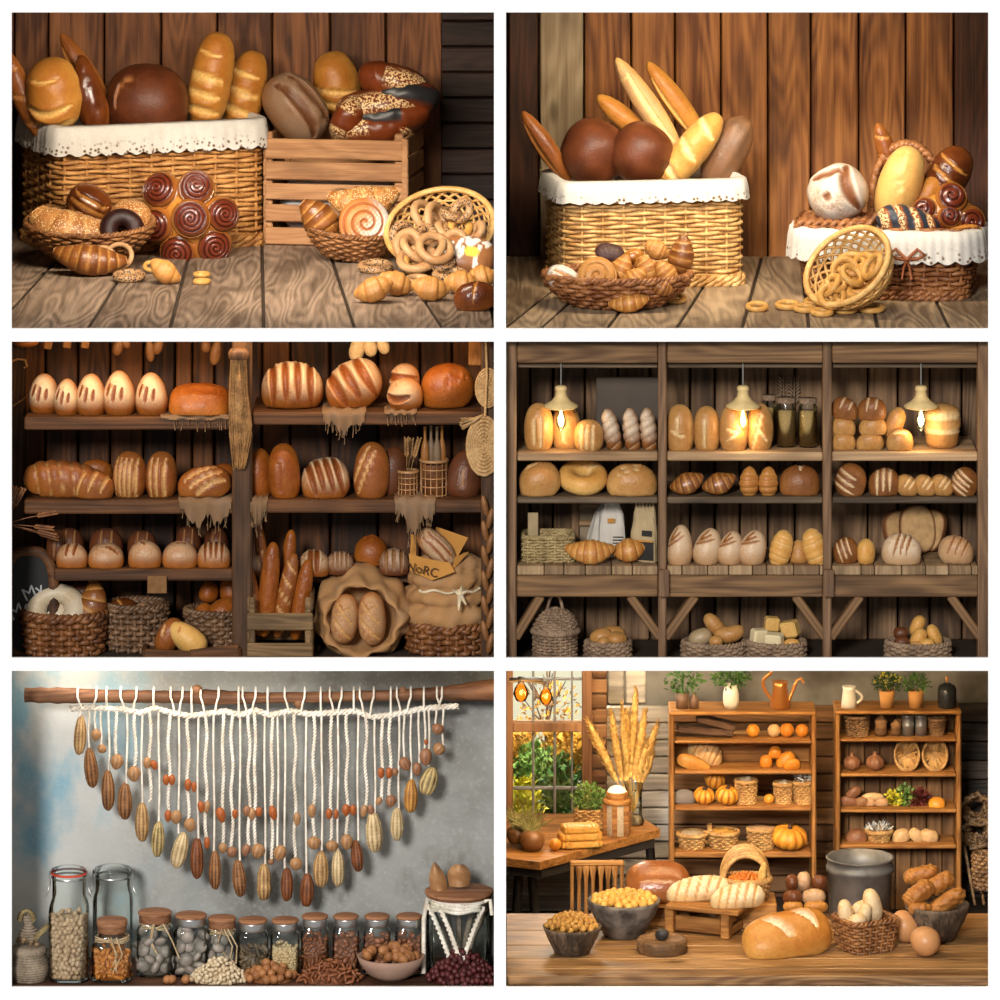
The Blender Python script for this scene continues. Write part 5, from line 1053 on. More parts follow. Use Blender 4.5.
for px, L, W, A, ya, lb in ((687, 34, 24, 20, 15, 'browned croissant beside the first post'), (719, 34, 24, 20, 15, 'browned croissant, second in the middle bay')): croissant(lb, 'croissant_brown', px, 487, .22, L, W, A=A, lean=50, bend=.12, seg=6, on=m1)
for px, lb in ((748, 'pointed ridged bun, first of the pair in the middle bay'), (767, 'pointed ridged bun, second of the pair in the middle bay')): bread(lb, 'croissant_golden', px, 486, .22, 28, 19, 18, A=90, lean=30, ridges=5, ex=1.8, on=m1, name='ridged_bun', cat='bun')
bread('round brown cob with a cross cut beside the ridged buns', 'bread_tan_dark', 800, 487, .24, 41, 32, 25, A=0, lean=50, cuts=[(-.1, .9, .0, .1, .07), (.1, .9, .0, .1, .07)], on=m1)
for px, L, W, T, A, c, lb, m in ((849, 31, 31, 26, 70, sl(3, .1, .05, .4, .7), 'seeded brown loaf jutting over the middle shelf edge', 'bread_tan_dark'), (884, 32, 26, 26, 10, sl(3, .15, .08, .4, .8), 'flour-striped roll next to the seeded loaf', 'bread_tan_dark'), (908, 24, 18, 18, -30, sl(2, .1, .08, .2, .7), 'small slashed roll, first of three alike', 'bread_tan'), (926, 24, 18, 18, -30, sl(2, .1, .08, .2, .7), 'small slashed roll, middle of three alike', 'bread_tan'), (943, 24, 18, 18, -30, sl(2, .1, .08, .2, .7), 'small slashed roll, last of three alike', 'bread_tan'), (963, 27, 26, 25, 60, sl(4, .1, .06, .5, .8), 'ridged flour-dusted roll beside the last post', 'bread_tan_dark')):
    bread(lb, m, px, 486, .2, L, W, T, A=A, lean=35, cuts=c, on=m2, name='bread_roll')
# counter
n0, n1, n2 = ZS[0, 2], ZS[1, 2], ZS[2, 2]
t = basket('square olive wicker basket holding a card at the counter end', (at(548, 0, .2).x, .2, n0), .1, .08, 25*K(.26), n=6, stakes=24, rows=9, mat='wicker_olive', rimr=.005, r=.006)
tag(board('brown_card', (at(533, 0, .24).x, .24, n0+.115), (.042, .008, .13), 'bag_kraft', b=.002), 'brown card standing up in the olive basket', 'card')
t = thing('panel_frame', 'weathered panelled shutter leaning behind the paper bags', 'shutter', (at(597, 0, .43).x, .43, n0)); k = K(.43)
for p in ((-22, 30, 8, 60), (22, 30, 8, 60)): board('stile', (p[0]*k, 0, p[1]*k), (p[2]*k, .025, p[3]*k), 'post4', t)
for z in (4, 25, 43, 56): board('rail', (0, .002, z*k), (36*k, .02, 6*k), 'shelf4', t)
board('panel', (0, .012, 30*k), (38*k, .008, 56*k), 'wicker_panel', t)
def pbag(lb, px, y, w, dep, h, z, mat, rot=0, peak=1, seed=0):
    t = thing('paper_bag', lb, 'paper bag', (at(px, 0, y).x, y, z), (0, 0, R(rot))); k = K(y); w *= k; h *= k; dep *= k; rows = []; n = 24
    for j, (u, f, dd) in enumerate(((0, 1, 1), (.25, 1.03, 1), (.5, 1.0, .9), (.7, .88, .65), (.85, .62 if peak else .85, .35), (1, .5 if peak else .8, .12))):
        q = plan(w/2*f, dep/2*dd, 6, n); zz = np.full(n, u*h)
        if j == 5: zz = zz+.05*h*np.where(np.arange(n) % 2, 1, -1)
        rows.append(np.column_stack([q, zz]))
    V = np.concatenate(rows); V += np.random.RandomState(seed).normal(size=V.shape)*.0015; mb = MB(); mb.add(V, [f[::-1] for f in gridF(6, n, True)]); mb.add(rows[0], [tuple(range(n))]); mb.obj('bag_body', mat, t, smooth=False); return t, w, dep, h
t, w, d_, h = pbag('tall white flour bag with small brown label behind the croissant', 612, .26, 26, 18, 60, n0, 'bag_white', 0, 1, 1)
board('label_patch', (-.004, -d_/2-.003, h*.62), (.03, .003, .018), 'paper', t, b=.001)
for j in range(4): board('printed_line', (w*.22, -d_/2-.004, h*(.2+.05*j)), (w*.4, .002, .004), 'print_dark', t, b=.0005)
t, w, d_, h = pbag('white flour bag tilted behind the tall one with label', 598, .33, 24, 16, 56, n0, 'bag_white', 18, 1, 2); t.rotation_euler = (0, R(12), R(18))
t, w, d_, h = pbag('kraft paper bag with dark printed picture beside the first post', 645, .17, 26, 18, 56, n0, 'bag_kraft', -20, 0, 3)
for j in range(3): board('print_bar', (-w/2-.004, 0, h*(.35+.12*j)), (.002, d_*.5, h*.05), 'print_dark', t, rot=(R(30), 0, 0), b=.0005)
board('print_panel', (w*.1, -d_/2-.004, h*.2), (w*.72, .002, h*.32), 'print_dark', t, b=.0005); board('print_panel', (w*.2, -d_/2-.005, h*.52), (w*.4, .002, h*.1), 'print_dark', t, b=.0005); board('print_strip', (w*.1, -d_/2-.006, h*.38), (w*.72, .002, h*.03), 'paper', t, b=.0005)
croissant('large golden croissant on the counter before the flour bags', 'croissant_golden', 590, 553, .16, 50, 27, A=0, lean=55, bend=.18, seg=8, on=n0)
croissant('golden croissant half hidden by the kraft bag', 'croissant_golden', 629, 554, .24, 34, 26, A=10, lean=45, bend=.1, seg=5, on=n0)
for px, L, W, A, lb in ((679, 38, 25, 84, 'pale upright loaf nearest the kraft bag'), (707, 35, 27, 70, 'pale upright loaf with a dark oval, second from the kraft bag'), (730, 32, 25, 74, 'pale upright loaf with slashed top, third from the kraft bag'), (752, 33, 27, 68, 'pale upright loaf with striped top, fourth from the kraft bag')):
    bread(lb, 'bread_white', px, 548, .18, L, W, 22, A=A, lean=18, cuts=[(.2, .7, .75, -.1, .06), (.0, .8, .6, -.4, .05), (.35, .6, .9, .2, .05)], flour=.4, depth=.05, on=n1, taper=-.2)
for px, L, W, A, lb in ((780, 34, 22, 72, 'ridged pale loaf in front of the pointed bun'), (814, 36, 24, 112, 'ridged pale loaf leaning on the pointed bun by the post')): bread(lb, 'golden_pale', px, 549, .18, L, W, A=A, lean=25, ridges=6, rdepth=.05, on=n1, ex=2.2)
bread('pointed plain bun between two ridged pale loaves', 'bread_tan', 798, 553, .24, 22, 20, A=90, lean=25, on=n1, taper=-.25, name='bread_bun', cat='bun')
bread('brown seeded roll beside the second post on the counter', 'bread_tan_dark', 845, 552, .2, 26, 25, 22, A=30, lean=30, cuts=sl(3, .1, .05, .4, .7), on=n2, name='bread_roll'); bread('small golden roll next to the brown seeded one', 'golden_pale', 865, 552, .2, 24, 18, 18, A=90, lean=25, on=n2, name='bread_roll')
D_('slice_crumb', m_attr, (.5, .3, .13), [('edge', (.2, .08, .03), 0)], .7, 30, .5, .2)
for px, y, w_, h, rt, lb in ((902, .36, 36, 40, 25, 'bread slice at the back of the stacked slices'), (918, .30, 36, 48, 8, 'large bread slice showing its crumb, tallest of the stack'), (930, .34, 28, 42, -30, 'dark bread slice leaning at the side of the stack')):
    k = K(y); q = plan(w_/2*k, h/2*k, 2.6, 40); rows = [np.column_stack([q*f, np.full(40, zz)]) for f, zz in ((.86, .0), (.97, .002), (1, .01), (1, .03), (.95, .036))]; V = np.vstack(rows+[[[0, 0, 0]], [[0, 0, .036]]]); F = gridF(5, 40, True)+[(200, (i+1) % 40, i) for i in range(40)]+[(201, 160+i, 160+(i+1) % 40) for i in range(40)]
    e = np.ones(len(V)); e[:40] = 0; e[200] = 0; o = MB().add(V, [f[::-1] for f in F], edge=e).obj('bread_slice', 'slice_crumb', smooth=False); tag(o, lb, 'bread slice'); put(o, px, 540, y, Matrix.Rotation(R(-rt*.4), 3, 'Y') @ Matrix.Rotation(R(rt), 3, 'Z') @ Matrix.Rotation(R(-96), 3, 'X'), on=n2)
bread('big pale slashed loaf in front of the bread slices', 'bread_white', 902, 553, .17, 40, 30, 28, A=-6, lean=45, cuts=sl(3, .15, .05, .3, .7), flour=.6, on=n2)
bread('pale slashed loaf next to the last post on the counter', 'bread_white', 957, 553, .2, 36, 26, 25, A=-14, lean=40, cuts=sl(3, .15, .05, .4, .7), on=n2)
# bottom baskets
t = basket('tall round taupe basket with domed lid and hooped handle', (at(555, 0, .16).x, .16, ZD), .083, .083, at(0, 633, .16).z-ZD, stakes=24, rows=8, mat='wicker_taupe', name='lidded_basket', rimr=.006, r=.006)
zb = at(0, 633, .16).z-ZD; k = K(.16); lid = weave(22*k, 22*k, 22*k, 2, 24, 10, .006, fl=lambda u: math.sqrt(max(1-u*u*.97, .03)), z0=zb+.01).obj('domed_lid', 'wicker_taupe', t)
braid(22.5*k, 22.5*k, zb+.012, .008, 2, 30).obj('lid_rim', 'wicker_taupe', lid)
th = np.linspace(0, PI, 24); mb = MB(); mb.add(*tube(np.column_stack([8*k*np.cos(th), 0*th, zb+17*k+22*k*np.sin(th)]), .007, 6)); mb.obj('handle', 'wicker_taupe', lid)
for px, w_, lb in ((608, 43, 'small round basket with four golden buns'), (714, 61, 'round basket with a twisted bread and white cloth'), (776, 57, 'round basket with white cheese blocks and rolls'), (918, 62, 'round basket heaped with mixed buns in the third bay')):
    basket(lb, (at(px, 0, .18).x, .18, ZD), w_/2*K(.28), w_/2*K(.28)*.8, at(0, 641, .2).z-ZD, stakes=24, rows=6, mat='wicker_taupe', r=.008, rimr=.007)
for px, py, L, W, A, y, lb in ((601, 637, 24, 19, 20, .28, 'golden bun in the small basket nearest the lidded basket'), (613, 634, 26, 18, 0, .32, 'golden bun at the back of the small basket'), (616, 639, 14, 20, 80, .26, 'upright golden bun at the far side of the small basket'), (603, 643, 13, 12, 60, .23, 'tiny bun at the front of the small basket')): bread(lb, 'bread_tan', px, py, y-.1, L, W, W*.9, A=A, lean=30, name='bread_bun', cat='bun')
bread('long golden bread crossing on top of the round basket', 'bread_tan', 716, 626, .2, 30, 16, A=-50, lean=20, name='bread_roll'); bread('golden croissant-shaped bread beside the crossing one', 'bread_tan', 729, 633, .16, 30, 17, A=10, lean=25, bend=.1, name='bread_roll')
bread('white floury roll in the basket beside the crossing bread', 'dough_pale', 700, 637, .16, 24, 18, A=20, lean=30, name='bread_roll'); bread('small bun low in the basket of the crossing bread', 'bread_tan', 716, 641, .12, 14, 12, A=0, lean=30, name='bread_bun', cat='bun')
D_('cheese', m_plain, (.72, .58, .34), .6, .3, nz=14, amt=.2)
for px, py, w_, h, rz, ry, y, m, lb in ((759, 637, 16, 16, 25, 4, .28, 'cheese', 'large pale cheese block on the outer side of the basket'), (774, 640, 18, 13, -20, 0, .23, 'cheese', 'pale cheese block at the front of the basket'), (772, 624, 15, 14, 10, 6, .33, 'crumb', 'golden striped block topmost in the cheese basket'), (790, 629, 17, 16, -25, -12, .29, 'crumb', 'golden striped block tilted in the cheese basket')):
    k = K(y); V, F = cbox((0, 0, 0), (w_*k, w_*k*.8, h*k), .008); o = MB().add(V, F, brown=.4).obj('cheese_block', m, smooth=False); tag(o, lb, 'cheese'); put(o, px, py, y-.1, (R(6), R(ry), R(rz)))
bread('pale bun low beside the cheese blocks', 'golden_pale', 792, 643, .13, 16, 10, A=0, lean=40, name='bread_bun', cat='bun')
for px, py, L, W, A, y, m, lb in ((901, 633, 15, 13, 0, .29, 'crust_deep', 'brown bun on top at the near side of the heap'), (902, 642, 15, 12, 0, .23, 'crust_deep', 'brown bun low at the near side of the heap'), (917, 626, 22, 14, 65, .31, 'golden_pale', 'pale oval bun standing topmost in the heap'), (918, 638, 21, 15, 60, .25, 'golden_pale', 'pale oval bun in the middle of the heap'), (934, 636, 23, 13, 115, .27, 'golden_pale', 'pale oval bun leaning at the far side of the heap'), (927, 644, 16, 12, 10, .22, 'golden_pale', 'round pale bun low at the front of the heap'), (917, 645, 14, 8, 0, .22, 'bread_tan', 'small golden bun at the bottom front of the heap')): bread(lb, m, px, py, y-.1, L, W, W*.9, A=A, lean=20, name='bread_bun', cat='bun')
# ------------------------------------------------------------------ NICHE 5: cord hanging with pods and nuts, jars on a shelf
XL[:] = [-2.24, -.02]; YM[0] = lambda y: y
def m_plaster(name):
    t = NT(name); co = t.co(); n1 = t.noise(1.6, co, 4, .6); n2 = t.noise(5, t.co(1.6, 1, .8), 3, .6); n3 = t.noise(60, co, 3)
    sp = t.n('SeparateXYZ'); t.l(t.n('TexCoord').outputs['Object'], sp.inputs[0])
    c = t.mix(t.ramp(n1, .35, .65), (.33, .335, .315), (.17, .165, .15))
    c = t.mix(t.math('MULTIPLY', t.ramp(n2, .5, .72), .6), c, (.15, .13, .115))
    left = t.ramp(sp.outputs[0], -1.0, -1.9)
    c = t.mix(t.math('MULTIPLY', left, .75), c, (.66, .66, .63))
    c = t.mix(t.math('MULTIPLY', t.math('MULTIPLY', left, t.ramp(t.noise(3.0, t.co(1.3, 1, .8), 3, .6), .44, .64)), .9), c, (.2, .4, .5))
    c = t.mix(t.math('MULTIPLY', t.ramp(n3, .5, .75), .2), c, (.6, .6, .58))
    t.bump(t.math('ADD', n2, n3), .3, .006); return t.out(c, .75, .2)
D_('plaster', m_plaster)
D_('driftwood', m_wood, (.11, .045, .02), (.32, .15, .07), axis=0, rnd=.2, scale=1.5)
D_('cotton', m_strand, (.6, .52, .42), (.86, .8, .7), rough=.85, spec=.1)
D_('shelf5', m_wood, (.05, .02, .01), (.16, .07, .035), axis=0)
for n_, c1, c2 in (('pod_tan', (.13, .055, .018), (.56, .34, .14)), ('pod_brown', (.05, .016, .006), (.36, .16, .055)), ('pod_pale', (.24, .14, .055), (.72, .55, .3)), ('pod_red', (.04, .01, .004), (.27, .085, .025)), ('pod_yellow', (.15, .05, .01), (.58, .28, .06)), ('pod_mottled', (.03, .015, .007), (.66, .48, .2))):
    D_(n_, m_bread, c1, c2, c1, sc_=40, rough=.5)
for n_, c1, c2 in (('nut_tan', (.2, .085, .03), (.5, .27, .12)), ('nut_orange', (.22, .045, .008), (.45, .12, .022)), ('nut_brown', (.16, .06, .025), (.38, .18, .09)), ('bean_beige', (.34, .22, .12), (.66, .48, .31)), ('almond', (.36, .11, .02), (.74, .31, .06)), ('almond_dim', (.16, .055, .025), (.36, .15, .075)), ('stone_grey', (.17, .14, .115), (.38, .325, .275)), ('bean_white', (.5, .36, .2), (.74, .62, .44)), ('hazel', (.2, .07, .022), (.46, .2, .07)), ('pecan', (.12, .035, .014), (.36, .13, .05)), ('berry', (.035, .006, .006), (.12, .022, .022)), ('chickpea', (.5, .34, .16), (.72, .56, .34)), ('dry_leaf', (.05, .03, .016), (.27, .18, .1))):
    D_(n_, m_bread, c1, c2, [x*.6 for x in c1], sc_=30, rough=.4)
D_('coil_braid', m_strand, (.12, .08, .03), (.34, .26, .12), rough=.9)
D_('lid_wood', m_wood, (.2, .08, .035), (.45, .22, .11), axis=0, scale=2); D_('lid_metal', m_plain, (.55, .54, .52), .3, .5, .9); D_('seal_red', m_plain, (.6, .06, .03), .5); D_('clay', m_plain, (.36, .22, .16), .7, .2, nz=12)
D_('jar_glass', m_glass, (.95, .98, .97)); D_('jute', m_strand, (.36, .24, .12), (.6, .45, .27), rough=.9); D_('coil_grey', m_strand, (.16, .12, .08), (.32, .25, .18), rough=.9)
YW5 = .46; Z5 = at(0, 984, .05).z
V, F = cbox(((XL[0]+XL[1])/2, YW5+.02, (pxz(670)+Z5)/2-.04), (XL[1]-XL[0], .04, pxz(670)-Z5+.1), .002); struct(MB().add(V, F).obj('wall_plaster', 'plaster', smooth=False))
tag(board('plank_shelf', ((XL[0]+XL[1])/2, .24, Z5-.03), (XL[1]-XL[0]-.01, .46, .06), 'shelf5'), 'dark plank shelf carrying the row of jars', 'shelf')
added_fill(190, 673, .03, 6, (-1.0, .5, pxz(900)), (1, .88, .72), 1.4, .04)
# the wall hanging
yh = .3; k = K(yh); O5 = at(255, 695, yh)
hang = thing('wall_hanging', 'knotted white cord wall hanging on a driftwood branch', 'wall hanging', O5)
def h(px, py, dy=0): p = at(px, py, yh); return np.array([p.x-O5.x, dy, p.z-O5.z])
bx = np.linspace(24, 510, 60); by = np.interp(bx, [24, 90, 180, 260, 330, 400, 450, 494, 510], [695, 696, 697, 698, 697, 695, 693, 690, 690]); br = np.interp(bx, [24, 60, 100, 195, 205, 260, 380, 440, 475, 494], [7, 8, 6.5, 6, 8, 5.5, 5.2, 6.5, 10, 11])*(1+.06*np.sin(bx*.35))
bx = np.minimum(bx, 495); m = MB(); V, F = tube([h(x, y) for x, y in zip(bx[:59], by[:59])], br[:59]*k, 14); m.add(lump(V, .004, 30, 3), F, rnd=.4)
for px, py, r in ((197, 690, 6), (403, 690, 4), (299, 703, 5)): V, F = ell(h(px, py, -.01), (2*r*k, 1.6*r*k, 2*r*k), 12, 8); m.add(V, F, rnd=.9)
m.obj('driftwood_branch', 'driftwood', hang)
kx = [70, 85, 100, 120, 140, 155, 172, 190, 205, 225, 240, 255, 270, 290, 310, 325, 342, 356, 372, 390, 405, 420, 440, 458]; ky = [709, 708, 708, 709, 713, 708, 713, 716, 714, 711, 715, 710, 715, 711, 714, 713, 712, 711, 717, 715, 712, 709, 707, 706]
q = np.linspace(70, 458, 260); qy = np.interp(q, kx, ky); m = MB()
for s_ in range(3): ph = 2*PI*s_/3; m.add(*tube([h(x, y+1.9*math.sin(x*.42+ph), .007*math.cos(x*.42+ph)) for x, y in zip(q, qy)], .0058, 6))
for x in np.arange(74, 455, 9.2): V, F = ell(h(x, np.interp(x, kx, ky), 0), (.026, .024, .022), 8, 6); m.add(V, F)
m.obj('knotted_band', 'cotton', hang)
ST = [(80, 717, 0), (89, 747, 0), (95, 731, 0), (101, 745, 0), (109, 770, 0), (116, 756, 1), (127, 784, 0), (135, 766, 2), (142, 802, 0), (150, 801, 2), (159, 821, 0), (169, 812, 2), (179, 833, 0), (188, 820, 2), (198, 838, 0), (206, 840, 2), (214, 852, 0), (223, 845, 1), (232, 848, 2), (240, 860, 0), (249, 846, 2), (255, 846, 1), (265, 864, 0), (272, 859, 1), (278, 848, 0), (285, 868, 0), (295, 858, 2), (306, 873, 0), (314, 838, 2), (322, 850, 0), (331, 840, 1), (338, 850, 0), (347, 838, 2), (358, 840, 0), (366, 812, 2), (375, 814, 0), (382, 800, 1), (390, 797, 2), (399, 808, 0), (404, 758, 0), (411, 779, 0), (419, 766, 0), (425, 750, 0), (429, 766, 0), (436, 726, 0), (443, 745, 0)]
TOP = [78, 97, 107, 121, 137, 154, 171, 183, 192, 201, 219, 239, 243, 256, 268, 285, 305, 321, 330, 342, 354, 360, 374, 391, 397, 411, 424, 437, 442]
for i, (x, ye, kd) in enumerate(ST):
    y0 = np.interp(x, kx, ky); u = np.linspace(0, 1, 26); m = MB(); yy = y0+(ye-y0)*u
    if kd == 0: m.add(*tube([h(x+.5*math.sin(v*6+i), y, -.004) for v, y in zip(u, yy)], .0046, 6))
    else:
        wv = 1.0 if kd == 2 else .6; yq = np.linspace(y0, ye, max(20, int((ye-y0)/1.6)))
        for ph in (0, PI): m.add(*tube([h(x+wv*math.sin(y*.11+i)+1.0*math.sin(y*.9+ph), y, -.004+.006*math.cos(y*.9+ph)) for y in yq], .0045, 6))
    m.obj('cord', 'cotton', hang)
for i, x in enumerate(TOP):
    x0 = x+(4 if i % 3 == 0 else -4 if i % 3 == 1 else 0); y0 = np.interp(x0, kx, ky); r = 8.5*k
    MB().add(*tube([h(x0, y0, -.006), h((x+x0)/2, 701, -r*.95), h(x, 695, -r*1.05), h(x, 690, -r*.8), h(x, 687, 0), h(x, 690, r)], .0046, 6)).obj('loop', 'cotton', hang)
def pod_mesh(w_, hh, seed, mat, pinch=.0):
    n, m_ = 28, 30; z = np.linspace(-1, 1, n); a = np.arange(m_)*2*PI/m_; Z, A = np.meshgrid(z, a, indexing='ij')
    r = np.sqrt(np.clip(1-np.abs(Z)**2.2, 0, 1))*(1-.12*Z)*(1-pinch*np.exp(-(Z/.25)**2)); r = r*(1+.07*np.cos(A*9)+.03*np.sin(Z*34)*np.abs(np.cos(A*4.5)))
    rs = np.random.RandomState(seed); V = np.stack([r*np.cos(A)*w_/2, r*np.sin(A)*w_/2*.9, Z*hh/2], -1).reshape(-1, 3)
    b = np.clip(.3-.9*np.cos(A*9)-.25*np.sin(Z*34), 0, 1).ravel(); return MB().add(lump(V, .03, 170, seed), gridF(n, m_, True), brown=b).obj('cacao_pod', mat)
PODS = [(80, 735, 12, 40, 'pod_tan', 3, 'slim tan pod, first at the outer end of the hanging beside the blue wall'), (91, 768, 14, 42, 'pod_brown', -10, 'brown split pod, second from the blue-patched wall'), (108, 790, 14, 42, 'pod_brown', 2, 'dark brown ridged pod, third from the blue-patched wall'), (125, 801, 14, 38, 'pod_brown', 0, 'brown pod with deep ridges above the tall bean jar, fourth'), (142, 822, 14, 40, 'pod_tan', 0, 'long pale tan pod, fifth from the blue-patched wall'), (158, 839, 14, 38, 'pod_mottled', 12, 'black-mottled yellow pod, the only one of its kind beside tan ones'), (180, 850, 15, 38, 'pod_pale', 14, 'cream pale pod hanging tilted above the second stone jar'), (197, 858, 13, 42, 'pod_red', 0, 'reddish brown rough pod next to the cream one'), (215, 870, 13, 40, 'pod_brown', -2, 'brown pod with fine ridges above the third stone jar'), (239, 878, 13, 38, 'pod_brown', 6, 'chestnut brown pod above the dried leaf jar'), (264, 882, 15, 38, 'pod_tan', 0, 'tan peanut-shaped pod above the chickpea jar'), (287, 884, 13, 34, 'pod_red', -6, 'dark brown pod between the tan one and the lowest pod'), (307, 890, 14, 34, 'pod_red', 3, 'lowest hanging pod, reddish and dark'), (321, 869, 15, 37, 'pod_tan', 0, 'tan rough pod just past the lowest pod'), (338, 868, 14, 38, 'pod_pale', 0, 'pale straight pod beside the tan rough one'), (357, 856, 12, 32, 'pod_red', 8, 'small dark red pod between two pale ones'), (374, 832, 16, 42, 'pod_pale', 4, 'big pale pod with brown blotches at its tip'), (397, 824, 14, 34, 'pod_pale', 0, 'plain pale oval pod before the orange one'), (411, 796, 14, 34, 'pod_yellow', 2, 'smooth orange-yellow pod, the only one of that colour'), (429, 781, 17, 29, 'pod_mottled', 18, 'mottled wide pod, last one before the two end nuts')]
for i, (px, py, w_, hh, mt, rt, lb) in enumerate(PODS):
    o = pod_mesh(w_*k, hh*k, i, mt, .12 if i == 10 else 0); tag(o, lb, 'pod', 'pods hanging from the cords'); o.location = at(px, py, yh-.004); o.rotation_euler = (0, R(rt), i)
def nut_mesh(w_, hh, mat, seed, name, ridged=0):
    V, F = ell((0, 0, 0), (w_, w_*.85, hh), 16, 12); a = np.arctan2(V[:, 1], V[:, 0]); V[:, :2] *= (1+ridged*.09*np.cos(a*8+V[:, 2]/hh*4))[:, None]; V[:, :2] *= (1+.18*V[:, 2]/hh)[:, None]
    V = lump(V, .03, 2.2/w_, seed); return MB().add(V, F, brown=np.clip(.4+.4*np.cos(a*8)*ridged, 0, 1)).obj(name, mat)
NK = {'h': ('nut_tan', 'hazelnut', 0), 'w': ('nut_tan', 'walnut', 1), 'a': ('nut_orange', 'almond', 0), 'p': ('nut_brown', 'pecan', 1)}
NUTS = [(96, 735, 10, 12, 'h', 0, 'hazelnut hanging highest at the blue wall end'), (102, 749, 9, 9, 'w', 30, 'small cracked nut below the highest hazelnut'), (117, 762, 12, 16, 'w', 10, 'ridged walnut hanging between the third and fourth pods'), (134, 774, 13, 16, 'w', 0, 'round walnut right of the fourth pod cord'), (147, 763, 8, 12, 'h', 0, 'grey-tan nut tied beside an orange one on a short tail'), (154, 765, 7, 10, 'a', -20, 'orange nut tied beside the grey-tan one'), (166, 780, 7, 11, 'a', 0, 'orange nut, first of a pair high on the wavy cord'), (172, 780, 7, 11, 'a', 0, 'orange nut, second of the pair high on the wavy cord'), (168, 816, 7, 12, 'a', 0, 'orange nut beside a big pale nut over the cream pod'), (176, 817, 11, 14, 'h', 0, 'big pale nut over the cream pod'), (188, 785, 7, 13, 'a', 0, 'orange nut with a twin on the cord before the red pod'), (194, 787, 5, 11, 'a', 0, 'narrow orange twin nut on the cord before the red pod'), (190, 825, 12, 14, 'h', -10, 'tan nut hanging below the orange twins'), (201, 807, 7, 12, 'a', -8, 'orange nut beside a half pale one'), (207, 807, 6, 13, 'w', 8, 'half pale nut beside an orange one'), (207, 843, 6, 12, 'a', 0, 'dark nut ending the wavy cord next to the red pod'), (221, 815, 9, 16, 'a', -12, 'large almond tied above a tan nut'), (223, 848, 9, 10, 'h', 0, 'small tan nut under the large almond'), (235, 814, 6, 10, 'a', 0, 'small orange nut alone on its cord'), (232, 852, 10, 11, 'p', 0, 'brown nut ending the cord of the small orange nut'), (247, 811, 8, 11, 'p', 0, 'brown nut, first of a trio in a row'), (252, 814, 8, 12, 'h', 0, 'pale nut in the middle of the trio'), (259, 812, 7, 10, 'a', 0, 'orange nut, last of the trio'), (246, 850, 8, 12, 'p', 15, 'brown slanted nut beside the big walnut'), (258, 851, 13, 15, 'w', 15, 'big ridged walnut above the tan peanut-shaped pod'), (273, 813, 8, 15, 'a', -12, 'almond tilted on the cord past the trio'), (271, 862, 6, 6, 'p', 0, 'tiny dark nut under the tilted almond'), (280, 853, 12, 16, 'w', 20, 'slanted walnut beside the tiny dark nut'), (297, 819, 7, 14, 'w', 0, 'striped pale nut halfway down the thick cord'), (296, 864, 13, 13, 'h', 0, 'round tan nut left of the lowest pod'), (312, 811, 8, 14, 'h', 0, 'tan oval nut high above the tan rough pod'), (314, 843, 13, 13, 'w', 0, 'walnut hanging just above the tan rough pod'), (329, 814, 7, 11, 'a', 0, 'orange nut, first of a pair above the heart nut'), (336, 814, 5, 10, 'a', 0, 'orange nut, second of a pair above the heart nut'), (332, 846, 12, 11, 'w', 0, 'heart-shaped nut between the two pale pods'), (346, 810, 8, 12, 'a', 0, 'striped orange nut with a neighbour over the last walnut'), (353, 810, 7, 11, 'a', 0, 'orange neighbour nut over the last walnut'), (347, 842, 12, 16, 'w', 0, 'last big walnut before the small dark red pod'), (364, 811, 7, 13, 'h', 12, 'pale seed tied next to the big blotched pod'), (371, 810, 6, 11, 'p', -12, 'brown seed leaning on the pale seed'), (381, 773, 7, 11, 'a', 0, 'orange nut, first of the pair right before the plain oval pod'), (389, 773, 7, 11, 'a', 0, 'orange nut, second of the pair before the plain oval pod'), (395, 772, 6, 8, 'p', 0, 'speckled little nut beside the orange pair'), (379, 801, 6, 9, 'h', 20, 'small seed at the end of a wavy cord past the big pale pod'), (391, 801, 10, 12, 'p', 0, 'cracked round nut above the plain oval pod'), (405, 764, 11, 14, 'p', -25, 'smooth brown nut tilted above the orange-yellow pod'), (417, 769, 9, 13, 'p', 0, 'small ridged pecan beside the mottled end pod'), (426, 742, 4, 6, 'a', 0, 'tiny orange bead nut above the big pecan'), (426, 757, 12, 18, 'p', 0, 'big ridged pecan above the mottled end pod'), (438, 729, 12, 11, 'p', 15, 'upper of the two end nuts'), (439, 749, 12, 12, 'w', 40, 'lower of the two end nuts')]
for i, (px, py, w_, hh, kd, rt, lb) in enumerate(NUTS):
    mt, nm, rd = NK[kd]; o = nut_mesh(w_*k, hh*k, mt, i, nm, rd); tag(o, lb, 'nut', 'nuts tied to the cords'); o.location = at(px, py, yh-.012); o.rotation_euler = (0, R(rt), 0)

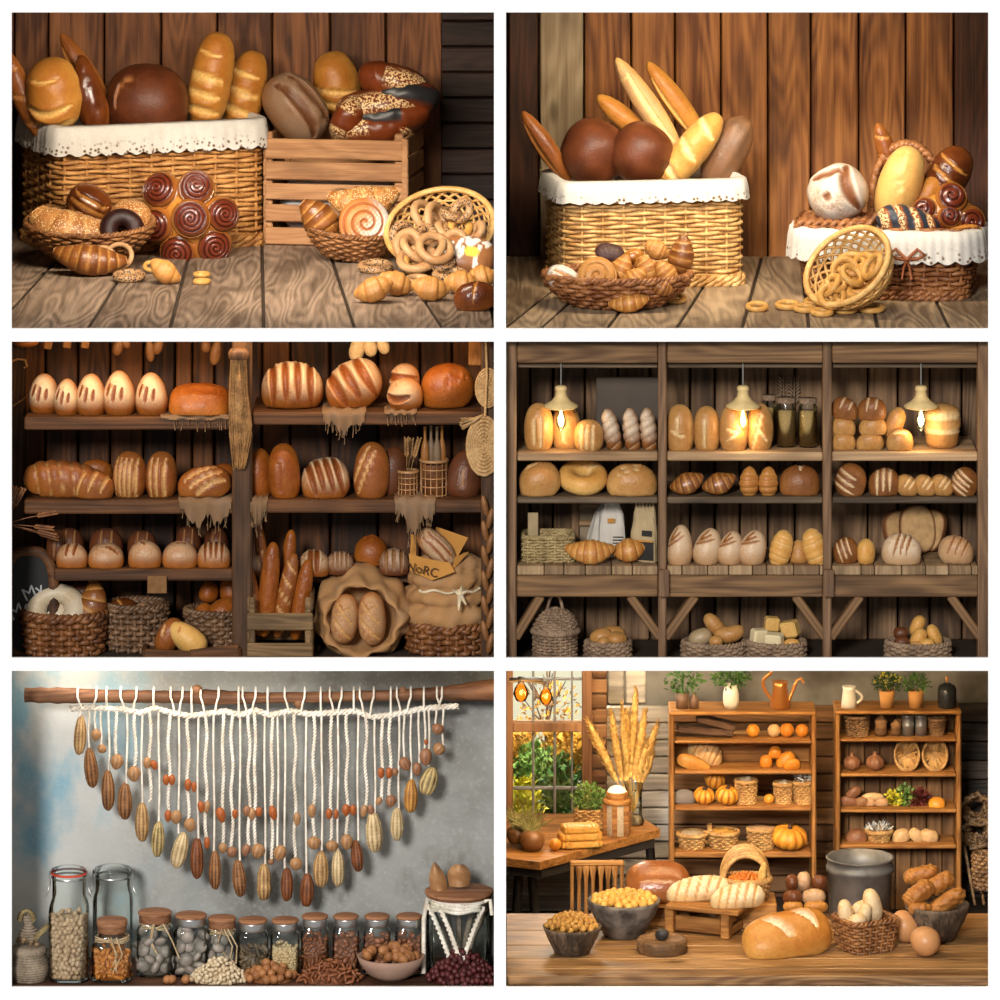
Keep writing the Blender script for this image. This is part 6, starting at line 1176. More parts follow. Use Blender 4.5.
# jars
JK = {}
def seedling(kind):
    if kind in JK: return JK[kind]
    w_, d_, hh, mat, name, ridged = dict(bean=(7.5, 5.2, 5.2, 'bean_beige', 'bean', 0), almond=(5.2, 3.6, 8.6, 'almond', 'almond', 0), almond_dim=(6, 4.6, 8.5, 'almond_dim', 'almond', 0), stone=(14, 8, 13.5, 'stone_grey', 'pebble', 0), pea=(3.9, 3.9, 3.9, 'chickpea', 'chickpea', 0), white=(4.6, 3.6, 5.4, 'bean_white', 'white_bean', 0), hazel=(9, 9, 9.4, 'hazel', 'hazelnut', 0), pecan=(3.2, 2.6, 9, 'pecan', 'pecan', 1), berry=(6.6, 6.6, 6.2, 'berry', 'berry', 0), leaf=(5.5, 2.5, 13, 'dry_leaf', 'dried_leaf', 0), seed=(3.4, 3, 9.5, 'pecan', 'dried_seed', 1), nut=(10.5, 9.6, 11, 'hazel', 'hazelnut', 0))[kind]
    kk = K(.15); V, F = ell((0, 0, 0), (w_*kk, d_*kk, hh*kk), 10, 8); V = lump(V, .05, 1.6/(w_*kk), 3); a = np.arctan2(V[:, 1], V[:, 0])
    me = MB().add(V, F, brown=np.clip(.5+V[:, 2]/(hh*kk), 0, 1)); JK[kind] = (me, mat, name, (w_+hh)/2*kk, []); return JK[kind]
def grain(kind, loc, rs, label, cat, group, rot=None, sc_=1):
    me, mat, name, size, first = seedling(kind)
    if first: o = dup(first[0])
    else: o = me.obj(name, mat); first.append(o)
    tag(o, label, cat, group); o.location = loc; o.rotation_euler = rot or (rs.uniform(0, 6.3), rs.uniform(0, 6.3), rs.uniform(0, 6.3)); o.scale = (sc_,)*3; return o
def fill(kind, c, a, b, z0, z1, label, cat, group, seed, core=None, dens=1.0, lim=170, sq=3):
    rs = random.Random(seed); me, mat, name, size, _ = seedling(kind); step = size*.86/dens; n = 0; z = z0+size*.5
    P = plan(a, b, sq, 400)
    fi = [i for i in range(400) if P[i][1] < b*.35]; L = sum(np.linalg.norm(P[i]-P[(i+1) % 400]) for i in fi); row = 0
    while z < z1 and n < lim:
        m_ = max(3, int(L/step))
        for j in range(m_):
            p = P[fi[int((j+.5*(row % 2)+rs.uniform(-.2, .2))/m_*(len(fi)-1)) % len(fi)]]*rs.uniform(.84, .9)
            if z > z1-size*1.2 and rs.random() < .3: continue
            grain(kind, (c[0]+p[0], c[1]+p[1], z+rs.uniform(-.2, .2)*size), rs, label, cat, group, sc_=rs.uniform(.88, 1.1)); n += 1
        z += step*.82; row += 1
    for j in range(max(4, int(m_*.7))):
        r, t_ = math.sqrt(rs.random())*.75, rs.uniform(0, 6.3); grain(kind, (c[0]+a*r*math.cos(t_), c[1]+b*r*math.sin(t_), z-size*.3+rs.uniform(0, .5)*size*(1-r)), rs, label, cat, group)
    V, F = lathe([(0, z0), (a*.8, z0), (a*.8, z-size*.8), (0, z-size*.5)], 20, sq=sq, ry=b/a); V = V+[c[0], c[1], 0]
    o = MB().add(V, F, brown=.9).obj(name+'_core', mat); tag(o, 'inner mass of the '+group, cat+' mass', kind='stuff')
def jar(lb, px, w_, ptop, y, sq=5, lid='wood', neck=.8, lidh=5, ring=4, shoulder=.82, ratio=.9, pneck=None, name='glass_jar'):
    kk = K(y); t = thing(name, lb, 'jar', (at(px, 0, y).x, y, Z5)); a = w_/2*kk; hh = at(0, ptop, y).z-Z5; hl = hh-(lidh+ring)*kk if lid != 'clip' else hh-6*kk
    prof = [(a*.5, .004), (a*.93, .004), (a, .012), (a, hl*shoulder), (a*.96, hl*(shoulder+.05)), (a*neck, hl*(shoulder+.13)), (a*neck, hl)]
    V, F = lathe(prof, 40, sq, ratio); r2 = np.hypot(V[:, 0], V[:, 1]); MB().add(V, F).obj('glass_body', 'jar_glass', t)
    ra = a*neck*1.05
    if lid == 'clip':
        MB().add(*lathe([(a*neck*1.04, hl), (a*neck*1.1, hl+.3*kk), (a*neck*1.1, hl+2*kk), (a*neck*1.0, hl+2.3*kk)], 36)).obj('rubber_seal', 'seal_red' if 'red' in lb else 'jar_glass', t)
        MB().add(*lathe([(a*neck*1.05, hl+2.3*kk), (a*neck*1.07, hl+5*kk), (a*neck*.9, hl+6*kk), (0, hl+6*kk)], 36)).obj('glass_lid', 'jar_glass', t)
        m = MB()
        for sx in (-1, 1): m.add(*tube([(sx*a*neck*1.1, -.01, hl+4*kk), (sx*(a*neck+3*kk), -.014, hl-2*kk), (sx*(a*neck+2*kk), -.014, hl-9*kk), (sx*(a*neck+6*kk), -.014, hl-22*kk)], .0035, 6))
        m.add(*lathe([(a*neck*1.06, hl-4*kk), (a*neck*1.1, hl-3*kk), (a*neck*1.06, hl-2*kk)], 36)); m.obj('wire_clip', 'lid_metal', t)
    else:
        MB().add(*lathe([(ra*1.03, hl-.5*kk), (ra*1.1, hl), (ra*1.06, hl+ring*.35*kk), (ra*1.1, hl+ring*.5*kk), (ra*1.06, hl+ring*.8*kk), (ra*1.1, hl+ring*kk), (0, hl+ring*kk)], 36)).obj('screw_ring' if lid == 'metal' else 'stopper', 'lid_metal' if lid == 'metal' else 'lid_wood', t)
        MB().add(*lathe([(0, hl+ring*kk), (ra*1.12, hl+ring*kk), (ra*1.15, hl+(ring+.5)*kk), (ra*1.15, hl+(ring+lidh-.6)*kk), (ra*1.08, hh), (0, hh)], 36), rnd=.5).obj('lid', 'lid_wood', t)
    return t, a, hh, hl
def twine(t, a, z, seed, ratio=.9, tails=3, mat='jute'):
    rs = random.Random(seed); m = MB()
    for j in range(3): q = plan(a*1.03, a*ratio*1.03, 2.4, 40); m.add(*tube(np.column_stack([q, z+.006*j-.006+.004*np.sin(np.arange(40)*.5+j)]), .0035, 5, closed=True))
    for j in range(tails):
        x = a*rs.uniform(-.2, .7); m.add(*tube([(x*.3, -a*ratio*1.05, z), (x, -a*ratio*1.25, z+.02), (x+rs.uniform(-.02, .05), -a*ratio*1.2, z-.05), (x+rs.uniform(-.02, .09), -a*ratio*1.1, z-.12)], .0032, 5))
    m.obj('twine', mat, t)
J = lambda t: t.location
t, a, hh, hl = jar('tall clip-top jar with red seal full of beige beans', 69, 40, 868, .12, 4, 'clip', .82, shoulder=.66)
fill('bean', J(t), a*.95, a*.86, Z5+.01, Z5+hh*.66, 'beige bean packed in the tall jar with the red seal', 'bean', 'beige beans in the tall red-sealed jar', 1)
t, a, hh, hl = jar('empty tall clip-top jar of greenish glass behind the almond jar', 113, 40, 867, .3, 4, 'clip', .86, shoulder=.72)
t, a, hh, hl = jar('jar of orange almonds tied with twine, wooden lid', 112, 40, 919, .12, 5, 'wood', .64, lidh=6, ring=6, shoulder=.72)
fill('almond', J(t), a*.95, a*.86, Z5+.01, Z5+hl*.72, 'orange almond packed in the twine-tied jar', 'almond', 'almonds in the twine-tied jar', 2); twine(t, a*.8, hl*.86, 3)
for px, w_, pt, lb, kd, gl, lid, seed, dn, lim, top in ((155, 36, 911, 'jar of grey pebbles tied with twine, next to the almonds', 'stone', 'grey pebble in the twine-tied stone jar next to the almonds', 'wood', 4, 1, 60, .8), (191, 34, 914, 'jar of grey pebbles with a metal ring and no twine', 'stone', 'grey pebble in the stone jar with the metal ring', 'metal', 5, 1, 60, .78), (222, 30, 917, 'jar of grey pebbles half hidden by the white bean heap', 'stone', 'grey pebble in the jar behind the white beans', 'wood', 6, 1, 50, .75), (253, 31, 919, 'jar of dark dried leaves', 'leaf', 'dark dried leaf inside the leaf jar', 'metal', 7, 1.5, 110, .6), (285, 29, 919, 'jar filled with pale chickpeas', 'pea', 'pale chickpea packed in the chickpea jar', 'metal', 8, 1, 150, .84), (315, 28, 915, 'jar of thin dark seeds next to the chickpea jar', 'seed', 'thin dark seed packed in the seed jar', 'metal', 9, 1, 90, .84), (346, 27, 915, 'jar of brown almonds, first of the three alike', 'almond_dim', 'brown almond in the first of three alike jars', 'metal', 10, 1, 90, .84), (377, 27, 915, 'jar of brown almonds right behind the clay bowl', 'almond_dim', 'brown almond in the jar behind the clay bowl', 'metal', 11, 1, 90, .84), (409, 28, 915, 'jar of brown almonds next to the big rope jar', 'almond_dim', 'brown almond in the jar next to the rope jar', 'metal', 12, 1, 90, .84)):
    t, a, hh, hl = jar(lb, px, w_, pt, .2, 5, lid, .78, lidh=2.6, ring=7.5, shoulder=.86)
    fill(kd, J(t), a*.93, a*.84, Z5+.008, Z5+hl*top, gl, JK[kd][2].replace('_', ' ') if kd in JK else seedling(kd)[2].replace('_', ' '), lb, seed, dens=dn, lim=lim)
    if seed in (4, 6): twine(t, a*.82, hl*.93, seed)
# heaps in front
def heap(kind, px, w_, ph, label, cat, group, seed, n, y=.06, ry=.7):
    rs = random.Random(seed); me, mat, name, size, _ = seedling(kind); kk = K(y); a = w_/2*kk; hh = ph*kk; x0 = at(px, 0, y).x; pts = []
    for i in range(n*30):
        if len(pts) >= n: break
        r, t_ = math.sqrt(rs.random()), rs.uniform(0, 2*PI); x, yy = a*r*math.cos(t_), a*ry*r*math.sin(t_)*(1 if math.sin(t_) < 0 else .6); z = (hh-size)*(1-r**1.5)*rs.uniform(.8, 1)
        if any((x-p[0])**2+(yy-p[1])**2+(z-p[2])**2 < (size*.72)**2 for p in pts): continue
        pts.append((x, yy, z)); grain(kind, (x0+x, y+.05+yy, Z5+size*.42+z), rs, label, cat, group, sc_=rs.uniform(.9, 1.1))
    V, F = lathe([(0, 0), (a*.85, 0), (a*.55, (hh-size)*.5), (0, (hh-size)*.8)][1:], 20, ry=ry); V = V+[x0, y+.05, Z5]; o = MB().add(V, F, brown=.9).obj(name+'_core', mat); tag(o, 'inner mass of the '+group, cat+' mass', kind='stuff')
heap('white', 218, 60, 26, 'white bean in the heap before the pebble jar', 'bean', 'white beans heaped on the shelf', 21, 120)
heap('hazel', 270, 50, 24, 'hazelnut in the heap between white beans and pecans', 'hazelnut', 'hazelnuts heaped on the shelf', 22, 26)
heap('pecan', 330, 66, 24, 'thin pecan in the heap beside the clay bowl', 'pecan', 'pecans heaped beside the clay bowl', 23, 130)
heap('berry', 462, 72, 36, 'dark red berry heaped before the big rope jar', 'berry', 'dark red berries heaped by the rope jar', 24, 130)
rs = random.Random(4)
for px, py, kd, lb, ct in ((172, 977, 'hazel', 'hazelnut lying before the first two pebble jars', 'hazelnut'), (186, 975, 'hazel', 'hazelnut lying under the second pebble jar', 'hazelnut'), (167, 981, 'hazel', 'small hazelnut nearest the almond jar', 'hazelnut'), (184, 981, 'bean', 'pale bean nearest the white bean heap', 'bean'), (192, 980, 'bean', 'second pale bean next to the white bean heap', 'bean')):
    grain(kd, Vector((at(px, 0, .05).x, .05, Z5+.018)), rs, lb, ct, None)
kk = K(.05); t = thing('clay_bowl', 'pinkish clay bowl heaped with hazelnuts', 'bowl', (at(391, 0, .12).x, .12, Z5)); a = 34*kk
MB().add(*lathe([(0, 0), (a*.35, 0), (a*.7, 7*kk), (a*.93, 17*kk), (a, 24*kk), (a*.95, 24.5*kk), (a*.85, 18*kk), (a*.5, 9*kk), (0, 6*kk)], 44)).obj('bowl_body', 'clay', t)
for i in range(30):
    r, t_ = math.sqrt(rs.random())*.78, rs.uniform(0, 6.3); grain('nut', (t.location.x+a*r*math.cos(t_), .12+a*r*math.sin(t_), Z5+(21+14*(1-r**1.6))*kk+rs.uniform(-.3, 0)*.02), rs, 'hazelnut heaped in the clay bowl', 'hazelnut', 'hazelnuts in the clay bowl')
# big rope jar
t, a, hh, hl = jar('big glass jar wrapped in rope with a wooden disc lid', 459, 66, 890, .22, 2.4, 'wood', .86, lidh=3, ring=2, shoulder=.9)
m = MB()
for j in range(4): q = plan(a*.92, a*.86, 2, 60); m.add(*tube(np.column_stack([q, hl-.005-.012*j+.004*np.sin(np.arange(60)*.6+j)]), .009, 6, closed=True))
for x0, x1 in ((-.95, -.2), (.75, .05), (-.6, .1)):
    u = np.linspace(0, 1, 30)
    for ph in (0, PI): m.add(*tube(np.column_stack([a*(x0+(x1-x0)*u**.8)+.005*np.sin(u*40+ph), -a*.93*np.sqrt(np.clip(1-(x0+(x1-x0)*u)**2*.9, .1, 1)), hl-.03-u*.23+.005*np.cos(u*40+ph)]), .007, 6))
m.add(*tube([(-a*.95, -.05, hl), (-a*1.06, -.06, hl-.08), (-a*1.07, -.06, hl-.3)], .009, 6)); m.add(*tube([(a*.8, -.1, hl), (a*.95, -.12, hl+.01), (a*1.0, -.12, hl-.05)], .008, 6)); m.obj('rope_wrap', 'cotton', t)
for i, (px, py, w_, hh_, rt, lb) in enumerate(((437, 880, 20, 34, -10, 'tall curled dried husk standing on the rope jar lid'), (459, 876, 26, 22, 0, 'wide dried husk standing on the rope jar lid'))):
    kk = K(.2); u, v = np.meshgrid(np.linspace(-1, 1, 14), np.linspace(-1, 1, 14), indexing='ij'); X = u*w_/2*kk*np.clip(1-((v+1)/2)**2.4, .03, 1)**(.75 if i == 0 else .4)*(.72+.28*np.clip(v+1, 0, 1)); Y = .035*(u**2)-.01*np.sin(v*3); Z = v*hh_/2*kk
    V = np.stack([X, Y, Z], -1).reshape(-1, 3); n_ = len(V); F = gridF(14, 14); o = MB().add(np.vstack([V, V+[0, .005, 0]]), F+[tuple(q+n_ for q in f[::-1]) for f in F], brown=.3).obj('dried_husk', 'nut_tan'); tag(o, lb, 'husk'); o.location = at(px, py, .2); o.rotation_euler = (R(-8), R(rt), 0)
for j in range(5):
    o = MB().add(*tube([(0, 0, 0), (.02*j-.04, .02, .12), (.05*j-.1, .0, .25)], .012, 6)).obj('dried_twig', 'coil_grey'); tag(o, 'grey dried twig standing inside the big rope jar', 'twig', 'twigs in the rope jar'); o.location = (t.location.x+.01*j-.02, .22, Z5+.03)
# coil pot
t = thing('coil_pot', 'grey coiled rope pot with lid, cut by the niche edge', 'pot', (at(29, 0, .12).x, .12, Z5)); kk = K(.12); m = MB()
for j in range(11): u = j/10; r = (15+4.5*math.sin(u*PI*.9+.2))*kk; q = plan(r, r, 2, 40); m.add(*tube(np.column_stack([q, np.full(40, (1.3+u*24)*kk)]), 1.6*kk, 6, closed=True))
m.add(*lathe([(0, .005), (15*kk, .005), (18*kk, 12*kk), (14*kk, 25*kk), (0, 26*kk)], 24)); m.obj('pot_body', 'coil_grey', t)
m = MB(); m.add(*lathe([(17*kk, 26*kk), (18.5*kk, 29*kk), (17*kk, 33*kk), (11*kk, 34*kk), (0, 34*kk)], 28)); m.obj('lid', 'coil_grey', t)
m = MB(); rs2 = random.Random(3)
for j in range(16): V, F = ell((rs2.uniform(-11, 11)*kk, rs2.uniform(-9, 4)*kk, (36+rs2.uniform(0, 7))*kk), (6*kk, 5*kk, 5*kk), 8, 6); m.add(V, F)
m.obj('stone_mound', 'dry_leaf', t)
m = MB()
for j in range(9): q = plan((8-.5*j+2*math.sin(j))*kk, (7-.5*j)*kk, 2, 24); m.add(*tube(np.column_stack([q, np.full(24, (42+j*2.6)*kk)]), 1.5*kk, 6, closed=True))
m.obj('twine_bundle', 'coil_grey', t)
m = MB(); q = np.linspace(0, 1, 20)
for ph in (0, 2.1, 4.2):
    m.add(*tube(np.column_stack([(8+12*q)*kk+.008*np.sin(q*22+ph), .008*np.cos(q*22+ph)-.03, (44+12*q)*kk]), .008, 5)); th = np.linspace(0, PI, 20); m.add(*tube(np.column_stack([-2*kk+7*kk*np.cos(th)+.006*np.sin(th*12+ph), .006*np.cos(th*12+ph)-.02, (60+10*np.sin(th))*kk]), .007, 5))
m.obj('braided_twigs', 'coil_braid', t)
# ------------------------------------------------------------------ NICHE 6: rustic bakery with window, shelves and a laden table
XL[:] = [.02, 2.24]
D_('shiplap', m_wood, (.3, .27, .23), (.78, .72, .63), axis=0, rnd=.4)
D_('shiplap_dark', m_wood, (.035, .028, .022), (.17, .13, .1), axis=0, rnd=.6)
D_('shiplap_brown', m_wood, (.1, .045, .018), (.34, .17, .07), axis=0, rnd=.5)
D_('concrete', m_plain, (.26, .25, .23), .85, .1, nz=3.5, c2=(.08, .07, .06), bump=.3)
D_('cab_wood', m_wood, (.2, .075, .016), (.56, .27, .075), axis=0, rnd=.3, scale=1.6)
D_('cab_upright', m_wood, (.2, .075, .016), (.56, .27, .075), axis=2, rnd=.3, scale=1.6)
D_('cab_back', m_wood, (.1, .045, .016), (.32, .16, .06), axis=2, rnd=.8, scale=1.4)
D_('table_wood', m_wood, (.15, .062, .018), (.62, .35, .14), axis=0, rnd=.3, scale=1.2, rough=.4, spec=.5, knots=.7)
D_('win_wood', m_wood, (.16, .07, .03), (.4, .2, .09), axis=2); D_('win_bar', m_plain, (.2, .19, .18), .4, .4)
D_('dark_steel', m_plain, (.03, .026, .024), .5, .4); D_('sky_glow', m_emit, (1, .86, .6), .95)
def m_leaf(name, c, c2): return m_plain(name, c, .6, .2, nz=40, c2=c2, bump=0)
for n_, a_, b_ in (('leaf_yellow', (.62, .5, .04), (.36, .4, .03)), ('leaf_green', (.1, .2, .05), (.03, .08, .025)), ('leaf_orange', (.6, .3, .04), (.4, .2, .03)), ('leaf_fresh', (.22, .34, .08), (.08, .17, .03)), ('leaf_dark', (.05, .1, .035), (.02, .04, .015)), ('grass_pale', (.5, .46, .2), (.3, .3, .1)), ('leaf_red', (.16, .03, .02), (.06, .012, .01))): D_(n_, m_leaf, a_, b_)
D_('bulb_orange', m_emit, (1, .3, .03), 1.7); D_('filament', m_emit, (1, .75, .3), 30)
D_('orange_fruit', m_bread, (.6, .2, .02), (.82, .42, .05), (.6, .3, .05), rough=.35); D_('pumpkin', m_bread, (.5, .15, .015), (.8, .36, .04), (.35, .1, .01), rough=.4)
D_('loaf_gold', m_bread, (.4, .14, .02), (.72, .4, .1), (.8, .58, .28), (.85, .76, .62), 0); D_('loaf_stripe', m_bread, (.42, .19, .04), (.76, .52, .2), (.5, .25, .08), (.84, .72, .5), .25)
D_('loaf_glazed', m_bread, (.2, .06, .015), (.42, .16, .05), (.6, .3, .1), rough=.22, spec=.6); D_('loaf_open', m_bread, (.42, .15, .02), (.72, .4, .1), (.76, .6, .4), (.85, .76, .62), 0)
D_('grey_loaf', m_plain, (.2, .17, .15), .8, .1)
D_('caramel', m_bread, (.26, .1, .02), (.6, .32, .07), (.4, .2, .05), rough=.35); D_('orange_nut', m_bread, (.5, .2, .03), (.78, .46, .1), (.5, .2, .05), rough=.35)
D_('stone_bowl', m_plain, (.2, .17, .14), .7, .2, nz=14, c2=(.05, .04, .035), bump=.4); D_('bark_bowl', m_wood, (.04, .028, .02), (.26, .18, .12), axis=2, scale=2.2)
D_('slab_wood', m_wood, (.12, .06, .025), (.4, .22, .1), axis=0, scale=2); D_('zinc', m_plain, (.2, .19, .175), .5, .5, .35, nz=8, c2=(.09, .085, .08)); D_('copper', m_plain, (.5, .2, .05), .3, .5, .6, nz=10, amt=.3)
D_('egg_shell', m_plain, (.52, .25, .1), .4, .4, nz=60, amt=.1); D_('white_ceramic', m_plain, (.66, .62, .55), .35, .5, nz=6, amt=.2); D_('black_enamel', m_plain, (.02, .022, .025), .25, .6); D_('terracotta', m_plain, (.48, .24, .08), .7, .2, nz=10)
D_('brown_ceramic', m_plain, (.14, .08, .05), .5, .4); D_('tin', m_plain, (.3, .3, .31), .35, .5, .7); D_('rattan', m_strand, (.3, .15, .045), (.6, .36, .13)); D_('rattan_dark', m_strand, (.09, .045, .02), (.3, .17, .075)); D_('seed_tan', m_plain, (.5, .4, .27), .7, .2, nz=160, amt=.7); D_('flour_white', m_plain, (.8, .75, .66), .9, .1)
D_('wheat_gold', m_strand, (.42, .23, .05), (.74, .48, .15), rough=.7, nz=60); D_('corn_red', m_bread, (.4, .06, .01), (.65, .22, .03), (.4, .1, .02), rough=.3); D_('crusty', m_bread, (.3, .1, .018), (.66, .32, .08), (.75, .5, .2), sc_=26, rough=.4); D_('rye_roll', m_bread, (.09, .025, .008), (.24, .08, .025), (.3, .12, .04), (.7, .55, .38), 0)
D_('amber_bulb', m_glass, (1, .6, .2))
D_('brown_glaze', m_plain, (.24, .11, .04), .3, .5, nz=10)
D_('board_brown', m_wood, (.06, .03, .018), (.2, .11, .065), axis=0, scale=2)
ZT = at(0, 976, .03).z; YC = 2.0
added_fill(690, 673, .1, 26, (.8, 1.3, ZT+.1), (1, .76, .45), 1.6)
added_fill(760, 673, 1.1, 30, (1.0, 2.2, .55), (1, .68, .34), 1.4)
added_fill(552, 674, 2.62, 40, (.22, 2.95, .45), (1, .95, .8), .3)          # added unseen lamp standing in for daylight over the garden
added_fill(570, 674, 1.75, 9, (.5, 2.5, .4), (1, .9, .75), .3)            # added lamp inside the room, imitates window light on the pale shiplap
# walls and floor
def hboards(name, px0, px1, pys, y, mat, seed):
    rs = np.random.RandomState(seed); mb = MB(); x0, x1 = max(at(px0, 0, y).x, XL[0]), min(at(px1, 0, y).x, XL[1])
    for p, q in zip(pys[:-1], pys[1:]): z1, z0 = at(0, p, y).z, at(0, q, y).z; V, F = cbox(((x0+x1)/2, y+.02, (z0+z1)/2), (x1-x0, .04, z1-z0-.006), .005); mb.add(V, F, rnd=rs.rand())
    return struct(mb.obj(name, mat, smooth=False))
YW6 = 2.5
x0, x1 = at(600, 0, YW6+.03).x, XL[1]; struct(MB().add(*cbox(((x0+x1)/2, YW6+.08, .55), (x1-x0, .04, 1.7), .003)).obj('wall_concrete', 'concrete', smooth=False))
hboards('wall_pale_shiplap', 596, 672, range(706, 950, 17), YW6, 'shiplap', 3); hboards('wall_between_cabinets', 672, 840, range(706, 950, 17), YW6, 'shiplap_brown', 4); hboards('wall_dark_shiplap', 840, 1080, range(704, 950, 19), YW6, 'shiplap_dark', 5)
planks_x('wall_blue_grey_boards', [588, 607, 625, 647], YW6+.04, at(0, 706, YW6).z, at(0, 640, YW6).z, 'shiplap', seed=3)
YV = 2.25
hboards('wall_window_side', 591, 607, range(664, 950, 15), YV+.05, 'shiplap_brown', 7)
def bar(px0, py0, px1, py1, y, dep, mat, name, parent=None, rnd=None):
    a, b = at(px0, py0, y), at(px1, py1, y); o = board(name, ((a.x+b.x)/2, y+dep/2, (a.z+b.z)/2), (abs(b.x-a.x), dep, abs(a.z-b.z)), mat, parent, b=.003, rnd=rnd); return o
win = struct(bar(506, 850, 592, 862, YV, .08, 'win_wood', 'window_1'))
for a in ((506, 640, 513, 850), (582, 640, 592, 850), (513, 723, 582, 732)): bar(*a, YV, .07, 'win_wood', 'window_frame', win)
for a in ((532, 640, 534.5, 850), (553.5, 640, 556, 850), (571, 640, 573, 850)): bar(*a, YV+.02, .03, 'win_bar', 'mullion', win)
for a in ((513, 678, 582, 680.5), (513, 787, 582, 790)): bar(*a, YV+.025, .02, 'win_bar', 'glazing_bar', win)
bar(512, 640, 583, 852, YV+.035, .004, 'clear_glass', 'window_pane', win)
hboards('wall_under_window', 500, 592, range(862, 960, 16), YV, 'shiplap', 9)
struct(MB().add(*box((at(548, 0, 3.15).x, 3.19, .55), (.62, .02, 1.9))).obj('sky_beyond_window', 'sky_glow', smooth=False))
def lump_cap0(a, b): V, F = ell((0, 0, 0), (2*a, .1, 2*b), 24, 16); return lump(V, .08, 40, 2), F
def leaves(c, s, n, l, mat, seed, name, parent=None, up=.3, aspect=.45):
    rs = np.random.RandomState(seed); P = rs.normal(size=(n, 3)); P /= np.linalg.norm(P, axis=1)[:, None]; P *= (rs.rand(n)**.4)[:, None]*np.array(s)/2; V = []; F = []
    for i, p in enumerate(P):
        d = p/(np.linalg.norm(p)+1e-6)+rs.normal(size=3)*.6+[0, -.2, up]; d /= np.linalg.norm(d); e = np.cross(d, rs.normal(size=3)); e /= np.linalg.norm(e); q = l*rs.uniform(.7, 1.3); nn = np.cross(d, e)*q*.12
        V += [p, p+d*q*.5+e*q*aspect*.5+nn, p+d*q, p+d*q*.5-e*q*aspect*.5+nn]; F.append(tuple(range(4*i, 4*i+4)))
    return MB().add(np.array(V)+np.array(c), F).obj(name, mat, parent)
for px, py, w_, h_, y, mt, n, lb in ((522, 815, 40, 76, 2.62, 'leaf_yellow', 420, 'bright yellow-green shrub outside at the lower window panes'), (562, 800, 44, 90, 2.75, 'leaf_green', 480, 'dark green fir-like shrub outside behind the lower panes'), (536, 772, 48, 56, 2.9, 'leaf_fresh', 340, 'round dark shrub outside under the window transom'), (566, 752, 46, 52, 2.95, 'leaf_orange', 340, 'yellow autumn shrub outside just under the transom'), (518, 748, 34, 50, 2.98, 'leaf_orange', 300, 'orange autumn tree outside at the window edge')):
    k = K(y); t = thing('garden_shrub', lb, 'shrub', at(px, py, y)); leaves((0, 0, 0), (w_*k, .14, h_*k), n*2, .034, mt, int(px), 'foliage', t); MB().add(*lump_cap0(w_*.42*k, h_*.42*k)).obj('inner_foliage', mt, t); MB().add(*tube([(0, .02, -h_*.6*k), (0, .02, h_*.2*k)], .008, 5)).obj('stem', 'driftwood', t)
t = thing('garden_tree', 'thin autumn tree with sparse orange leaves outside the upper panes', 'tree', at(548, 760, 3.05)); k = K(3.05); m = MB(); rs = random.Random(3)
m.add(*tube([(0, 0, -20*k), (-2*k, 0, 30*k), (2*k, 0, 90*k)], [.012, .008, .003], 5))
for j in range(14): z = rs.uniform(15, 75)*k; a = rs.uniform(-1, 1); m.add(*tube([(0, 0, z), (a*14*k, 0, z+12*k), (a*24*k, 0, z+26*k)], [.006, .004, .002], 4))
m.obj('trunk', 'driftwood', t); leaves((0, -.02, 48*k), (62*k, .08, 70*k), 260, .026, 'leaf_orange', 5, 'foliage', t)
# Edison lamps
YL = 1.7; k = K(YL); t = thing('lamp_bracket', 'dark iron wall bracket holding the two hanging bulbs', 'bracket', at(508, 681, YL)); MB().add(*tube([(0, 0, 0), (14*k, 0, 1*k), (38*k, 0, -2*k)], .008, 6)).add(*box((17*k, 0, 2*k), (34*k, .03, .008))).obj('arm', 'dark_steel', t); t.location.x = max(t.location.x, .04)
for px, py, r, lb in ((521, 693, 8, 'glowing orange bulb close to the window edge'), (546, 697, 7, 'glowing orange bulb hanging at the bracket tip')):
    t = thing('hanging_bulb', lb, 'lamp', at(px, py, YL)); m = MB(); m.add(*lathe([(0, -r*1.15*k), (r*.6*k, -r*.95*k), (r*k, -r*.1*k), (r*.8*k, r*.6*k), (r*.35*k, r*1.25*k)], 20)); m.obj('glass', 'amber_bulb', t)
    MB().add(*ell((0, 0, -.1*r*k), (r*1.3*k, r*1.3*k, r*1.7*k), 12, 8)).obj('filament', 'bulb_orange', t); MB().add(*lathe([(r*.4*k, r*1.2*k), (r*.42*k, r*2*k), (0, r*2.05*k)], 14)).add(*tube([(0, 0, r*2*k), (0, 0, 16*k)], .003, 5)).obj('socket', 'dark_steel', t)
    lamp(px, py, YL-.06, 2.2, (1, .5, .15), .03)
# side table
Zs = at(540, 862, 1.35).z; A = at(540, 862, 1.35); B_ = onz(660, 829, Zs); Cc = onz(507, 858, Zs); poly = [(A.x, A.y), (B_.x, B_.y), (B_.x-.10, 2.22), (.025, 2.22), (.025, Cc.y)]; k = K(1.5)
t = thing('side_table', 'brown wooden side table on dark legs under the window', 'table', (A.x, A.y, Zs))
def prism(poly, z0, z1, mat, name, parent, inset=0):
    c = np.mean(poly, 0); P = np.array(poly)-np.array([A.x, A.y]); c = P.mean(0); P = c+(P-c)*(1-inset); n = len(P); V = np.vstack([np.column_stack([P, np.full(n, z0)]), np.column_stack([P, np.full(n, z1)])])
    return MB().add(V, [tuple(range(n))[::-1], tuple(range(n, 2*n))]+[(i, (i+1) % n, n+(i+1) % n, n+i) for i in range(n)], rnd=.5).obj(name, mat, parent, smooth=False)
prism(poly, -8*k, 0, 'cab_wood', 'table_top', t); prism(poly, -18*k, -8*k, 'dark_steel', 'apron', t, .06)
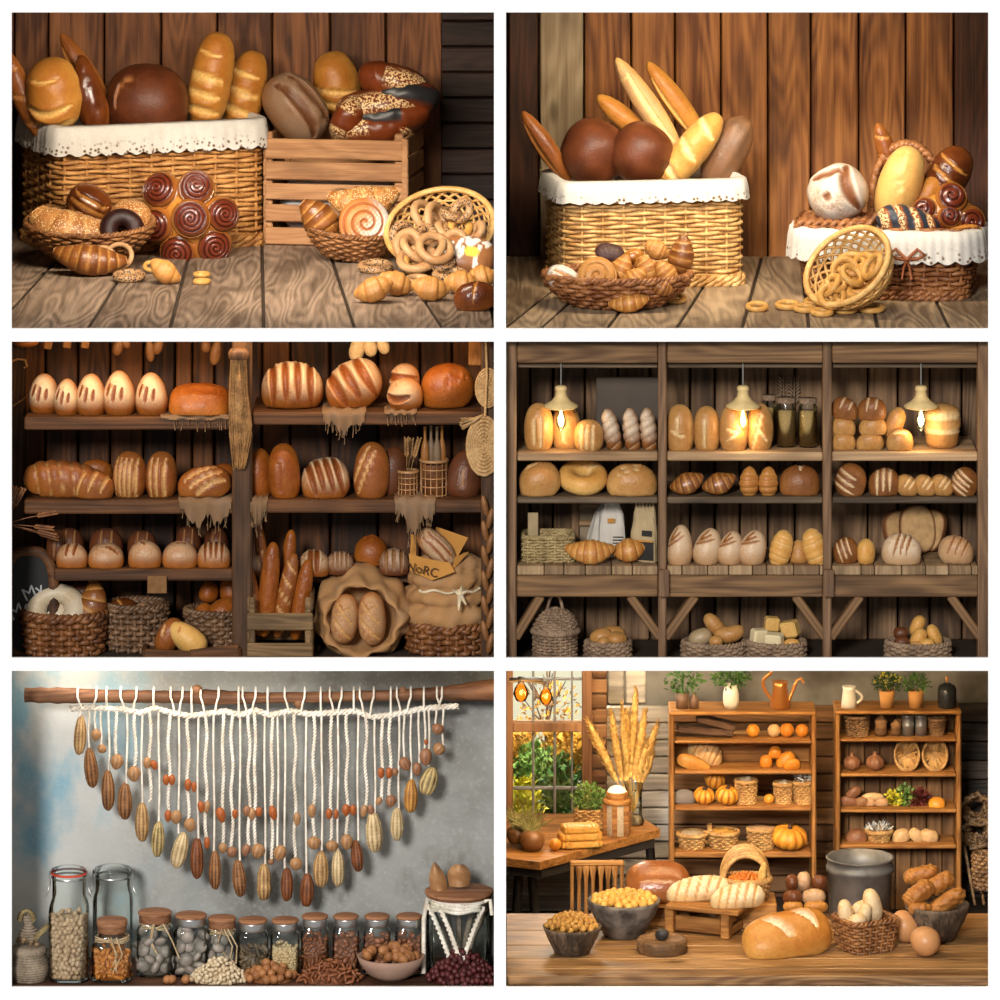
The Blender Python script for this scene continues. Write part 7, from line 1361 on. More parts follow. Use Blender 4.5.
for px, py, lx in ((512, 858, -5), (532, 860, 6), (650, 832, 8), (606, 842, 5)):
    p = onz(px, py, Zs); q = p-Vector((A.x, A.y, Zs)); m = MB(); m.add(*tube([(q.x+(.03 if px < 520 else 0), q.y+.05, -17*k), (q.x+lx*k+(.03 if px < 520 else 0), q.y+.05, -Zs+.005)], .02, 4)); m.obj('leg', 'dark_steel', t)
def lt_(name, label, cat, px, y, z, parts, group=None, n=28):     # turned thing from profiles in photo pixels
    k = K(y); t = thing(name, label, cat, (at(px, 0, y).x, y, z), (0, 0, 0), group)
    for pn, prof, mt in parts: MB().add(*lathe([(r*k, h_*k) for r, h_ in prof], n), rnd=.5).obj(pn, mt, t)
    return t, k
cyl = lambda r, h0, h1, e=.6: [(0, h0), (r-e, h0), (r, h0+e), (r, h1-e), (r-e, h1), (0, h1)]
pot = lambda r0, r1, h_: [(0, 0), (r0, 0), (r1, h_), (r1*.85, h_), (r1*.8, h_*.85), (0, h_*.85)]
yA = lambda px, py: yon(py, Zs)
t, k = lt_('grass_pot', 'brown round pots of spiky pale grass at the table end', 'plant', 532, 1.56, Zs, [('pot', [(0, 0), (9, .5), (13, 8), (12, 16), (7, 20), (0, 19)], 'brown_glaze')])
m = MB(); m.add(*lathe([(r*k, z*k) for r, z in ((0, 0), (7, .5), (11, 8), (10, 15), (5, 18), (0, 18))], 24)); o = m.obj('pot', 'brown_glaze', t); o.location = (-15*k, .06, 3*k)
m = MB(); rs = random.Random(5)
for j in range(150):
    x = rs.choice((0, -14))+rs.uniform(-5, 5); a = rs.uniform(-1.1, 1.1); b = rs.uniform(-.6, .6); l = rs.uniform(16, 30); d = Vector((math.sin(a), b*.6, math.cos(a))); p0 = Vector((max(x, -20)*k, .03*(x < -7), 17*k)); q = p0+d*l*k
    if q.x+t.location.x < .03: q.x = .03-t.location.x
    m.add(*tube([p0, (p0+q)/2+Vector((0, 0, .01)), q], [.0022, .0018, .0006], 4))
m.obj('grass', 'grass_pale', t)
bread('whole orange beside the stack of ridged pastries', 'orange_fruit', 555, 840, 1.55, 12, 12, 12, on=Zs, name='orange', cat='fruit', ex=2, flat=.9)
for i, (w_, d_, lb) in enumerate(((44, 26, 'ridged pastry bar at the bottom of the stack'), (44, 24, 'ridged pastry bar in the middle of the stack'), (38, 22, 'ridged pastry bar on top of the stack'))):
    k = K(1.62); V, F, At = loaf_mesh(w_*k, d_*k, 8.5*k, ridges=10, rdepth=.12, ex=5, ey=3.5, flat=.7, seed=i); o = MB().add(V, F, **At).obj('pastry_bar', 'orange_nut'); tag(o, lb, 'pastry', 'stacked ridged pastries'); put(o, 580, 830, 1.62, (0, 0, R(12)), on=Zs+i*7.2*k)
t, k = lt_('herb_basket', 'bushy green herb in a pale square basket by the window', 'plant', 589, 1.88, Zs, [('soil', [(0, 20), (12, 20), (0, 21)], 'dark_steel')]); weave(13*k, 11*k, 24*k, 6, 20, 10, .006).obj('basket', 'rattan', t); leaves((0, 0, 34*k), (32*k, 24*k, 30*k), 420, .022, 'leaf_fresh', 8, 'foliage', t)
t, k = lt_('wooden_canister', 'brown wooden canister topped with white flour', 'canister', 617, 1.84, Zs, [('body', cyl(12, 0, 31), 'seed_tan'), ('lid_ring', cyl(14, 31, 36), 'cab_wood'), ('lid', cyl(11, 36, 43), 'cab_wood'), ('flour', [(10, 42.5), (8, 46), (3, 48.5), (0, 49)], 'flour_white')])
m = MB()
for j in range(6): a = j*PI/3+.3; m.add(*box((12.2*k*math.cos(a), 12.2*k*math.sin(a), 15.5*k), (.022, .022, 31*k)))
m.obj('stave', 'cab_wood', t, smooth=False); o = t.children[-1]; o['kind'] = 'stuff'
t, k = lt_('glass_vase', 'tall glass vase holding golden wheat plumes', 'vase', 634, 2.02, Zs, [('glass', [(0, 0), (9, 0), (10, 3), (8, 10), (8, 30), (9.5, 43), (10.5, 45)], 'clear_glass'), ('seed_fill', [(0, .5), (8.5, .5), (7.6, 9), (0, 10)], 'seed_tan')])
pl = thing('wheat_plumes', 'tall golden wheat plumes standing in the glass vase', 'wheat', t.location, group=None); rs = random.Random(2)
for i, (x0, y0, x1, y1, w_) in enumerate(((617, 782, 588, 722, 9), (622, 782, 611, 712, 8), (628, 780, 622, 705, 7), (630, 778, 636, 690, 8), (634, 780, 645, 712, 9), (640, 780, 657, 724, 8), (626, 782, 627, 712, 8), (638, 782, 648, 744, 10), (642, 782, 652, 752, 8))):
    p, q = at(x0, y0, 2.0), at(x1, y1, 1.98-.02*(i % 3)); b = Vector(t.location)+Vector((0, 0, .05)); d = q-p; m = MB(); n = d.normalized(); L = d.length; rsn = np.random.RandomState(i); e = np.array([n.z, 0, -n.x])
    pp = np.array(p); m.add(*tube([b-pl.location, p-pl.location, q-pl.location], .0035, 5)); base = pp-np.array(pl.location)
    u = np.linspace(.02, 1.02, 14); m.add(*tube([base+np.array(d)*v for v in u], w_*.45*k*np.sin(np.clip(u, 0, 1)*PI*.88+.25)**.6+.001, 8))
    for j in range(150):
        v = rsn.rand(); r = w_*.75*k*math.sin(min(v*PI*.88+.25, PI))**.6; a = rsn.rand()*6.3; c0 = base+np.array(d)*v; c1 = c0+(e*math.cos(a)+np.array([0, 1, 0])*math.sin(a))*r+np.array(n)*.03; m.add(*tube([c0, c1], [.003, .0008], 4))
    m.obj('plume', 'wheat_gold', pl)
# cabinets
def cabinet(label, pxa, pxb, shelves, thick, y, back=None, dep=.21):
    k = K(y); xa, xb = at(pxa, 0, y).x, at(pxb, 0, y).x; zt = at(0, shelves[0], y).z; t = thing('open_bookcase', label, 'bookcase', ((xa+xb)/2, y, .0)); W = xb-xa
    for sx in (-1, 1): board('side_panel', (sx*(W/2-2*k), dep/2, zt/2-.005), (4.5*k, dep, zt-.01), 'cab_upright', t, rnd=.4)
    zs = []
    for j, p in enumerate(shelves):
        z = at(0, p, y).z; w_ = W-(9 if j else -1)*k; board('shelf' if j else 'top_board', (0, dep/2, z-thick[j]*k/2), (w_, dep+(.01 if j == 0 else 0), thick[j]*k), 'cab_wood', t, rnd=.5); zs.append(z)
    if back: m = MB(); rs = random.Random(2); n = 8; [m.add(*cbox((-W/2+(j+.5)*W/n, dep-.01, zt/2), (W/n-.004, .015, zt-.02), .003), rnd=rs.random()) for j in range(n)]; m.obj('back_boards', back, t, smooth=False)
    else: board('back_board', (0, dep-.01, (zs[1]+zs[2])/2-.03), (W-8*k, .012, (zs[1]-zs[2])*.72), 'cab_wood', t)
    return zs
C1 = cabinet('honey-coloured open bookcase with pumpkins and bread', 670, 816, (712, 741, 771, 807, 852), (3.5, 3, 3.5, 4, 6), YC); C2 = cabinet('brown bookcase with plank back, next to the dark wall', 836, 961, (711, 739, 774, 809.5, 845), (3.5, 3, 3, 3.5, 4), YC, 'cab_back')
yi = YC+.075
# top of the first bookcase
t, k = lt_('herb_pot', 'dark grey pot with a feathery green herb on the bookcase', 'plant', 682, yi, C1[0], [('pot', pot(6, 7, 16), 'brown_ceramic')]); leaves((2*k, 0, 27*k), (36*k, 16*k, 26*k), 200, .025, 'leaf_green', 3, 'foliage', t, .6); MB().add(*tube([(0, 0, 13*k), (2*k, 0, 34*k)], .005, 5)).obj('stem', 'leaf_green', t)
lt_('brown_bottle', 'squat brown bottle between the herb pot and white vase', 'bottle', 694, yi, C1[0], [('body', [(0, 0), (5, 0), (5, 10), (2, 13), (2, 16), (0, 16)], 'brown_ceramic')])
t, k = lt_('leafy_vase', 'cream vase full of dark green leaves on the bookcase', 'plant', 731, yi, C1[0], [('vase', [(0, 0), (6, 0), (8, 6), (8, 14), (6, 24), (5, 24), (0, 20)], 'white_ceramic')]); leaves((0, 0, 31*k), (36*k, 22*k, 20*k), 260, .026, 'leaf_green', 4, 'foliage', t)
t, k = lt_('copper_jug', 'orange copper watering jug with curved spout', 'jug', 780, yi, C1[0], [('body', [(0, 0), (9, 0), (10, 2), (7, 22), (8, 27), (6.5, 27), (0, 24)], 'copper')]); th = np.linspace(0, 1, 20)
MB().add(*tube(np.column_stack([(-8-9*np.sin(th*PI))*k, 0*th, (8+28*th+3*np.sin(th*PI))*k]), .008, 7)).obj('handle', 'copper', t); MB().add(*tube([(7*k, 0, 3*k), (13*k, 0, 18*k), (17*k, 0, 28*k), (21*k, 0, 30*k), (24*k, 0, 25*k)], [.009, .008, .007, .006, .006], 7)).obj('spout', 'copper', t)
# shelf contents, first bookcase
for lb, rot, px, z, L in (('long dark brown board lying flat on the second shelf', 4, 705, C1[1]+.012, 56), ('long dark brown board leaning on the flat one', 14, 716, C1[1]+.045, 40)):
    k = K(yi); V, F = cbox((0, 0, 0), (L*k, .09, 6.5*k), .006); o = MB().add(V, F, rnd=.4).obj('wooden_board', 'board_brown', smooth=False); tag(o, lb, 'board'); o.location = (at(px, 0, yi).x, yi, z+.02); o.rotation_euler = (0, R(rot), 0)
for px, d, lb, mt in ((753, 13, 'yellow-orange fruit alone in the middle of the second shelf', 'orange_fruit'), (774, 13, 'cream coloured gourd between orange fruits', 'loaf_stripe'), (787, 14, 'orange fruit next to the cream gourd', 'pumpkin'), (802, 13, 'brown-orange fruit at the end of the second shelf', 'pumpkin')): bread(lb, mt, px, 735, yi, d, d, d, on=C1[1], ex=2, flat=.9, name='round_fruit', cat='fruit')
bread('large slashed golden loaf leaning on the third shelf', 'loaf_stripe', 706, 758, yi+.04, 36, 23, 22, A=-24, lean=30, cuts=sl(5, .08, .06, .6, .8), on=C1[2]); bread('long tapered golden loaf lying in front of the slashed one', 'loaf_gold', 694, 765, yi-.03, 34, 12, 11, A=-14, lean=50, on=C1[2], taper=-.2, name='baguette')
for px, L, W, A, dz, lb in ((766, 13, 12, 0, 0, 'orange bun nearest the middle of the third shelf'), (775, 13, 12, 0, 9, 'orange bun on top of the group of four'), (785, 20, 14, 30, 0, 'long orange bun in the group of four'), (792, 17, 10, 5, 0, 'flat orange bun at the end of the third shelf')): bread(lb, 'pumpkin', px, 762, yi-(.04 if px == 792 else 0), L, W, 11, A=A, lean=40, on=C1[2]+dz*K(yi), name='bread_bun', cat='bun')
def pumpkin(label, px, y, z, w_, hh, rot=0, lobes=9):
    k = K(y); t = thing('pumpkin', label, 'pumpkin', (at(px, 0, y).x, y, z+hh*k*.5), (R(rot), R(rot*.5), 0)); V, F = ell((0, 0, 0), (w_*k, w_*k, hh*k), 54, 18); a = np.arctan2(V[:, 1], V[:, 0]); g = np.abs(np.sin(a*lobes/2)); V[:, :2] *= (.86+.16*g**.5)[:, None]; r = np.hypot(V[:, 0], V[:, 1])/(w_*k/2); V[:, 2] *= .72+.28*np.minimum(r*1.6, 1)
    MB().add(V, F, brown=np.clip(1-g, 0, 1)*.9, cut=np.clip(1-g*5, 0, 1)).obj('flesh', 'pumpkin', t); MB().add(*tube([(0, 0, hh*.3*k), (0, 0, hh*.5*k), (1.5*k, 0, hh*.62*k)], [.014, .009, .009], 7)).obj('stem', 'board_brown', t)
bread('grey floury loaf lying at the end of the fourth shelf', 'grey_loaf', 684, 801, yi, 24, 14, 13, on=C1[3], lean=60)
pumpkin('small ribbed pumpkin next to the grey loaf', 704, yi-.02, C1[3], 21, 17, 14); pumpkin('small pumpkin stacked behind two others', 715, yi+.06, C1[3]+.05, 21, 19, 20); pumpkin('small bright pumpkin beside the tall woven pot', 727, yi-.03, C1[3], 23, 19, 14)
def wpot(label, px, y, z, w_, hh, mat='rattan', fl=lambda u: .86+.14*u, name='wicker_pot', rows=9, fill=None, n=2): 
    k = K(y); t = thing(name, label, 'basket', (at(px, 0, y).x, y, z)); weave(w_/2*k, w_/2*k, hh*k, n, 20, rows, hh*k/rows*.52, fl).obj('woven_body', mat, t); braid(w_/2*k*fl(1), w_/2*k*fl(1), hh*k, .006, n, 22).obj('rim', mat, t)
    if fill: MB().add(*lump_cap(w_/2*k*fl(1)*.93, hh*k*.8, hh*k*.42)).obj('contents', fill, t)
    return t, k
def lump_cap(a, z, h_): V, F = ell((0, 0, 0), (2*a, 2*a, 2*h_), 30, 20); V = lump(V, .09, 90, 3); return V+[0, 0, z], F
wpot('tall woven pot heaped with pale seeds on the fourth shelf', 746, yi, C1[3], 20, 22, fill='seed_tan'); wpot('woven pot beside the tiny orange on the fourth shelf', 783, yi, C1[3], 17, 19, fill='seed_tan'); t, k = wpot('woven pot with white flowers at the shelf end', 803, yi, C1[3], 17, 20); leaves((0, 0, 25*k), (18*k, 14*k, 10*k), 80, .016, 'flour_white', 3, 'flowers', t)
bread('tiny orange fruit between two woven pots', 'orange_fruit', 769, 802, yi-.02, 10, 10, 10, on=C1[3], ex=2, flat=.9, name='round_fruit', cat='fruit')
flw = lambda u: .7+.3*u
wpot('low woven bowl of pale seeds on the bottom shelf', 692, yi, C1[4], 29, 14, fl=flw, rows=6, fill='seed_tan', name='wicker_bowl'); t, k = wpot('low woven basket of brown bark pieces with a knob handle', 723, yi, C1[4], 30, 16, fl=flw, rows=6, fill='caramel', name='wicker_bowl'); MB().add(*tube([(-13*k, 0, 14*k), (-13.5*k, 0, 24*k)], .012, 7)).obj('handle', 'rattan', t)
t, k = wpot('woven pot with a pale wooden lid on the bottom shelf', 761, yi, C1[4], 26, 19, rows=8); MB().add(*lathe([(0, 19*k), (13.5*k, 19*k), (13.5*k, 21.5*k), (0, 22*k)], 28), rnd=.5).obj('lid', 'shelf4', t)
pumpkin('largest ribbed pumpkin, on the bottom shelf of the honey bookcase', 789, yi-.02, C1[4], 37, 24, 10, 11)
# second bookcase
t, k = lt_('white_jug', 'small white enamel jug on top of the plank-backed bookcase', 'jug', 849, yi, C2[0], [('body', [(0, 0), (8, 0), (7.5, 6), (6, 18), (6.8, 21), (5.5, 21), (0, 18)], 'white_ceramic')]); MB().add(*tube(np.column_stack([(6+7*np.sin(th*PI))*k, 0*th, (3+14*th)*k]), .006, 6)).obj('handle', 'white_ceramic', t)
for px, lb, fm, w_ in ((887, 'terracotta pot of yellow flowers on the plank-backed bookcase', 1, 28), (916, 'terracotta pot of plain green leaves beside the yellow flowers', 0, 28)):
    t, k = lt_('potted_plant', lb, 'plant', px, yi, C2[0], [('pot', pot(6.5, 8, 17), 'terracotta')]); leaves((0, 0, 24*k), (w_*k, 20*k, 18*k), 240, .02, 'leaf_dark' if fm else 'leaf_green', px, 'foliage', t, .7)
    if fm: leaves((0, -.01, 27*k), (w_*k, 22*k, 14*k), 60, .012, 'leaf_yellow', 9, 'flowers', t, .7, .9)
t, k = lt_('black_canister', 'black enamel canister with copper knob', 'canister', 947, yi, C2[0], [('body', [(0, 0), (9, 0), (9.5, 1), (9.5, 18), (9, 19), (0, 19)], 'black_enamel'), ('lid', [(9.5, 19), (8, 22), (3, 24.5), (0, 25)], 'black_enamel'), ('knob', [(1.2, 24), (1, 27), (2, 30), (0, 31)], 'copper')])
wpot('dark round woven pot on the first shelf of the plank-backed bookcase', 857, yi, C2[1], 22, 19, 'rattan_dark', lambda u: .95+.05*u, fill=None)
for px, w_, h_, lb in ((881, 13, 21, 'tall turned wooden jar beside the dark woven pot'), (896, 11, 16, 'short turned wooden jar beside the tin cans')): lt_('wooden_jar', lb, 'jar', px, yi, C2[1], [('body', [(0, 0), (w_*.46, 0), (w_*.5, h_*.2), (w_*.42, h_*.5), (w_*.5, h_*.65), (w_*.4, h_*.8), (0, h_*.8)], 'slab_wood'), ('lid', [(w_*.35, h_*.8), (w_*.2, h_*.93), (0, h_)], 'slab_wood')])
for px, lb in ((908, 'ribbed tin can, first of two beside the wooden jars'), (921, 'ribbed tin can next to the small wicker cup')): lt_('tin_can', lb, 'can', px, yi, C2[1], [('body', [(0, 0), (6, 0), (6, 9), (6.4, 10), (6, 11), (6, 19), (6.5, 20.5), (5.5, 20.5), (5, 2), (0, 2)], 'tin')])
wpot('small brown wicker cup at the end of the shelf', 937, yi, C2[1], 15, 16, 'rattan_dark', lambda u: .8+.2*u)
def onion(label, px, w_, h_): k = K(yi); t = thing('brown_gourd', label, 'gourd', (at(px, 0, yi).x, yi, C2[2]+h_*.42*k)); V, F = ell((0, 0, 0), (w_*k, w_*k, h_*.85*k), 40, 14); a = np.arctan2(V[:, 1], V[:, 0]); V[:, :2] *= (.9+.1*np.abs(np.sin(a*4))**.5)[:, None]; MB().add(V, F, brown=.6).obj('flesh', 'nut_brown', t); MB().add(*tube([(0, 0, h_*.35*k), (0, 0, h_*.6*k)], [.012, .006], 6)).obj('stem', 'nut_brown', t)
onion('ribbed brown gourd on the shelf beside the onion-shaped one', 852, 17, 17); onion('onion-shaped brown gourd next to the round woven trays', 875, 19, 18)
for px, lb in ((907, 'round woven tray leaning, next to the gourds'), (935, 'round woven tray leaning at the shelf end')):
    k = K(yi); t = thing('woven_tray', lb, 'tray', (at(px, 0, yi).x, yi, C2[2]+15*k), (R(-10), 0, 0)); m = MB(); rs = random.Random(px)
    for j in range(26): a, b = rs.uniform(0, 6.3), rs.uniform(1.5, 4.5); m.add(*tube([(11*k*math.cos(a), .008, 14*k*math.sin(a)), (2*k*math.cos(a+b/2), .02, 3*k*math.sin(a+b/2)), (11*k*math.cos(a+b), .008, 14*k*math.sin(a+b))], .004, 5))
    V, F = ell((0, .03, 0), (22*k, .02, 28*k), 20, 10); m.add(V, F); m.obj('woven_bottom', 'rattan', t); q = plan(12*k, 15*k, 2, 48); m = MB()
    for ph in (0, 2.1, 4.2): tt = np.arange(48)*2*PI/48*14+ph; m.add(*tube(np.column_stack([q[:, 0], .006*np.cos(tt), q[:, 1]+.004*np.sin(tt)]), .0065, 5, closed=True))
    m.obj('rim', 'rattan', t)
for px, L, W, A, dz, mt, lb in ((853, 16, 9, 30, 8, 'nut_brown', 'dark root on top of the brown pair'), (850, 20, 9, -10, 0, 'nut_brown', 'dark root lying at the shelf end'), (862, 16, 9, 8, 0, 'nut_tan', 'tan root between dark roots and pale rolls'), (873, 22, 7, 0, 6, 'loaf_stripe', 'pale stick lying across two small rolls'), (870, 12, 7, 0, 0, 'bread_white', 'small pale roll under the stick'), (882, 14, 8, 0, 0, 'bread_white', 'small pale roll beside the yellow flowers')): bread(lb, mt, px, 802, yi-.01, L, W, W, A=A, lean=40, on=C2[3]+dz*K(yi), name='root_or_roll' if 'root' in lb and False else ('root_vegetable' if 'root' in lb.split()[1] else 'bread_roll'), cat='root' if 'root' in lb.split()[1] else 'bread')
for px, py, w_, h_, mt, lb in ((894, 801, 14, 14, 'leaf_yellow', 'yellow flower head on the shelf'), (905, 797, 16, 20, 'leaf_fresh', 'bright green leaf bunch on the shelf'), (918, 801, 18, 16, 'leaf_red', 'dark red leaf bunch on the shelf')): k = K(yi); o = leaves((0, 0, 0), (w_*k, .06, h_*k), 160, .022, mt, px, 'leaf_bunch', None, .4, .7); tag(o, lb, 'leaves'); o.location = (at(px, 0, yi).x, yi, C2[3]+h_*.48*k)
bread('flat orange bun beside the dark red leaves', 'orange_fruit', 937, 805, yi-.02, 17, 14, 8, on=C2[3], lean=70, name='flat_bun', cat='bun')
bread('flat brown bread at the end of the lowest shelf', 'nut_brown', 857, 839, yi, 21, 16, 11, on=C2[4], lean=70); t, k = wpot('shallow bowl of white garlic sprouts on the lowest shelf', 879, yi, C2[4], 25, 10, fl=flw, rows=5, name='wicker_bowl'); leaves((0, 0, 12*k), (22*k, .06, 7*k), 90, .03, 'flour_white', 5, 'sprouts', t, 1.2, .25)
for px, L, W, A, lb in ((901, 18, 13, 15, 'rough tan bread beside the bowl of sprouts'), (917, 16, 11, -35, 'tan bread tilted, second on the lowest shelf'), (929, 20, 12, -8, 'flat tan bread at the far end of the lowest shelf')): bread(lb, 'loaf_stripe', px, 839, yi-.01, L, W, 11, A=A, lean=45, on=C2[4], rough=.04)
# dark corner
YD = 2.3
for px, py, r, mt, lb in ((976, 806, 15, 'rattan_dark', 'coiled dark basket hanging on the dark wall'), (977, 829, 15, 'rattan_dark', 'rough brown wreath hanging under the coiled basket')):
    k = K(YD); m = MB(); rs = np.random.RandomState(px)
    for j in range(9): q = plan(r*k*(.55+.055*j), r*k*(.55+.055*j)*.95, 2, 30)+rs.normal(size=(30, 2))*.006; m.add(*tube(np.column_stack([q[:, 0], rs.normal(size=30)*.006-.01*j, q[:, 1]]), .009, 5, closed=True))
    o = m.obj('hanging_basket', mt); tag(o, lb, 'basket'); o.location = at(px, py, YD); o.location.x = min(o.location.x, 2.17)
wpot('dark banded basket standing in the dark corner', 986, 2.0, .15, 24, 34, 'rattan_dark', rows=8)
for a, b, lb in (((975, 905), (963, 838), 'thin stick leaning in the dark corner beside the bookcase'), ((984, 905), (975, 838), 'pale stick leaning in the corner basket')): m = MB(); p, q = at(*a, 2.1), at(*b, 2.25); m.add(*tube([(0, 0, 0), q-p], .007, 6)); o = m.obj('wooden_stick', 'shelf4'); tag(o, lb, 'stick'); o.location = p
# the big table
tb = thing('plank_table', 'large plank table in front carrying bread, bowls and eggs', 'table', (1.0, .5, 0)); m = MB(); rs = random.Random(1); ys = [.0, .11, .27, .48, .72, 1.0]
zb0 = at(0, 985, .03).z
for a, b in zip(ys[:-1], ys[1:]): V, F = cbox(((XL[0]+XL[1])/2-1.0+.0, (a+b)/2-.5+.03, ZT-.02), (XL[1]-XL[0]-.01, b-a-.005, .04), .004); m.add(V, F, rnd=rs.random())
m.obj('table_top', 'table_wood', tb, smooth=False); board('apron', ((XL[0]+XL[1])/2-1.0, -.42, ZT-.09), (XL[1]-XL[0]-.1, .03, .1), 'shelf4_dark', tb)
for sx in (-1, 1):
    for yy in (-.38, .46): board('leg', ((XL[0]+XL[1])/2-1.0+sx*.95, yy, (ZT-.04)/2), (.08, .08, ZT-.05), 'shelf4_dark', tb)
yt = lambda py: yon(py, ZT)
def bowl(label, px, pyb, w_, hh, mat, r0=.45, ry=1, name='wooden_bowl', wav=0):
    y = yt(pyb)+w_*.2*U; k = K(y); a = w_/2*k; t = thing(name, label, 'bowl', (at(px, 0, y).x, y, ZT)); V, F = lathe([(0, 0), (a*r0, 0), (a*(r0+.1), 1*k), (a*.84, hh*.55*k), (a*.97, hh*.9*k), (a, hh*k), (a*.94, hh*1.01*k), (a*.86, hh*.9*k), (a*.8, hh*.7*k), (0, hh*.6*k)], 44)
    if wav: an = np.arctan2(V[:, 1], V[:, 0]); V[:, :2] *= (1+wav*np.sin(an*5+1)+wav*.6*np.sin(an*11))[:, None]
    MB().add(V, F, rnd=.5).obj('bowl_body', mat, t); return t, k, a, y
def pile(kind_w, n, t, a, z0, hz, mat, name, label, cat, group, seed, squash=1.0, lumpy=.1):
    rs = random.Random(seed); V, F = ell((0, 0, 0), (kind_w, kind_w*.9, kind_w*squash), 12, 9); V = lump(V, lumpy, 3/kind_w, seed); first = None
    pts = [(math.sqrt((i+.5)/n)*.84, i*2.39996) for i in range(n)]
    for r, th_ in pts:
        o = dup(first) if first else MB().add(V, F, brown=np.clip(.4+V[:, 2]/kind_w, 0, 1)).obj(name, mat); first = first or o
        tag(o, label, cat, group); o.location = (t.location.x+a*r*math.cos(th_), t.location.y+a*r*math.sin(th_), t.location.z+z0+hz*(1-r**1.7)+rs.uniform(-.1, .1)*kind_w); o.rotation_euler = (rs.uniform(0, 6), rs.uniform(0, 6), rs.uniform(0, 6)); o.scale = (rs.uniform(.85, 1.15),)*3
    o = MB().add(*ell((0, 0, 0), (a*1.55, a*1.55, (hz+.02)*1.5), 16, 10), brown=.9).obj(name+'_core', mat); tag(o, 'inner mass of the '+group, cat+' mass', kind='stuff'); o.location = (t.location.x, t.location.y, t.location.z+z0-.03)
t, k, a, y = bowl('dark bark bowl heaped with caramel popcorn clusters', 572, 956, 59, 27, 'bark_bowl', .5, wav=.012); pile(7*k, 75, t, a, 24*k, 15*k, 'caramel', 'caramel_cluster', 'caramel cluster heaped in the dark bark bowl', 'caramel', 'caramel clusters in the bark bowl', 3, .9, .22)
t, k, a, y = bowl('large weathered stone bowl full of orange nuts', 624, 939, 73, 36, 'stone_bowl', .45, name='stone_bowl'); pile(9*k, 62, t, a, 33*k, 9*k, 'orange_nut', 'orange_nut', 'glazed orange nut in the large stone bowl', 'nut', 'orange nuts in the stone bowl', 4, .9, .08)
t, k = lt_('wood_slab', 'thick round wooden slab with one dark walnut on it', 'board', 662, yt(957)+.09, ZT, [('slab', [(0, 0), (24, 0), (25.5, 1.5), (25.5, 11), (24, 13), (20, 13), (19, 11.5), (0, 11)], 'slab_wood')], n=44)
V, F = ell((0, 0, 0), (14*k, 13*k, 11*k), 16, 12); o = MB().add(lump(V, .14, 60, 5), F, brown=.6).obj('dark_walnut', 'dark_steel'); tag(o, 'dark knobbly walnut lying on the round wooden slab', 'nut'); put(o, 662, 0, yt(957)+.09, (0, 0, 0), on=ZT+11*k)
# little bench with two striped loaves
cb = onz(722, 939, ZT); yw6 = R(24); k = K(cb.y); t = thing('bread_stand', 'low wooden stand with drawer carrying two striped loaves', 'stand', (cb.x, cb.y, ZT), (0, 0, R(-22))); Lx, Ly, Hs = 64*k, .34, 31*k
board('top_board', (-Lx*.42+.03, Ly*.45, Hs-3*k), (Lx*1.22, Ly*1.05, 5*k), 'cab_wood', t, rnd=.3)
for sx in (-Lx*.93, .0):
    for yy in (.02, Ly*.92): board('post', (sx+.012, yy, Hs*.42), (9*k, .05, Hs*.84), 'cab_wood', t)
board('drawer_front', (-Lx*.46, .04, Hs*.34), (Lx*.8, .02, Hs*.42), 'cab_wood', t); board('side_board', (.02, Ly*.47, Hs*.58), (.02, Ly*.86, Hs*.32), 'cab_wood', t); board('side_board', (.02, Ly*.47, Hs*.18), (.02, Ly*.86, Hs*.26), 'cab_wood', t); board('side_board', (-Lx*.93, Ly*.47, Hs*.4), (.02, Ly*.86, Hs*.6), 'cab_wood', t); board('inner_floor', (-Lx*.46, Ly*.5, Hs*.12), (Lx*.85, Ly*.85, .015), 'cab_wood', t)
m = MB()
for yy in (Ly*.32, Ly*.68): m.add(*box((.032, yy, Hs*.62), (.006, .03, .03)))
m.obj('iron_stud', 'dark_steel', t, smooth=False); t.children[-1]['kind'] = 'stuff'
zst = ZT+Hs-.5*k
bread('long pale loaf with dark stripes at the back of the wooden stand', 'loaf_stripe', 699, 893, cb.y+.15, 66, 25, 20, A=4, lean=55, yaw=12, cuts=sl(5, .2, .06, .65, .95), flour=.5, on=zst); bread('shorter pale striped loaf at the front of the wooden stand', 'loaf_stripe', 738, 899, cb.y+.03, 56, 25, 20, A=4, lean=55, yaw=12, cuts=sl(5, .2, .06, .65, .95), flour=.5, on=zst)
# big loaf in front
bread('big golden loaf with two floury open cuts on the table front', 'loaf_open', 788, 938, yt(963)+.14, 92, 46, 27, A=6, lean=50, yaw=18, cuts=[(-.5, .55, -.1, -.35, .10, .14), (.2, .65, .6, -.25, .10, .14)], depth=.16, on=ZT, ex=3, ey=2.6)
t = basket('square wicker basket filled with pale oval buns', (at(865, 0, yt(957)+.13).x, yt(957)+.13, ZT), .108, .095, 31*K(.5), n=8, stakes=24, rows=9, mat='wicker_dark', rot=28, fl=lambda u: .82+.18*u, rimr=.007); yq = yt(957)+.12
for px, py, L, W, A, dy, lb in ((845, 913, 26, 15, 100, -.02, 'pale oval bun standing at the near edge of the square basket'), (872, 906, 34, 18, 105, .02, 'longest pale oval bun standing in the square basket'), (858, 909, 22, 13, 40, .06, 'oval bun lying behind in the square basket'), (864, 915, 24, 14, 75, -.02, 'oval bun in the middle of the square basket'), (857, 921, 20, 15, 30, -.05, 'whitest round bun at the front of the square basket')): bread(lb, 'loaf_stripe', px, py, yq+dy, L, W, W*.9, A=A, lean=20, flour=.3, name='bread_bun', cat='bun')
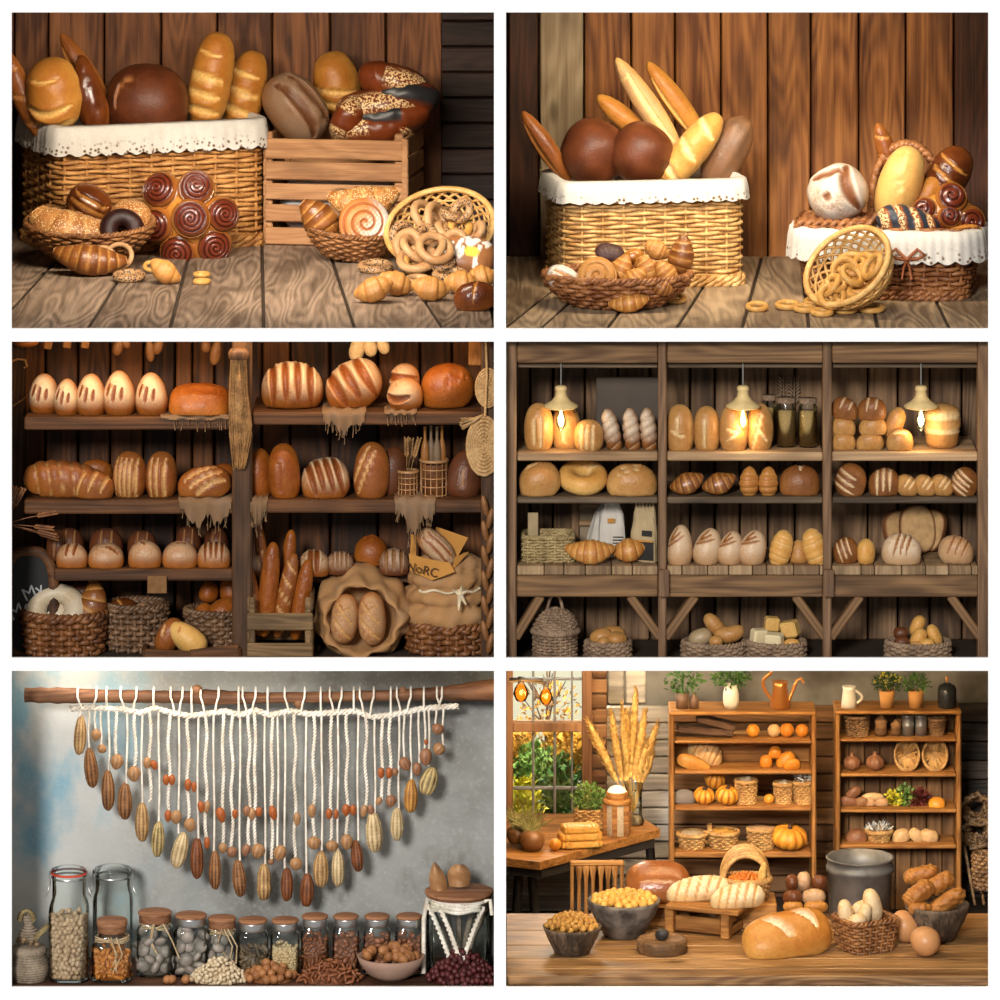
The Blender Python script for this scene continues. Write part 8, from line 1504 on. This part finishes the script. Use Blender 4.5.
for px, py, L, W, A, lb in ((905, 930, 33, 27, 115, 'brown egg behind the nearer egg'), (925, 944, 31, 29, 150, 'brown egg nearest the table front')): bread(lb, 'egg_shell', px, py, yt(py+16)+.06, L, W, W, A=A, lean=20, on=ZT, ex=2, ey=2, flat=1, taper=-.1, rough=0, name='egg', cat='egg')
t, k, a, y = bowl('dark ribbed wooden bowl with crusty golden rolls', 937, 943, 66, 36, 'bark_bowl', .42)
for px, py, L, W, A, dy, lb in ((921, 874, 36, 16, 14, .08, 'long crusty roll topmost at the back of the ribbed bowl'), (918, 893, 34, 19, 38, -.04, 'crusty roll in front of the topmost one'), (940, 883, 30, 18, 30, .02, 'crusty roll in the middle of the ribbed bowl'), (947, 901, 40, 17, 32, -.05, 'long crusty roll sticking out at the front of the ribbed bowl'), (920, 908, 22, 12, 0, -.07, 'small crusty roll low in the ribbed bowl')): bread(lb, 'crusty', px, py, y+dy, L, W, W, A=A, lean=25, rough=.07, ex=3, name='crusty_roll')
# back row on and behind the table
yb6 = .86
t, k = lt_('zinc_bucket', 'large grey zinc bucket in the middle of the table', 'bucket', 860, yt(921)+.10, ZT, [('body', [(0, 0), (30, 0), (31, 2), (32, 44), (34, 45), (34, 49), (32.6, 50), (32.6, 56), (34.2, 57), (34, 58.5), (32, 58.5), (31, 44), (29, 4), (0, 4)], 'zinc')], n=48)
for i, (px, py, w_, h_, mt, lb) in enumerate(((793, 906, 20, 11, 'loaf_gold', 'golden roll at the bottom of the stack by the bucket'), (816, 906, 24, 12, 'loaf_gold', 'golden roll at the bottom right under the floury one'), (793, 897, 20, 16, 'rye_roll', 'brown roll in the middle row of the stack'), (814, 896, 24, 16, 'bread_white', 'floury roll in the middle row beside the bucket'), (792, 882, 13, 16, 'rye_roll', 'dark roll on top of the stack, away from the bucket'), (804, 880, 14, 18, 'bread_white', 'floury roll on top between two dark rolls'), (819, 882, 16, 15, 'rye_roll', 'dark roll on top of the stack next to the bucket'))): bread(lb, mt, px, py, .78+.01*i, w_, h_, h_, A=0, lean=30, rough=.03, name='bread_roll', flour=.2 if mt == 'bread_white' else 0)
t = thing('wooden_box', 'brown wooden box under the glazed loaf behind the stone bowl', 'box', (at(658, 0, .9).x, .9, ZT)); k = K(.9); board('body', (0, 0, 10*k), (62*k, .2, 20*k), 'cab_wood', t); board('lid_board', (0, -.01, 21.5*k), (68*k, .24, 3.5*k), 'cab_wood', t)
bread('large shiny brown glazed loaf on the wooden box', 'loaf_glazed', 658, 870, .88, 66, 50, 31, A=0, lean=70, ex=2.8, ey=2.6, on=ZT+23.3*k)
t = thing('slatted_rack', 'orange slatted wooden rack standing behind the bowls', 'rack', at(597, 912, 1.08)); k = K(1.08); t.location.z = .0; zr0, zr1 = at(0, 912, 1.08).z, at(0, 861, 1.08).z
board('top_rail', (0, 0, zr1-2*k), (54*k, .03, 5*k), 'cab_wood', t)
for j, x in enumerate((-25, -18, -11, -4, 4, 11, 18, 25)):
    board('slat', (x*k, 0, (zr1-4*k)/2), ((3.5 if abs(x) == 25 else 3.6)*k, .022, zr1-4*k), 'cab_upright', t)
    if abs(x) < 25: V, F = lathe([(0, -16*k), (1.9*k, -14*k), (2.4*k, -8*k), (3.6*k, -1*k), (3.6*k, 2*k), (0, 2*k)], 16, ry=.5); MB().add(V+[x*k, -.004, zr1-6*k], F, rnd=.5).obj('slat_head', 'cab_upright', t)
t = thing('berry_basket', 'open-mouthed wicker basket tipped forward, full of red berries', 'basket', at(746, 893, .84)); k = K(.84); t.location.z = ZT+26*k
board('stand_block', (0, .02, -13*k), (60*k, .2, 25*k), 'cab_wood', t)
weave(24*k, 20*k, 20*k, 2, 22, 8, .0075, lambda u: .75+.25*u).obj('woven_body', 'rattan', t); braid(24*k, 20*k, 20*k, .008, 2, 26).obj('rim', 'rattan', t)
m = MB(); th = np.linspace(0, PI, 26)
for j in range(5): m.add(*tube(np.column_stack([(23-.0*j)*k*np.cos(th), .0+.035*j-.02+.01*np.sin(th), (17+(26+j*.6)*np.sin(th))*k]), .010, 6))
m.obj('hood_handle', 'rattan', t); MB().add(*ell((0, .01, 17*k), (40*k, 32*k, 14*k), 16, 8), brown=.8).obj('basket_filling', 'caramel', t)
class _T: pass
bt = _T(); bt.location = Vector((t.location.x-1*k, .83, t.location.z)); pile(4.4*k, 60, bt, 20*k, 18*k, 8*k, 'corn_red', 'red_berry', 'red-orange berry in the tipped wicker basket', 'berry', 'berries in the tipped basket', 6)
t = thing('corn_cob', 'pale corn husk standing in the berry basket', 'corn', at(762, 876, .80)); V, F = ell((0, 0, 0), (8*k, 8*k, 28*k), 14, 14); MB().add(lump(V, .05, 80, 2), F).obj('husk', 'wheat_gold', t); t.rotation_euler = (0, R(10), 0)
